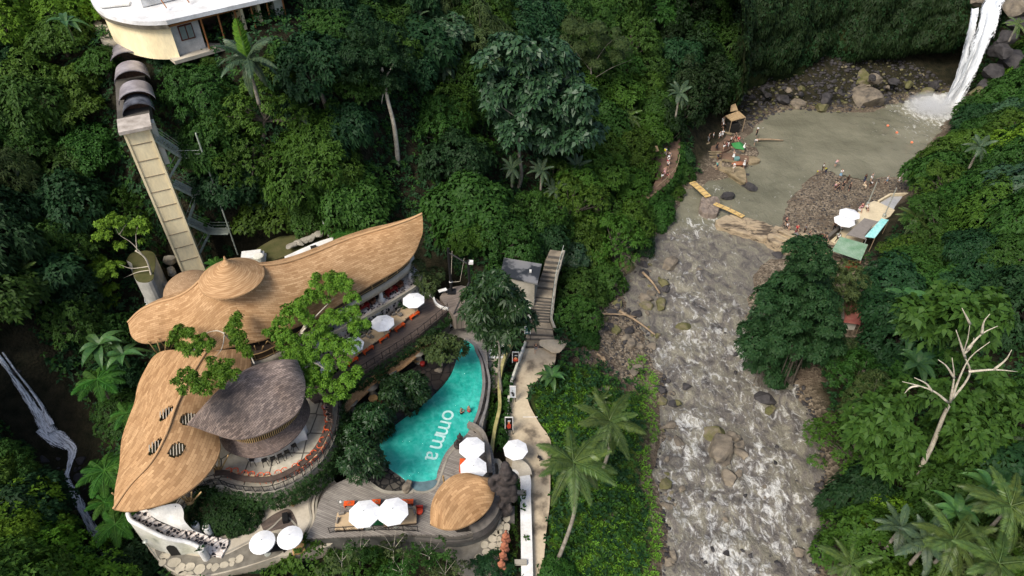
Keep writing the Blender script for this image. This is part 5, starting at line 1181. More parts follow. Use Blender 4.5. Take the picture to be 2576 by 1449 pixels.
for k, (u, v, z, l) in enumerate([(985,738,10.35,'red dining table at the right end of the hall'),(914,780,10.35,'red dining table by the hall pillars')]):
 o = otable(P(u, v, z), rzd, l, 'dark red dining tables on the mosaic floor', 1.5, .8, REDM); o.scale = (1, 1, 1.6)
 for j, s in enumerate((-1, 1)):
  q = P(u, v, z)+Vector((math.cos(rzd), math.sin(rzd), 0))*1.35*s; ch = empty('armchair', q, 'brown leather armchair '+('left' if s < 0 else 'right')+' of the '+l, 'armchair', 'brown dining armchairs', rzd+math.pi/2*s); LEA = bpy.data.materials.get('brown_leather') or flat('brown_leather', (.16, .065, .035), .5)
  for nm, c, s_3 in (('seat', (0, 0, .35), (.6, .6, .25)), ('backrest', (0, -.3, .6), (.62, .12, .55)), ('armrest', (.3, 0, .5), (.1, .55, .4)), ('armrest', (-.3, 0, .5), (.1, .55, .4))):
   mb = MB(); mb.box(c, s_3); oo = mb.build(nm, LEA, None, org=(0, 0, 0), bevel=.03); oo.parent = ch; oo.location = (0, 0, 0)
# lower deck seats
daybed(P(883, 1316, 6), .05, 'wide tan daybed under the left parasol of the lower deck', 'wide tan daybeds of the lower deck', 2.6, 1.7); daybed(P(1008, 1304, 6), .12, 'wide tan daybed under the right parasol of the lower deck', 'wide tan daybeds of the lower deck', 3.0, 1.7)
rg = MB(); rg.prism([tuple(P(u, v, 6.02))[:2] for u, v in ((938,1270),(958,1270),(968,1322),(935,1322))], 6.0, 6.02); tag(rg.build('green_rug', flat('green_rug', (.02, .14, .05), .95)), 'green rug between the two parasols of the lower deck', 'rug')
for u, v, w, l in ((880,1272,1.0,'orange low table at the left end of the lower deck'),(948,1268,.8,'small orange table between the two parasols'),(1024,1268,1.25,'salmon orange table right of the parasols on the lower deck'),(1177,1128,1.3,'orange table half under the pool deck parasol'),(1163,1176,1.5,'orange table left of the parasol by the leaf canopy')): otable(P(u, v, 6), 1.57 if u > 1100 else .05, l, 'orange tables on the lower decks', w, .5)
t = empty('tub_chair', P(1056, 1290, 6), 'bright red rounded chair standing alone on the lower deck', 'chair'); mb = MB(); p = P(1056, 1290, 6); mb.lathe((p.x, p.y, 6), [(.3, .1), (.34, .35), (.3, .42)], 14); mb.build('seat', flat('red_lacquer', (.75, .07, .03), .4), t, sm=True); mb = MB(); mb.box(p+Vector((0, .3, .55)), (.7, .14, .5)); mb.build('backrest', REDM, t, bevel=.04)
# orange hoop chairs and black bar chairs
def hoop_chair():
 t = empty('bistro_chair', (0, 0, 0), 'x', 'chair', 'orange hoop backed chairs along the bar terrace ledge'); mb = MB()
 mb.box((0, 0, .68), (.42, .42, .05)); a = mb.build('seat', CUSH, None, org=(0, 0, 0), bevel=.01); a.parent = t; a.location = (0, 0, 0)
 mb = MB(); mb.tube([(.29*math.cos(k*math.pi/10+0), .30*math.sin(k*math.pi/10)*-1.1, 1.02) for k in range(11)], .035, 6); mb.tube([(.25*math.cos(k*math.pi/5), .25*math.sin(k*math.pi/5), .62) for k in range(11)], .03, 5)
 for x in (-.2, 0, .2): mb.tube([(x, -.2, .68), (x*1.3, -.3+abs(x)*.35, 1.02)], .02, 5)
 b = mb.build('hoop_back', ORANGE, None, org=(0, 0, 0), sm=True); b.parent = t; b.location = (0, 0, 0)
 for x in (-.18, .18):
  for y in (-.18, .18):
   mb = MB(); mb.tube([(x, y, .68), (x*1.25, y*1.25, 0)], .025, 5); c = mb.build('leg', ORANGE, None, org=(0, 0, 0)); c.parent = t; c.location = (0, 0, 0)
 return t
kz = zc(800, 1500, 600, 1739); HC = hoop_chair(); first = True
hp_ = [(300,1055),(375,1055),(485,1085),(560,1095),(665,1110),(740,1105),(865,1080),(940,1050),(1060,1005),(1125,965),(1218,900),(1270,850),(1345,760),(1372,700),(1410,610),(1425,555),(1435,470),(1425,400),(1400,320)]
ords = 'first second third fourth fifth sixth seventh eighth ninth tenth eleventh twelfth thirteenth fourteenth fifteenth sixteenth seventeenth eighteenth nineteenth'.split()
cb = P(670, 1040, 9)
for k, (a, b) in enumerate(hp_):
 u, v = kz(a, b); p = P(u, v, 9.6); p.z = 9.0; c = HC if first else copy_tree(HC); first = False
 dv = min(TE, key=lambda q: (q-p).length)-p; c.location = p; c.rotation_euler = (0, 0, math.atan2(dv.y, dv.x)-math.pi/2); c['label'] = 'orange hoop backed chair, '+ords[k]+' along the terrace ledge from the leaf pavilion end'
def bar_chair():
 t = empty('bar_chair', (0, 0, 0), 'x', 'chair', 'black metal chairs at the white bar counter')
 def ad(nm, f):
  mb = MB(); f(mb); o = mb.build(nm, BLACK, None, org=(0, 0, 0)); o.parent = t; o.location = (0, 0, 0)
 ad('seat', lambda m: m.box((0, 0, .75), (.42, .42, .05))); ad('backrest', lambda m: (m.box((0, -.2, 1.02), (.4, .04, .3)), m.box((-.21, -.05, .95), (.03, .35, .06)), m.box((.21, -.05, .95), (.03, .35, .06))))
 for x in (-.17, .17):
  for y in (-.17, .17): ad('leg', lambda m: m.tube([(x, y, .75), (x*1.5, y*1.5, 0)], .03, 5))
 return t
BC = bar_chair(); first = True
for k, (a, b) in enumerate([(700,905),(795,885),(875,855),(955,810),(1035,740),(560,900)]):
 p = P(*kz(a, b), 9.7); p.z = 9.0; c = BC if first else copy_tree(BC); first = False; dv = cb-p; c.location = p; c.rotation_euler = (0, 0, math.atan2(dv.y, dv.x)-math.pi/2); c['label'] = 'black metal chair at the white bar counter, '+(ords[k]+' from its left pier' if k < 5 else 'in the shade left of the left pier')
# rattan set, daybed by the round parasols
kz = zc(800, 1500, 600, 1739)
t = empty('rattan_table', P(*kz(1073,1325), zt), 'round rattan table under the terrace edge', 'table'); p = wloc(t); mb = MB(); mb.lathe(tuple(p), [(.1, .0), (.1, .65), (.62, .68), (.62, .73)], 18); mb.build('tabletop', RATTAN, t)
for k, (a, b, rz, l) in enumerate([(965,1310,1.6,'left of the round table'),(1030,1395,2.6,'below the round table'),(1100,1268,-.5,'behind the round table')]):
 q = P(*kz(a, b), zt); ch = empty('rattan_chair', q, 'low rattan lounge chair '+l, 'chair', 'rattan lounge chairs', rz)
 for nm, c, s_3, tl in (('seat', (0, 0, .32), (.75, .75, .1), None), ('backrest', (0, -.42, .6), (.75, .1, .7), Matrix.Rotation(.4, 3, 'X')), ('legs', (0, 0, .15), (.6, .6, .24), None)):
  mb = MB(); mb.box(c, s_3, 0, tl); oo = mb.build(nm, RATTAN, None, org=(0, 0, 0), bevel=.02); oo.parent = ch; oo.location = (0, 0, 0)
q = P(*kz(830,1390), zt); mb = MB(); mb.lathe(tuple(q), [(.3, 0), (.24, .4), (.24, 3.0)], 14); tag(mb.build('white_column', WHITE, org=q, sm=True), 'white round column carrying the bar terrace edge', 'column')
t = empty('wicker_daybed', P(752, 1375, zt), 'orange tan wooden daybed beside the right round parasol', 'daybed'); mb = MB(); p = wloc(t); mb.box(p+Vector((0, 0, .3)), (1.1, 1.7, .35), .35); mb.build('frame', RATTAN, t, bevel=.04)
t = empty('round_parasol_bench', P(690, 1385, zt), 'black bench beneath the two round parasols', 'bench'); mb = MB(); p = wloc(t); mb.box(p+Vector((0, 0, .45)), (2.4, .7, .08), .15); mb.build('seat', BLACK, t); [MB().box(p+Vector((x, x/9, .2)), (.1, .6, .4), .15).build('leg', BLACK, t) for x in (-.9, .9)]
# lounge furniture in the recess
for u, v, l in ((1040,902,'tan round lounge table in the shade under the strip canopy'),(932,1000,'tan round lounge table at the lower end of the strip canopy')):
 t = empty('lounge_table', P(u+8, v+8, 6.02), l, 'table', 'round lounge tables'); p = wloc(t); mb = MB(); mb.lathe(tuple(p), [(.2, 0), (.15, .35), (.5, .4), (.5, .46)], 16); mb.build('tabletop', RATTAN, t)
 q = p+Vector((.75, -.55, 0)); mb = MB(); mb.lathe(tuple(q), [(.3, 0), (.3, .45), (.26, .48)], 14); tag(mb.build('red_pouf', REDM, org=q, sm=True), 'red pouf beside the '+l, 'pouf', 'red poufs')
# lower railing near the garden beds
t = empty('deck_balustrade', P(900, 1340, 6), 'black leaf pattern railing along the lower deck above the shrubs', 'railing'); railing(catmull(vz([(1052,1338),(980,1334),(900,1337),(830,1341)], 6.02), 19), t, .9, 3)
t = empty('floor_lamp', P(860, 1292, 6), 'thin steel pole lamp on the lower deck left of the parasols', 'lamp'); p = wloc(t); mb = MB(); mb.tube([p, p+Vector((0, 0, 2.3))], .03, 6); mb.build('pole', STEEL, t); mb = MB(); mb.lathe(tuple(p+Vector((.25, 0, 2))), [(.05, 0), (.14, .08), (.04, .2)], 10); mb.build('lamp_shade', WHITE, t)
# signs along the path wall
SB = flat('sign_black', (.012, .012, .014), .4); SW_ = flat('sign_white', (.62, .66, .70), .4); SR = flat('sign_red', (.55, .06, .03), .5); SO = flat('sign_orange', (.75, .35, .16), .5); STE = flat('sign_teal', (.03, .10, .11), .4)
def sign(u0, v0, u1, v1, zb, label, bm, marks):
 a = P(u0, v1, zb); b = P(u1, v1, zb); w = (b-a).length; z = zb
 while proj((a.x, a.y, z))[1] > v0 and z < zb+6: z += .02
 hgt = z-zb; t = empty('advert_board', a.lerp(b, .5), label, 'sign', None); d = (b-a).normalized(); nn = Vector((d.y, -d.x, 0)); c = a.lerp(b, .5)
 mb = MB(); mb.beam(a+Vector((0, 0, hgt/2)), b+Vector((0, 0, hgt/2)), .06, hgt); mb.build('board', bm, t); mb = MB()
 for p, q in ((a, a+Vector((0, 0, hgt))), (b, b+Vector((0, 0, hgt))), (a+Vector((0, 0, hgt)), b+Vector((0, 0, hgt)))): mb.beam(p, q, .09, .07)
 mb.build('frame', WHITE, t); mb = MB(); mb.beam(a-Vector((0, 0, zb-3.5)), a, .07); mb.beam(b-Vector((0, 0, zb-3.5)), b, .07); mb.build('posts', BLACK, t)
 for k, (x, y, r1, r2, m_) in enumerate(marks):
  mb = MB(); cc_ = a.lerp(b, x)+Vector((0, 0, hgt*y))+nn*(.035+.003*k); mb.add([cc_+d*r1*w*math.cos(j*.5236)*(1+.25*math.sin(j*2.3))+Vector((0, 0, r2*hgt*math.sin(j*.5236)*(1+.2*math.cos(j*1.7)))) for j in range(12)], [tuple(range(12))]); mb.build('picture', m_, t)
 return t
sign(1289,886,1305,912,4.3,'black advert board with a red and orange picture, farthest up the path wall',SB,[(.5,.3,.4,.2,SR),(.5,.42,.2,.12,SO),(.55,.7,.25,.04,SW_)])
sign(1283,972,1297,1000,4.3,'white and grey advert board with dark wavy marks on the path wall',SW_,[(.4,.45,.28,.07,SB),(.55,.35,.3,.06,SB),(.6,.22,.2,.1,SB),(.45,.62,.12,.04,SB)])
sign(1271,1050,1290,1082,4.3,'black advert board with an orange figure in a pale hat, nearest the statue',SB,[(.5,.35,.26,.24,SR),(.5,.62,.13,.09,SO),(.52,.74,.22,.05,SW_)])
sign(1320,822,1334,840,5.0,'dark teal menu board at the foot of the stone stairs',STE,[(.5,.25,.35,.08,SW_)])
# gate rail across path
a, b = P(1296,1050,4.4), P(1360,1050,4.4); t = empty('barrier_rail', a, 'thin white barrier rail lying across the riverside path', 'barrier'); mb = MB(); mb.tube([P(1315,1049,3.6), P(1352,1049,3.6)], .04, 5); mb.build('rail', WHITE, t)
# big dark statue
def voxel(parts, vox, name):
 import bmesh
 bm = bmesh.new()
 for c, r in parts:
  m_ = Matrix.Translation(c) @ Matrix.Diagonal((r[0], r[1], r[2], 1)); bmesh.ops.create_icosphere(bm, subdivisions=2, radius=1, matrix=m_)
 me = bpy.data.meshes.new(name); bm.to_mesh(me); bm.free(); o = bpy.data.objects.new('tmp', me); COL.objects.link(o)
 rm = o.modifiers.new('r', 'REMESH'); rm.mode = 'VOXEL'; rm.voxel_size = vox; dg = bpy.context.evaluated_depsgraph_get(); m2 = bpy.data.meshes.new_from_object(o.evaluated_get(dg)); bpy.data.objects.remove(o)
 for v in m2.vertices:
  f = float(fbm([v.co.x*3+v.co.z], [v.co.y*3+v.co.z*2.2], 4)[0]); v.co += v.normal*f*.09
 smooth_mesh(m2); return m2
b0 = P(1272, 1292, 4.6)
prt = [((0, 0, .5), (.55, .5, .6)), ((0, 0, 1.3), (.45, .42, .7)), ((.05, 0, 2.2), (.5, .45, .7)), ((-.1, 0, 3.1), (.75, .6, .8)), ((.5, -.1, 2.9), (.35, .35, .6)), ((.6, -.2, 2.2), (.25, .3, .5)), ((-.75, -.1, 3.3), (.35, .35, .5)), ((-.95, -.2, 3.9), (.28, .28, .5)), ((-.6, -.2, 4.35), (.35, .28, .3)), ((.0, 0, 4.0), (.65, .55, .55)), ((.05, -.15, 4.8), (.5, .5, .5)), ((.05, -.55, 4.7), (.2, .2, .16)), ((.5, -.1, 4.2), (.4, .4, .5)), ((.0, 0, 5.3), (.32, .32, .28)), ((-.3, -.45, 1.7), (.25, .25, .3)), ((.35, -.4, 1.2), (.22, .22, .4))]
me = voxel(prt, .09, 'statue'); so_ = mesh_obj('guardian_statue', me, mat('dark_carved_stone', (.075, .06, .055), (.03, .026, .025), scale=2.5, rough=.75, bmp=.8, bd=.08), None, b0); so_.scale = (1.3, 1.3, 1.5); tag(so_, 'tall dark carved guardian statue beside the riverside parasol', 'statue')
mb = MB(); mb.box(b0+Vector((0, 0, -.6)), (1.3, 1.2, 1.2)); mb.build('plinth', DARKC, so_)
tc = voxel([((0, 0, .3), (.4, .3, .35)), ((0, 0, .8), (.3, .24, .35)), ((0, 0, 1.2), (.2, .18, .25)), ((0, 0, 1.5), (.12, .12, .2)), ((-.22, 0, .9), (.12, .15, .25)), ((.22, 0, .9), (.12, .15, .25))], .07, 'terracotta_figure')
for k, (u, v) in enumerate(((1273,1362),(1270,1385),(1266,1410),(1262,1432))): o = mesh_obj('terracotta_figure', tc, TERRAC if k == 0 else None, None, P(u, v, 4.3)); o.scale = (1.15,)*3; tag(o, 'stepped terracotta garden figure, '+ords[k]+' from the far end of the row by the white wall', 'garden figure', 'terracotta figures by the white wall')
# hatted silhouettes by the first parasol (two dark figurines on posts)
# ---------------- lift tower ----------------
def up(base, v, lim=60):
 z = base.z
 while proj((base.x, base.y, z))[1] > v and z < lim: z += .03
 return z
TB = [P(463, 697, 9), P(518, 682, 9)]; ztop = up(TB[0], 335);
t = empty('lift_tower', P(490, 690, 8), 'tall square cream concrete lift tower standing behind the restaurant hall', 'tower')
d = (TB[1]-TB[0]); w = d.length; d.normalize(); nn = Vector((-d.y, d.x, 0)); dep = 2.2
A = TB[0];
def tb(x, y, z): return A+d*x+nn*y+Vector((0, 0, z-9))
mb = MB(); mb.prism([(tb(0, 0, 9).x, tb(0, 0, 9).y), (tb(w, 0, 9).x, tb(w, 0, 9).y), (tb(w, dep, 9).x, tb(w, dep, 9).y), (tb(0, dep, 9).x, tb(0, dep, 9).y)], 6, ztop); mb.build('shaft', CREAM, t)
for x0 in (0, w-.22):
 mb = MB(); mb.beam(tb(x0+.11, -.06, 8), tb(x0+.11, -.06, ztop), .2, .22) if 0 else mb.box(tb(x0+.11, -.05, (8+ztop)/2), (.22, .1, ztop-8), math.atan2(d.y, d.x)); mb.build('corner_rib', CREAM, t)
nb = 10
for k in range(1, nb):
 mb = MB(); mb.box(tb(w/2, -.02, 9+(ztop-9)*k/nb+.4), (w-.44, .06, .09), math.atan2(d.y, d.x)); mb.build('seam_band', SEAM, t)
mb = MB(); mb.box(tb(w/2, dep*.45, ztop+.22), (w+.6, dep+.9, .36), math.atan2(d.y, d.x)); mb.build('cap_slab', mat('cap_concrete', (.52, .46, .40), (.28, .24, .2), scale=.9, bmp=.3), t)
mb = MB(); mb.box(tb(w+.3, dep*.7, ztop-2.6), (.5, .9, 5), math.atan2(d.y, d.x)); mb.build('side_duct', WHITED, t)
# arched corridor
t = empty('arched_walkway', P(340, 200, 27), 'stepped walkway of overlapping dark barrel vault canopies from the tower to the villa', 'walkway')
zc_ = ztop-.6; cen = [(352,262,0), (344,225,1.2), (327,180,1.8), (322,128,2.4)]
VM = mat('vault_sheet', (.44, .40, .41), (.16, .14, .15), scale=.55, rough=.45, bmp=.1, metal=.15); VM2 = mat('dark_glazed_vault', (.16, .17, .20), (.03, .032, .04), scale=.8, rough=.2)
s0 = tb(w/2, dep, ztop); e0 = P(318, 118, ztop+.5); ax = (e0-s0); ax.z = 0; Ltot = ax.length; ax.normalize(); sd = Vector((ax.y, -ax.x, 0));
segs = [((350,285), 2.6, 1.6, 0, VM2), ((346,258), 3.2, 1.85, .5, VM), ((334,206), 3.2, 1.85, 1.0, VM), ((324,160), 3.4, 1.95, 1.5, VM)]
for (u0, v0), L_, r, dz, m_ in segs:
 mb = MB(); Gd = []; s1 = P(u0, v0, ztop+.3+dz)
 for i in range(7):
  c = s1+ax*L_*i/6; rr = r*(1-.1*i/6)
  Gd.append([c+sd*rr*math.cos(math.pi*k/16)+Vector((0, 0, rr*.72*math.sin(math.pi*k/16))) for k in range(17)])
 mb.shell(Gd, .1, down=(0, 0, -1)); mb.build('vault', m_, t, sm=True)
 mb = MB(); c = s1+ax*1.3; mb.add([c+sd*r*.9*math.cos(math.pi*k/12)+Vector((0, 0, r*.62*math.sin(math.pi*k/12))) for k in range(13)], [tuple(range(13))]); mb.build('end_lattice', mat('rust_lattice', (.10, .045, .025), (.03, .02, .015), scale=5), t)
mb = MB(); q = [s0+sd*1.6, s0-sd*1.6, s0+ax*Ltot-sd*1.6, s0+ax*Ltot+sd*1.6]; mb.prism([(p.x, p.y) for p in q], ztop-1.2, ztop+.2); mb.build('walkway_floor', DARKC, t)
# escape stair
t = empty('escape_stair', P(560, 600, 9), 'grey green steel zigzag escape stair attached to the right of the lift tower', 'stair')
zs_ = [(400, 350), (500, 465), (592, 560)]
m0 = P(598, 640, 9); zt_ = up(m0, 335)
def tw(v): # height on the tower right edge seen at v
 b = tb(w+.2, .3, 9); b.z = 9; return up(b, v)
mb = MB(); mb.tube([m0, Vector((m0.x, m0.y, up(m0, 335)))], .09, 6); mb.build('outer_mast', GREENST, t)
for k, (vl, vt) in enumerate(zs_):
 a = tb(w+.1, .5, 9); a.z = tw(vt); pl = Vector((m0.x-.2, m0.y, up(m0, vl-6))); L0 = pl-(m0-tb(w, 0, 9)).normalized()*0
 pl2 = pl+Vector((-2.3, 0, 0));
 mb = MB(); mb.box((pl+pl2)/2+Vector((0, .3, 0)), (2.3, 1.3, .1)); mb.build('landing', GREENST, t)
 for s in (-.55, .55):
  mb = MB(); mb.beam(a+Vector((0, s+.2, 0)), pl2+Vector((0, s+.3, 0)), .07, .25); mb.build('stringer', GREENST, t)
 mb = MB()
 for j in range(10):
  q = a.lerp(pl2, (j+.5)/10); mb.box(q+Vector((0, .25, .05)), (.32, 1.0, .05))
 mb.build('treads', STEEL, t); mb = MB()
 for h in (.5, .95):
  mb.tube([a+Vector((0, -.35, h)), pl2+Vector((0, -.3, h)), pl+Vector((0, -.3, h))], .03, 4); mb.tube([a+Vector((0, .8, h)), pl2+Vector((0, .9, h))], .03, 4); mb.tube([pl2+Vector((0, .9, h)), pl+Vector((0, .9, h)), pl+Vector((0, -.3, h))], .03, 4)
 for j in range(7): q = a.lerp(pl2, j/6); mb.tube([q+Vector((0, -.33, 0)), q+Vector((0, -.33, .95))], .022, 4)
 mb.build('handrail', GREENST, t)
 if k < 3:
  b_ = tb(w+.1, 1.4, 9); b_.z = tw(vt+105) if k < 2 else 11; mb = MB(); mb.beam(pl2+Vector((0, 1.2, 0)), b_, .07, .25); mb.beam(pl2+Vector((0, .2, 0)), b_-Vector((0, 1, 0)), .07, .25)
  for j in range(9): q = (pl2+Vector((0, .7, .05))).lerp(b_-Vector((0, .5, 0)), (j+.5)/9); mb.box(q, (.3, .95, .05))
  mb.tube([pl2+Vector((0, 1.2, .95)), b_+Vector((0, 0, .95))], .03, 4); mb.build('return_flight', GREENST, t)
# hilltop villa -------------------------------------------------------------
t = empty('hilltop_villa', P(480, 80, 30), 'curved white roofed villa with yellow walls and open bays at the top of the slope', 'building'); zr = 36.0
rl_ = [(222,-70),(222,-30),(228,5),(245,25),(275,40),(320,50),(370,55),(415,52),(420,45),(560,18),(700,-15),(712,-30)]
def wallz(a, z0, z1, nm, m_, off=.0):
 mb = MB(); mb.grid([[Vector((p.x, p.y, z0)), Vector((p.x, p.y, z1))] for p in a]); return mb.build(nm, m_, t)
ed = catmull(vz([(222,-60),(224,-20),(232,8),(262,34),(320,50),(370,54),(418,52)], zr), 40)
mb = MB(); mb.prism([(p.x, p.y) for p in ed]+[tuple(P(560, 20, zr))[:2], tuple(P(712, -14, zr))[:2], tuple(P(712, -14, zr)+Vector((0, 14, 0)))[:2], tuple(P(225, -60, zr)+Vector((0, 12, 0)))[:2]], zr-.45, zr); mb.build('flat_roof', mat('white_roof', (.86, .86, .86), (.58, .57, .55), scale=.5, rough=.6), t)
inn = [p+(P(430, 0, zr)-p).normalized()*.8 for p in ed];
wallz(inn, 31.4, zr-.4, 'curved_wall', CREAM)
mb = MB(); mb.grid([[p+Vector((0, 0, -.0))+Vector((0, -.02, -.45)), p+Vector((0, .25, -1.0))] for p in ed]); mb.build('stained_fascia', mat('stained_fascia', (.35, .31, .24), (.16, .14, .10), scale=1.5), t)
pw = [P(418, 60, 35.4), P(500, 42, 35.4), P(600, 15, 35.4), P(700, -12, 35.4)]
a = pw[0]+Vector((0, .5, 0)); b = pw[-1]+Vector((0, .5, 0)); d2 = (b-a).normalized(); n2 = Vector((-d2.y, d2.x, 0)); L2 = (b-a).length
def wb(x, y, z): return a+d2*x+n2*y+Vector((0, 0, z-35.4))
r2 = math.atan2(d2.y, d2.x)
mb = MB(); mb.box(wb(1.6, .2, 33.5), (3.2, .3, 4.2), r2); mb.build('plaster_wall', mat('worn_white_wall', (.62, .60, .56), (.40, .39, .37), scale=.8, rough=.9), t)
mb = MB(); mb.box(wb(1.6, .0, 33.9), (1.6, .12, 1.7), r2); fr_ = mb.build('window_frame', flat('dark_red_wood', (.12, .03, .02), .5), t);
for s in (-.38, .38): mb = MB(); mb.box(wb(1.6+s, -.07, 33.9), (.62, .05, 1.4), r2); mb.build('window_pane', flat('window_glass', (.22, .26, .24), .15), fr_)
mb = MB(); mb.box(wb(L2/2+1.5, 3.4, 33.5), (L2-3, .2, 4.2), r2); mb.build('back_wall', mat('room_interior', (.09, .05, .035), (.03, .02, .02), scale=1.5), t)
mb = MB(); mb.box(wb(L2/2, 1.6, 31.4), (L2+2, 5.5, .4), r2); mb.build('floor_slab', CONCL, t)
mb = MB(); mb.box(wb(L2/2, 1.2, 35.55), (L2+.6, 3.6, .18), r2, Matrix.Rotation(-.18, 3, 'X')); mb.build('porch_roof', mat('sheet_roof', (.60, .57, .50), (.48, .45, .38), scale=1, rough=.6), t)
OW = flat('orange_brown_wood', (.36, .15, .05), .6); mb = MB(); mb.beam(wb(-.3, -.7, 35.2), wb(L2+.3, -.7, 35.2), .14, .22); mb.build('fascia_board', OW, t)
for k in range(6): mb = MB(); x = 3.4+(L2-3.4)*k/5; mb.beam(wb(x, -.45, 31.5), wb(x, -.45, 35.2), .16); mb.build('porch_post', OW, t)
for x, m_ in ((.62*L2, CREAM), (.78*L2, CREAM), (.97*L2, WHITED)): mb = MB(); mb.box(wb(x, 1.4, 33.5), (.35 if m_ is CREAM else 1.2, 3, 4.2), r2); mb.build('room_partition', m_, t)
q = P(560, -30, 36.0); mb = MB(); mb.box(wb(L2*.38, 6.5, 37.6), (L2*.9, 4.5, 3.0), r2); up2 = mb.build('upper_storey', WHITE, t); mb = MB(); mb.box(wb(L2*.2, 4.2, 37.7), (6.5, .2, 1.7), r2); mb.build('window_band', flat('dark_glass', (.02, .024, .03), .1), t)
mb = MB();
for x in (.06, .25, .5): mb.beam(wb(L2*x, 1.6, 36.3), wb(L2*x-.5, 3.8, 39), .09)
mb.build('roof_struts', OW, t)
mb = MB(); q = P(290, 10, 36.2); mb.box(q, (3, 1.5, .15), .3); mb.build('roof_sheet', WHITE, t)
mb = MB(); e = wb(.0, -.1, 33);
mb = MB(); q = inn[14]; mb.box(Vector((q.x, q.y, 34.6))+Vector((-.05, -.1, 0)), (.7, .3, 1.7), -.7); mb.build('slit_window', flat('dark_glass2', (.02, .02, .02), .2), t)
pth = [(243,30),(285,60),(300,100),(298,135),(275,130),(250,100),(230,60)]; mb = MB(); pp_ = vz([(232,25),(262,42),(280,80),(300,108),(285,115),(255,100),(236,70)], 31.6); mb.prism([(p.x, p.y) for p in pp_], 30.5, 31.6); tag(mb.build('villa_path', CONC), 'grey concrete path curving round the yellow end of the villa', 'path', kind='structure')
# ---------------- moss topped tank, white walls behind the hall ----------------
t = empty('moss_roofed_tank', P(400, 740, 8), 'pale plastered round tank house with a mossy green flat roof', 'building')
tp = catmull(vz([(318,655),(328,640),(350,633),(375,632),(390,640),(392,662),(388,690),(385,705),(368,712),(345,708),(335,690),(332,665),(318,655)], 12.6), 48)[:-1]
mb = MB(); mb.prism([(p.x, p.y) for p in tp], 8, 12.6); mb.build('tank_wall', mat('grey_plaster', (.56, .54, .48), (.34, .33, .29), scale=.7, rough=.9), t)
mb = MB(); mb.prism([(p.x*.985+wloc(t).x*.015, p.y*.99+wloc(t).y*.01) for p in tp], 12.6, 12.68); mb.build('moss_roof', MOSSY, t)
mb = MB(); q = P(380, 755, 8.3);
for k in range(24):
 pass
mb.tube([Vector((p.x, p.y, 8.4)) for p in tp[18:42]], .2, 6); mb.build('base_ring', WHITE, t)
for k, (u, v) in enumerate(((425,655),(430,682),(415,715))): rock(P(u, v, 10), .9-.1*k, CONC, ['large pale mossy boulder left of the tower foot','pale boulder in the middle of the stack left of the tower foot','pale flat boulder lowest of the stack left of the tower foot'][k], 'boulders left of the tower foot', name='boulder')
t = empty('white_service_block', P(640, 670, 10), 'low white angular service structure behind the cone roof', 'building'); mb = MB()
for k, (u, v, s) in enumerate(((630,652,2.2),(645,655,1.6),(655,660,1.2))): mb.box(P(u, v, 12.5-.4*k)+Vector((0, .5, 0)), (s, 1.4, .8), .2)
mb.build('stepped_wall', WHITE, t); mb = MB(); mb.lathe(tuple(P(655, 660, 12.2)), [(.6, 0), (.6, 1), (.5, 1.05)], 14); mb.build('round_tank', WHITED, t)
t = empty('white_back_wall', P(760, 640, 10), 'long white stepped wall with a small arched opening behind the hall ridge', 'wall')
A_ = catmull(vz([(716,645),(760,625),(800,608),(838,596)], 13.2), 20); mb = MB(); mb.shell([[p, p+Vector((.25, -1.3, -.1))] for p in A_], 2.5); mb.build('wall', WHITE, t)
mb = MB(); q = P(790, 622, 13.3); mb.box(q+Vector((0, -.1, 0)), (.7, .7, .25), .4); mb.build('opening', BLK2, t)
q = P(830, 598, 12); t = empty('chimney', q, 'slim dark speckled chimney with a flat cap behind the hall', 'chimney'); mb = MB(); mb.box(q+Vector((0, 0, 1.1)), (.45, .45, 2.4), .3); mb.build('stack', TERRA, t); mb = MB(); mb.box(q+Vector((0, 0, 2.45)), (.9, .7, .1), .3); mb.build('cap', STEEL, t)
for k, (u, v) in enumerate(((733,618),(752,610),(768,603),(785,597),(800,590))): rock(P(u, v, 12.6), .85, CONC, 'flat grey garden boulder, '+ords[k]+' from the left in the row behind the white wall', 'boulders behind the white wall', name='boulder', sz=.5)
t = tag(sheet([(600,655),(690,600),(740,590),(860,560),(880,590),(700,650),(640,670)], 11.9, 'moss_bank', MOSSY, None, th=1)[0], 'mossy terraced bank behind the hall roof', 'bank', kind='structure')
# ---------------- flat roofed ticket building and stone stairs ----------------
t = empty('flat_roof_hut', P(1310, 700, 6), 'small hut with a stained grey flat roof and white wall beside the stone stairs', 'building'); zr = 10.2
rp_ = vz([(1258,692),(1268,648),(1363,664),(1352,713)], zr); mb = MB(); mb.prism([(p.x, p.y) for p in rp_], zr-.22, zr)
def hutroof():
 m, tt, b = nodes('stained_flat_roof'); g = geo(tt); b.inputs['Roughness'].default_value = .55
 n = noise(tt, .35, 4, g); tt.links.new(ramp(tt, n, [(.44, (.022, .025, .03)), (.5, (.15, .15, .155)), (.7, (.20, .195, .19))]), b.inputs['Base Color']); return m
mb.build('flat_roof', hutroof(), t)
q_ = vz([(1262,696),(1272,660),(1355,672),(1345,712)], zr-.3); mb = MB(); mb.prism([(p.x, p.y) for p in q_], 6, zr-.3); mb.build('wall', CONC, t)
mb = MB(); q = P(1315, 722, 7.8); mb.box(q, (3.0, 1.2, 2.4), -.1); mb.build('white_annex', WHITE, t); mb = MB(); mb.box(P(1334, 700, 9.2), (.25, .25, 2.6), 0); mb.build('white_post', WHITE, t)
for u, v in ((1300,745),(1325,760),(1315,785)): mb = MB(); mb.box(P(u, v, 6.2), (1.8, 1.0, 1.6), .2); mb.build('plinth_block', WHITED, t)
t = empty('stone_stairs', P(1370, 800, 3), 'long flight of worn concrete steps climbing from the riverside path into the jungle', 'stairs')
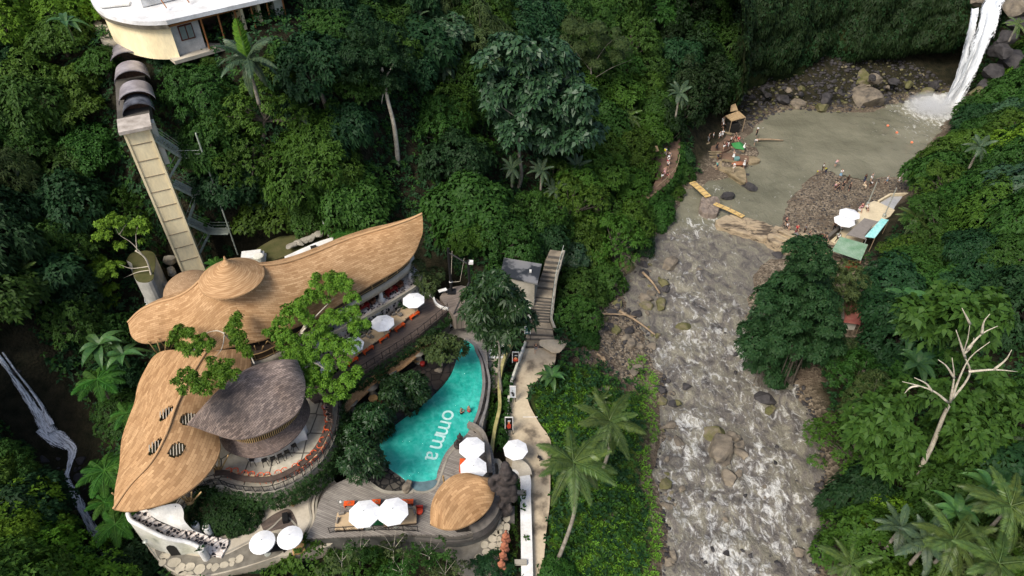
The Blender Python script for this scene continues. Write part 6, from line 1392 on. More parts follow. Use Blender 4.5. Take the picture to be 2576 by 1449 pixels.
sc_l = [((1318,870),(1415,868),3.6),((1322,850),(1396,852),3.9),((1326,838),(1392,842),4.2),((1330,822),(1390,828),4.5),((1332,805),(1382,808),4.6),((1333,798),(1382,801),4.85),((1335,790),(1383,794),5.1),((1337,783),(1384,787),5.35),((1339,776),(1385,780),5.6),((1341,769),(1385,773),5.85),((1343,762),(1386,766),6.1),((1345,754),(1387,758),6.35),((1347,746),(1388,750),6.6),((1352,720),(1391,724),6.75),((1358,702),(1394,706),7.1),((1362,692),(1396,696),7.4),((1366,680),(1399,684),7.7),((1369,668),(1403,672),8.0),((1372,655),(1406,659),8.4),((1378,642),(1410,646),8.8),((1384,628),(1414,632),9.2)]
STEPM = mat('step_concrete', (.30, .25, .185), (.15, .125, .095), scale=.9, rough=.95, bmp=.4); LANDM = mat('landing_concrete', (.34, .28, .20), (.12, .10, .075), scale=.5, rough=.95, bmp=.4)
for k in range(len(sc_l)-1):
 (a0, b0_, z0) = sc_l[k]; (a1, b1_, z1) = sc_l[k+1]; pa, pb = P(*a0, z1), P(*b0_, z1); pc, pd = P(*b1_, z1), P(*a1, z1)
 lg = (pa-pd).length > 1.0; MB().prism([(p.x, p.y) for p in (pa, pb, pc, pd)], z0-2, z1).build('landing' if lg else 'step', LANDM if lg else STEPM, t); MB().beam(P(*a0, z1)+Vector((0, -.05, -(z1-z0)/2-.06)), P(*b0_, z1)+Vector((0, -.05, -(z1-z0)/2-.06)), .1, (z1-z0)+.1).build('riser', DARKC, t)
rl2 = [P(*b, z)+Vector((.15, 0, 0)) for a, b, z in sc_l[3:]]; mb = MB()
for p, q in zip(rl2, rl2[1:]): mb.tube([p+Vector((0, 0, .95)), q+Vector((0, 0, .95))], .035, 5, cap=False)
for p in rl2[::2]: mb.tube([p, p+Vector((0, 0, .95))], .035, 5)
mb.build('handrail', STEEL, t); mb = MB()
for p, q in zip(rl2, rl2[1:]): mb.beam(p+Vector((.1, 0, .05)), q+Vector((.1, 0, .05)), .3, .5)
mb.build('side_kerb', CONC, t)
rock(P(1392, 866, 3.9), 2.0, PATHM, 'large flat worn rock at the foot of the stone stairs', k=2, rz=-.2, name='boulder', sz=.45)
# ---------------- waterfalls ----------------
def streak_mat(name, c1=(.90, .91, .92), c2=(.42, .45, .48), sc_=1.3, lo=.38, hi=.55, alpha=True, rot=0.0):
 m, t, b = nodes(name); b.inputs['Roughness'].default_value = .6; uv = N(t, 'ShaderNodeUVMap').outputs[0]
 n = noise(t, sc_, 8, scaled(t, uv, (2.2, .22, 1)), .7, .6); n2 = noise(t, sc_*3, 5, scaled(t, uv, (2, .5, 1)), .6, .5)
 col = mix(t, ramp(t, n, [(lo-.05, 1.0), (hi, 0.0)]), c1, c2); t.links.new(col, b.inputs['Base Color']); bump(t, b, n2, .6, .15)
 if alpha:
  at = N(t, 'ShaderNodeAttribute', attribute_name='thin').outputs['Fac']; s = N(t, 'ShaderNodeMath', operation='SUBTRACT'); t.links.new(mix(t, .4, n, n2), s.inputs[0]); t.links.new(at, s.inputs[1])
  t.links.new(ramp(t, s.outputs[0], [(.30, 0.0), (.40, 1.0)]), b.inputs['Alpha'])
 return m
def ribbon(name, path, widths, mat_, parent=None, side=None, nu=14, nv=60, arch=.4, rough_=.25, edge=.32, seed=0, org=None):
 A = catmull(path, nv); Wd = np.interp(np.linspace(0, 1, nv), np.linspace(0, 1, len(widths)), widths); V = []; U = []; T = []; L = 0
 for i, p in enumerate(A):
  d = (A[min(i+1, nv-1)]-A[max(i-1, 0)]).normalized(); sd = Vector(side).normalized() if side is not None else Vector((d.y, -d.x, 0)).normalized(); nr = sd.cross(d).normalized()
  if i: L += (A[i]-A[i-1]).length
  for j in range(nu):
   s = j/(nu-1)*2-1; q = p+sd*s*Wd[i]/2+nr*(arch*(1-s*s)+rough_*float(fbm([s*1.7+seed*5+p.x*.3], [L*.25+seed], 3)[0])); V.append(q); U.append((s*Wd[i]/2+seed*7, L)); T.append(edge*abs(s)**2.2)
 o0 = wloc(parent) if parent else (org or A[0]); F_ = [(i*nu+j, i*nu+j+1, (i+1)*nu+j+1, (i+1)*nu+j) for i in range(nv-1) for j in range(nu-1)]
 me = bpy.data.meshes.new(name); me.from_pydata([tuple(v-o0) for v in V], [], F_); smooth_mesh(me); l = me.uv_layers.new(name='UVMap')
 for lp in me.loops: l.data[lp.index].uv = U[lp.vertex_index]
 me.attributes.new('thin', 'FLOAT', 'POINT').data.foreach_set('value', T); me.update(); return mesh_obj(name, me, mat_, parent, (0, 0, 0) if parent else o0)
FALL = streak_mat('falling_water', c2=(.50, .54, .58), lo=.42, hi=.6); FALL2 = streak_mat('thin_falling_water', lo=.44, hi=.62)
wf = empty('waterfall', P(2385, 262, 0), 'tall white waterfall plunging into the pool at the top right', 'waterfall'); kindw = tag(wf, kind='structure')
tpz = 18.6; A0 = PY(2497, 16, 129); A1 = PY(2498, 55, 127.2); base = P(2385, 268, .1); Y0 = base.y
pth_ = [PY(2520, -25, 133), A0, PY(2492, 45, 127.6), PY(2470, 110, Y0+.8), PY(2447, 165, Y0+.4), PY(2420, 220, Y0+.1), PY(2393, 268, Y0-.3)]
ribbon('main_fall', pth_, [5, 5.6, 4.6, 4.2, 3.8, 3.8, 4.8], FALL, wf, side=(1, .15, 0), edge=.36, arch=.7, rough_=.9)
ribbon('inner_veil', [p+Vector((.3, -.4, .1)) for p in pth_[1:]], [3.5, 3, 2.6, 2.4, 2.6, 3.6], FALL, wf, side=(1, .1, 0), edge=.3, arch=.9, seed=2)
ribbon('left_veil', [PY(2455, 18, 128.6), PY(2448, 60, Y0+1), PY(2432, 130, Y0+.9), PY(2412, 200, Y0+.8), PY(2388, 255, Y0+.6)], [1.6, 1.6, 1.9, 2.0, 2.6], FALL2, wf, side=(1, .1, 0), edge=.25, seed=4)
mv = bpy.data.materials.new('mist_volume'); mv.use_nodes = True; tt = mv.node_tree; tt.nodes.remove(tt.nodes['Principled BSDF']); pv = N(tt, 'ShaderNodeVolumePrincipled'); pv.inputs['Color'].default_value = (.95, .96, .97, 1)
tc_ = N(tt, 'ShaderNodeTexCoord'); gr_ = N(tt, 'ShaderNodeTexGradient', gradient_type='SPHERICAL'); tt.links.new(tc_.outputs['Object'], gr_.inputs[0]); ml_ = N(tt, 'ShaderNodeMath', operation='MULTIPLY'); tt.links.new(ramp(tt, gr_.outputs[0], [(0, 0.0), (.8, 1.0)]), ml_.inputs[0])
ml2 = N(tt, 'ShaderNodeMath', operation='MULTIPLY'); tt.links.new(ramp(tt, noise(tt, .5, 3, geo(tt)), [(.35, .35), (.65, 1.0)]), ml2.inputs[0]); ml2.inputs[1].default_value = .8; tt.links.new(ml2.outputs[0], ml_.inputs[1]); tt.links.new(ml_.outputs[0], pv.inputs['Density']); tt.links.new(pv.outputs[0], tt.nodes['Material Output'].inputs['Volume'])
import bmesh
bm = bmesh.new(); bmesh.ops.create_icosphere(bm, subdivisions=3, radius=1); me = bpy.data.meshes.new('mist'); bm.to_mesh(me); bm.free()
mo = mesh_obj('mist', me, mv, None, P(2345, 268, 1.0)); mo.scale = (5.5, 4.5, 2.6); tag(mo, 'white spray mist drifting off the foot of the waterfall', 'mist', kind='stuff')
# side rocks of the fall
random.seed(11); kk_ = 0
for u, v, s, m_, Y in [(2560,20,3.2,STONE,130),(2520,-8,2.6,STONE,134),(2465,-2,2.2,STONE,133),(2535,90,2.6,STONED,127),(2520,130,2.6,STONED,126),(2500,180,2.6,STONED,125),(2480,215,2.2,STONED,124),(2460,235,2.0,MOSSR,122.5),(2445,255,1.8,MOSSR,121.5),(2430,275,1.6,MOSSR,120),(2560,60,2.8,STONED,128),(2545,150,3.2,STONED,127)]:
 kk_ += 1; rock(PY(u, v, Y), s, m_, 'wet rock on the right side of the big waterfall' if u > 2425 and v > 60 else 'pale rock on the lip of the big waterfall', 'rocks flanking the big waterfall', name='rock', sz=s*1.1)
CW = streak_mat('cascade_water', (.95, .96, .97), (.05, .055, .055), 4.2, .42, .52)
cs = empty('small_cascade', STR3[4], 'small white cascade tumbling down the dark gully at the left edge', 'waterfall'); tag(cs, kind='structure')
g3 = lambda u, v, o=.35: G(u, v)+Vector((0, 0, o))
ribbon('upper_run', [g3(-60, 850), g3(0, 905), g3(40, 960), g3(75, 1010), g3(105, 1055), g3(130, 1095)], [.8, .75, .6, .75, 1.2, 1.8], CW, cs, edge=.3, arch=.25)
ribbon('second_run', [g3(10, 890), g3(45, 940), g3(80, 985), g3(112, 1030), g3(135, 1075)], [.3, .3, .35, .5, .8], CW, cs, edge=.4, seed=3)
ribbon('stream_run', [g3(110, 1080), g3(150, 1110), g3(185, 1135), g3(178, 1175), g3(172, 1205), g3(188, 1240), g3(205, 1275), g3(222, 1310), g3(255, 1370), g3(275, 1430)], [1.9, 2.3, 1.1, .6, .6, 1.1, .9, 1.1, 1.0, 1.0], CW, cs, edge=.34, seed=5, arch=.12, nv=90)
for k in range(26):
 u, v = random.choice([(150,1080),(190,1150),(160,1200),(215,1240),(230,1290),(130,1130),(200,1190),(245,1330),(100,1020),(60,960),(150,1150),(230,1180)]); u += random.gauss(0, 28); v += random.gauss(0, 24); p = G(u, v); rock(p, .25+random.random()**2*.9, random.choice([STONED, STONED, MOSSY, STONED]), 'dark wet rock in the gully of the small cascade', 'rocks in the left gully')
# ---------------- river rocks ----------------
BIG = [(1797,1088,30,'mossy topped boulder of the midstream cluster','m'),(1812,1127,40,'largest rounded boulder of the midstream cluster','s'),(1842,1100,18,'upright boulder at the right of the midstream cluster','s'),(1861,1119,15,'small boulder above the right hand one in the midstream cluster','s'),(1865,1140,19,'rounded boulder at the lower right of the midstream cluster','s'),
 (1835,1200,22,'angular boulder below the midstream cluster','s'),(1860,1190,14,'flat slab leaning by the angular boulder','s'),(1719,820,19,'round dark boulder standing alone in the rapids','m'),(1686,666,24,'wide flat tan boulder near the upper left bank','s'),(1707,1014,10,'small dark boulder by the left bank rapids','m'),(1726,972,13,'dark boulder above the grassy bank','d'),
 (1707,1110,16,'pale split boulder against the left bank','s'),(1675,1218,17,'mossy green boulder at the left bank','m'),(1715,1228,12,'tan boulder beside the mossy green one','s'),(1925,1002,26,'large purple brown boulder near the right bank','d'),(1938,1030,14,'mossy rock against the purple brown boulder','m'),(1888,495,12,'x','d'),(2012,1388,14,'grey brown rock near the lower right bank','s'),
 (2163,244,64,'huge grey boulder below the cliff by the plunge pool','s'),(2140,212,64,'long pale mossy boulder behind the huge grey one','m'),(2083,262,12,'orange tinted boulder left of the huge grey one','s'),(1885,470,20,'shaggy black rock in the stream below the terraces','d'),(1830,495,16,'second shaggy black rock below the terraces','d'),(1788,505,12,'low dark rock beside the bamboo bridge','d')]
for k, (u, v, r, l, m_) in enumerate(BIG):
 p = P(u, v, .25); s = r*(Vector((0, 0, CAMZ))-p).length/FPX*1.15
 if l == 'x': continue
 rock(p, s, {'m': MOSSR, 's': STONE, 'd': STONED}[m_], l, None, rz=k*1.3, name='boulder', k=k % 7, sz=s*.9)
def scatter_rocks(n, poly, smin, smax, label, group, mats, z=None, seed=1, wet=0):
 r_ = random.Random(seed); us = [p[0] for p in poly]; vs_ = [p[1] for p in poly]; c = 0
 while c < n:
  u = r_.uniform(min(us), max(us)); v = r_.uniform(min(vs_), max(vs_))
  if not inpoly([u], [v], poly)[0]: continue
  p = P(u, v, 0); g_ = G1(p.x, p.y); p = P(u, v, max(g_, .02)); s = smin+(smax-smin)*r_.random()**2.6; o = rock(p+Vector((0, 0, s*.1)), s, r_.choice(mats), label, group, k=r_.randrange(7), rz=r_.random()*6, sz=s*r_.uniform(.7, 1.1)); c += 1
MS = [STONE, STONE, MOSSR, STONED]
scatter_rocks(72, [(1530,640),(1650,640),(1690,720),(1650,800),(1670,860),(1650,920),(1600,880),(1560,870),(1480,850),(1470,780),(1540,730)], .22, 1.25, 'tumbled grey brown rock on the left bank below the jungle', 'rocks of the upper left bank', MS, seed=2)
scatter_rocks(18, [(1648,920),(1690,960),(1700,1100),(1690,1180),(1670,1180),(1665,1080)], .25, .95, 'rock along the edge of the grassy left bank', 'rocks at the edge of the grassy bank', MS, seed=3)
scatter_rocks(14, [(1660,1180),(1700,1200),(1700,1260),(1690,1449),(1668,1449),(1675,1330),(1655,1240)], .25, .8, 'small rock at the lower left bank', 'rocks of the lower left bank', MS, seed=4)
scatter_rocks(44, [(1700,640),(1880,700),(1860,850),(1960,960),(2040,1100),(2060,1300),(2000,1430),(1720,1430),(1700,1150),(1710,900)], .15, .55, 'dark rock breaking the surface of the rapids', 'small rocks in the rapids', [STONED, STONED, STONE], seed=5)
scatter_rocks(18, [(1895,870),(1990,935),(2030,1010),(2060,1100),(2075,1300),(2050,1449),(2040,1449),(2045,1300),(2030,1100),(1980,980),(1890,900)], .3, .9, 'dark rock under the trees of the right bank', 'rocks of the right bank', [STONED, STONE], seed=6)
scatter_rocks(52, [(1870,235),(1950,215),(2100,190),(2300,195),(2390,235),(2240,262),(2100,283),(1990,275),(1930,290),(1890,320),(1875,290)], .4, 1.9, 'dark rock heaped below the cliff behind the plunge pool', 'rocks heaped below the cliff', [STONED, STONED, MOSSR, STONE], seed=7)
scatter_rocks(10, [(1960,520),(2040,455),(2110,428),(2290,452),(2280,500),(2150,560),(2080,590),(1970,580)], .12, .4, 'grey cobble lying on the gravel bar', 'cobbles on the gravel bar', [STONE, STONED], seed=8)
scatter_rocks(10, [(1700,455),(1760,455),(1800,520),(1900,420),(1910,400),(1850,450),(1760,500)], .2, .6, 'dark rock in the shallows beside the bamboo bridge', 'rocks by the bamboo bridge', [STONED], seed=9)
rock(P(1958,640,.2), 1.1, STONED, 'flat dark rock just below the weir slabs', sz=.5); rock(P(1530,1300,1.6), 1.0, STONE, 'pale boulder lying in the grass of the left bank', name='boulder'); rock(P(1515,980,1.6), 1.3, STONE, 'buried pale boulder at the top of the grassy bank', name='boulder', sz=.5); rock(P(1600,930,1.2), 1.2, STONE, 'tan rounded boulder by the driftwood logs', name='boulder', sz=.5)
def rubble(poly, n, smin, smax, m, label, seed, zo=0.0):
 r2 = np.random.RandomState(seed); b = [np.array([list(v.co) for v in rock_mesh(k+20, 1, .8, .6, .2, 1).vertices]) for k in range(5)]; fm = rock_mesh(20, 1, .8, .6, .2, 1); fc = np.array([list(p.vertices) for p in fm.polygons]); us = [p[0] for p in poly]; vs_ = [p[1] for p in poly]
 U = r2.uniform(min(us), max(us), n*4); V_ = r2.uniform(min(vs_), max(vs_), n*4); k = inpoly(U, V_, poly); U = U[k][:n]; V_ = V_[k][:n]; VV = []; FF = []; c = 0
 for u, v in zip(U, V_):
  p = P(u, v, .3); z = float(gz(p.x, p.y)); s = smin+(smax-smin)*r2.rand()**2.2; a = r2.rand()*6.28; w = b[r2.randint(5)]*s; x = w[:, 0]*math.cos(a)-w[:, 1]*math.sin(a); y = w[:, 0]*math.sin(a)+w[:, 1]*math.cos(a)
  VV.append(np.stack([x+p.x, y+p.y, w[:, 2]*r2.uniform(.6, 1.1)+z+s*.1+zo], 1)); FF.append(fc+c); c += len(w)
 return tag(mesh_obj('rubble', np_mesh('rubble', np.concatenate(VV), np.concatenate(FF)), m), label, 'rubble', kind='stuff')
LB = [(1530,640),(1650,640),(1690,720),(1650,800),(1670,860),(1650,930),(1640,1000),(1560,960),(1470,930),(1470,780),(1540,730)]
rubble(LB, 1500, .06, .4, STONE, 'small brown stones strewn over the upper left bank', 1); rubble(LB, 500, .06, .35, STONED, 'small dark stones strewn over the upper left bank', 2)
GBR = [(1960,580),(1985,505),(2020,465),(2060,434),(2110,426),(2200,445),(2290,455),(2285,500),(2200,515),(2100,590),(2080,600)]
rubble(GBR, 2600, .07, .3, STONE, 'brown pebbles covering the gravel bar', 3); rubble(GBR, 900, .07, .32, STONED, 'dark pebbles mixed over the gravel bar', 4)
CBR = [(1850,280),(1870,240),(1950,215),(2100,195),(2300,190),(2400,225),(2240,264),(2100,285),(1990,277),(1930,292),(1890,320)]
rubble(CBR, 1300, .15, .8, STONED, 'dark broken rock heaped under the cliff', 5); rubble(CBR, 350, .15, .7, MOSSR, 'mossy broken rock heaped under the cliff', 6)
rubble([(1655,900),(1690,960),(1700,1100),(1700,1300),(1690,1449),(1668,1449),(1665,1250),(1645,1180),(1668,1100),(1665,960)], 420, .1, .4, STONED, 'dark stones along the waterline of the grassy bank', 7)
rubble([(1990,930),(2040,1000),(2075,1100),(2085,1300),(2060,1449),(2035,1449),(2050,1300),(2040,1120),(2010,1010)], 300, .15, .5, STONED, 'dark stones under the trees of the right bank', 8)
rubble([(1895,660),(1980,650),(2080,670),(2090,760),(1950,740),(1890,720)], 500, .06, .25, STONE, 'small pale stones on the shoal below the weir', 9)
# weir slabs
def slab(pts, z0, z1, m, label, name='rock_slab', top_j=.12, seed=0):
 r_ = random.Random(seed); base_ = catmull(vz(pts+[pts[0]], z1), 46)[:-1]; c = sum(base_, Vector())/len(base_); mb = MB(); n = len(base_); vs_ = []
 for f, zz in ((1.05, z0), (1.02, (z0+z1)/2), (1.0, z1-.1), (.93, z1)):
  for p in base_: q = c+(p-c)*f; vs_.append((q.x+r_.uniform(-.08, .08), q.y+r_.uniform(-.08, .08), zz+r_.uniform(-top_j, top_j)*(zz > z0)))
 for f in (.6, .3):
  for p in base_: q = c+(p-c)*f; vs_.append((q.x, q.y, z1+r_.uniform(-top_j, top_j)))
 vs_.append((c.x, c.y, z1)); fs = [(i*n+k, i*n+(k+1) % n, (i+1)*n+(k+1) % n, (i+1)*n+k) for i in range(5) for k in range(n)]+[(5*n+k, 5*n+(k+1) % n, 6*n) for k in range(n)]
 mb.add(vs_, fs); o = mb.build(name, m); return tag(o, label, 'rock')
WEIR = mat('layered_sandstone', (.34, .265, .175), (.09, .07, .05), (.40, .32, .21), scale=.55, rough=.9, bmp=.9, bd=.15, vscale=(.5, 1.6, 3), lo=.42, hi=.6)
slab([(1803,552),(1830,540),(1880,548),(1930,560),(1948,572),(1935,590),(1925,600),(1880,588),(1835,575),(1805,565)], -.5, .9, WEIR, 'long layered sandstone slab across the river at the weir', seed=1)
slab([(1952,566),(1990,578),(2040,590),(2100,612),(2120,650),(2085,668),(2000,632),(1945,608),(1930,592)], -.5, 1.3, WEIR, 'stepped sandstone block at the gravel bar end of the weir', seed=2)
for k, (a, b) in enumerate((((1960,576),(2100,635)),((1950,590),(2085,650)))): o = slab([a,(a[0]+8,a[1]+8),(b[0],b[1]+6),b], 1.0, 1.75-.2*k, WEIR, 'long cut step ledge on the stepped sandstone block, '+('upper' if not k else 'lower'), top_j=.04, seed=5+k)
slab([(1765,495),(1802,494),(1812,510),(1805,535),(1785,537),(1762,528)], -.5, 1.0, mat('block_concrete', (.26, .21, .17), (.15, .12, .10), scale=1.2, bmp=.5), 'square concrete block midstream between the two footbridges', seed=3)
def log(a, b, r, label, m=None, name='log', cat='log', bend=.1, group=None):
 mb = MB(); a, b = Vector(a), Vector(b); mid = (a+b)/2+Vector((bend, bend, .1)); mb.tube(catmull([a, mid, b], 9), [r*(1-.05*k) for k in range(9)], 8); return tag(mb.build(name, m or LOGM, sm=True), label, cat, group)
log(P(1617,685,1.1), P(1660,738,.6), .19, 'pale driftwood log lying on the upper left rock bank'); log(P(1558,782,1.4), P(1648,842,.7), .18, 'longest driftwood log slanting down the left rock bank'); log(P(1512,790,1.6), P(1600,797,1.0), .12, 'thin log crossing above the longest driftwood log'); log(P(1517,898,1.8), P(1524,925,1.5), .2, 'short cut yellow timber on the bank by the grass', name='timber'); log(P(1502,890,1.9), P(1517,910,1.6), .15, 'short brown log beside the cut timber'); log(P(1497,815,1.7), P(1500,835,1.6), .14, 'short log standing at the jungle edge of the rock bank')
log(P(1903,351,.5), P(1970,353,.3), .2, 'long yellow brown log floating at the plunge pool edge', bend=.02)
# bamboo bridges
def bridge(a, b, w, label, n=6):
 a, b = Vector(a), Vector(b); t = empty('footbridge', a, label, 'footbridge'); d = (b-a).normalized(); s = Vector((-d.y, d.x, 0)).normalized(); mb = MB()
 for k in range(n): o = s*(w*(k/(n-1)-.5)); mb.tube([a+o, (a+b)/2+o+Vector((0, 0, .08)), b+o], .085, 6)
 mb.build('bamboo_poles', mat('yellow_bamboo', (.60, .43, .17), (.42, .28, .10), scale=2) if n > 4 else BAMBOO, t); mb = MB()
 for k in range(5): q = a.lerp(b, (k+.5)/5)+Vector((0, 0, .14)); mb.tube([q-s*w*.6, q+s*w*.6], .05, 5)
 mb.build('lashing_bars', LOGM, t); return t
bridge(P(1741,458,1.4), P(1782,495,1.2), 1.0, 'sloping bamboo footbridge from the jungle bank to the concrete block', 7)
bridge(P(1798,512,1.2), P(1870,545,1.3), .7, 'yellow plank footbridge with a rope rail from the block to the weir slab', 5)
t = empty('rope_rail', P(1830,525,1.3), 'rope rail on thin posts beside the yellow plank footbridge', 'rope'); mb = MB()
for u, v in ((1800,512),(1837,528),(1868,543)): q = P(u, v, 1.3); mb.tube([q, q+Vector((0, 0, .9))], .03, 4)
mb.tube([P(1800,512,2.1), P(1818,520,1.9), P(1837,528,2.1), P(1868,543,2.0)], .02, 4); mb.build('posts_and_rope', LOGM, t)
# river terraces with bamboo hut -------------------------------------------------
kz = zc(2600, 400, 500, 1725); TM = mat('terrace_concrete', (.20, .125, .082), (.10, .065, .045), scale=.6, rough=.95, bmp=.35); TM2 = mat('terrace_edge', (.32, .25, .15), (.15, .12, .07), scale=1, rough=.95, bmp=.4)
t = empty('river_terraces', P(*kz(850, 650), 0), 'stepped brown concrete viewing terraces on the left shore of the plunge pool', 'terrace')
def tpoly(pts, z, nm, m, z0=-.6): mb = MB(); pp_ = catmull(vz([kz(*q) for q in pts]+[kz(*pts[0])], z), len(pts)*3)[:-1]; mb.prism([(p.x, p.y) for p in pp_], z0, z); mb.build(nm, m, t)
tpoly([(520,440),(700,430),(960,470),(1010,540),(980,610),(830,690),(640,690),(540,640),(500,560)], .95, 'main_platform', TM)
tpoly([(480,500),(600,440),(690,440),(690,500),(560,520),(520,545)], 1.5, 'upper_step', TM2); tpoly([(510,560),(600,500),(660,520),(670,570),(560,580)], 1.25, 'step_seat', TM2)
tpoly([(640,690),(830,690),(820,760),(700,860),(660,830),(600,760)], .75, 'lower_platform', TM); tpoly([(820,690),(960,700),(1080,720),(1200,740),(1180,830),(1060,820),(840,790),(810,740)], .6, 'pool_steps', TM)
tpoly([(1190,740),(1290,745),(1360,790),(1330,820),(1200,830)], .5, 'point_slab', TM2); tpoly([(680,860),(830,790),(850,890),(1080,880),(1150,930),(1160,1110),(1060,1060),(880,940),(760,900)], .7, 'outer_platform', TM2); tpoly([(1050,1050),(1160,1020),(1180,1110),(1130,1120)], .5, 'end_slab', TM)
for q in (((640,690),(830,688)),((650,720),(830,715)),((660,760),(820,750)),((960,615),(1140,680)),((530,600),(670,575)),((690,440),(860,420)),((860,420),(970,440)),((840,790),(1060,830)),((880,940),(1150,1110))):
 mb = MB(); a, b = P(*kz(*q[0]), 1.0), P(*kz(*q[1]), 1.0); mb.beam(a, b, .22, .35); mb.build('kerb', TM2, t)
mb = MB(); a = [P(*kz(*q), 1.3) for q in ((960,565),(1085,545),(1150,590),(1140,655),(1020,640),(985,610))]; mb.add(a, [tuple(range(6))[::-1]]); ppx = sum(a, Vector())/6
mb = MB(); mb.prism([(p.x, p.y) for p in a], -.3, .95); mb.build('planter_base', DARKC, t); mb = MB(); apex = ppx+Vector((0, 0, .8)); mb.add(a+[apex], [(k, (k+1) % 6, 6) for k in range(6)]); g_ = mb.build('green_canopy', flat('green_canvas', (.04, .22, .06), .8), org=ppx); tag(g_, 'small green hexagonal canopy on the river terraces', 'canopy')
tag(sheet([kz(1010,745),kz(1070,745),kz(1075,780),kz(1010,778)], 1.1, 'turquoise_tarp', flat('turq', (.14, .28, .26), .7), None, th=.3)[0], 'pale turquoise box on the pool steps', 'box'); t2 = empty('boat', P(*kz(1068,845), .9), 'upturned small brown boat on the river terraces', 'boat'); mb = MB(); q = wloc(t2)
mb.grid([[q+Vector(((i/8-.5)*2.6, math.cos(math.pi*j/6)*.5*math.sin(math.pi*(.08+.84*i/8)), math.sin(math.pi*j/6)*.45*math.sin(math.pi*(.08+.84*i/8)))) for j in range(7)] for i in range(9)]); mb.build('hull', flat('boat_brown', (.30, .12, .06), .5), t2, sm=True)
hz = 1.2; t = empty('bamboo_hut', P(1850, 300, 1), 'small hut with a straw coloured bamboo slat roof beside the plunge pool', 'hut'); SL = mat('straw_roof', (.42, .30, .16), (.24, .16, .085), scale=3, vscale=(1, 4, 1), bmp=.5)
rr_ = [P(1841,268,4.0), P(1875,295,3.4), P(1830,300,3.4)] ; mb = MB(); A_ = [P(*kz(885,190),3.8), P(*kz(1065,125),4.6), P(*kz(1160,210),3.6), P(*kz(970,262),3.4)]
mb.shell([[A_[0].lerp(A_[3], j/8), A_[1].lerp(A_[2], j/8)] for j in range(9)], .15); mb.build('front_roof', SL, t); mb = MB(); B_ = [P(*kz(960,50),5.2), P(*kz(1020,25),5.3), P(*kz(1055,115),4.7), P(*kz(950,130),4.6)]; mb.shell([[B_[0].lerp(B_[3], j/5), B_[1].lerp(B_[2], j/5)] for j in range(6)], .15); mb.build('rear_roof', SL, t)
for q in (A_[0], A_[2], A_[3], A_[1]): mb = MB(); mb.tube([Vector((q.x, q.y, .6))+(ppx-q)*0, q-Vector((0, 0, .1))], .08, 6); mb.build('post', LOGM, t)
mb = MB(); c_ = sum(A_, Vector())/4; mb.box(Vector((c_.x, c_.y, 1.6)), (2.0, 1.2, 1.6), .3); mb.build('counter', BLK2, t)
# jungle river path above
tag(sheet([(1560,540),(1600,500),(1640,470),(1652,440),(1650,400),(1665,360),(1700,340),(1712,360),(1704,400),(1700,430),(1685,455),(1650,485),(1600,525),(1570,560)], 3.7, 'jungle_path', TM, None, th=2)[0], 'brown path ledge in the jungle above the bamboo bridge', 'path', kind='structure')
t = empty('path_railing', P(1695, 430, 3.7), 'thin wooden railing along the jungle path ledge', 'railing'); mb = MB(); A_ = catmull(vz([(1708,400),(1700,430),(1680,455),(1650,482)], 3.7), 9);
for p, q in zip(A_, A_[1:]): mb.tube([p+Vector((0, 0, .9)), q+Vector((0, 0, .9))], .05, 4); mb.tube([p, p+Vector((0, 0, .95))], .05, 4)
mb.build('rails', LOGM, t); t = empty('thatch_sign_roof', P(1647, 385, 4), 'tiny straw roof standing beside the jungle path ledge', 'shelter'); mb = MB(); q = P(1647, 375, 6); mb.box(q, (1.2, 1.0, .12), .3, Matrix.Rotation(.5, 3, 'X')); mb.build('roof', SL, t); mb = MB(); mb.tube([Vector((q.x, q.y, 3)), q], .06, 5); mb.build('post', LOGM, t)
# riverside cafe terrace on the right ---------------------------------------------
kz = zc(3050, 620, 600, 1976); CT = mat('cafe_concrete', (.66, .56, .38), (.52, .44, .30), scale=.4, rough=.9, bmp=.15); zq = 2.2
t = empty('cafe_terrace', P(*kz(1250, 800), 0), 'pale cream concrete terrace with steps above the gravel bar', 'terrace')
def tpl(pts, z, nm, m, z0=-.3, par=None): mb = MB(); mb.prism([tuple(P(*kz(*q), z))[:2] for q in pts], z0, z); return mb.build(nm, m, par or t)
tpl([(1200,600),(1290,560),(1350,580),(1560,680),(1500,760),(1420,800),(1150,1060),(900,980),(850,960),(900,880),(1010,790),(1090,700)], zq, 'terrace_floor', CT)
tpl([(1350,580),(1500,488),(1820,478),(1720,600),(1560,680)], zq-.25, 'side_pool', mat('grey_pool', (.42, .42, .42), (.34, .34, .35), scale=.6, rough=.25)); mb = MB(); A_ = vz([kz(*q) for q in ((1345,575),(1500,485),(1830,472))], zq)
for p, q in zip(A_, A_[1:]): mb.beam(p, q, .3, .45)
mb.build('pool_kerb', CT, t)
for k, q in enumerate((((850,960),(900,935),(1060,1010),(1000,1040)),((830,985),(850,960),(1000,1040),(990,1060)),((690,1110),(830,985),(990,1060),(850,1180)))): tpl(q, zq-.35*(k+1), 'step', CT)
mb = MB(); mb.beam(P(*kz(890,870), zq+.1), P(*kz(690,1050), zq-.5), .45, .9); mb.build('ramp_wall', DARKC, t)
t = empty('mesh_canopy', P(*kz(1150, 930), zq), 'grey translucent mesh canopy over the cafe terrace', 'canopy'); tpl([(1165,785),(1350,830),(1250,900),(1165,1010),(1190,1060),(935,1000)], zq+2.3, 'mesh_sheet', mat('grey_mesh', (.24, .215, .19), (.19, .17, .15), scale=3), zq+2.2, t)
for q in ((1165,785),(935,1000),(1190,1060),(1350,830)): mb = MB(); p = P(*kz(*q), zq+2.2); mb.tube([Vector((p.x, p.y, zq)), p], .05, 5); mb.build('post', STEEL, t)
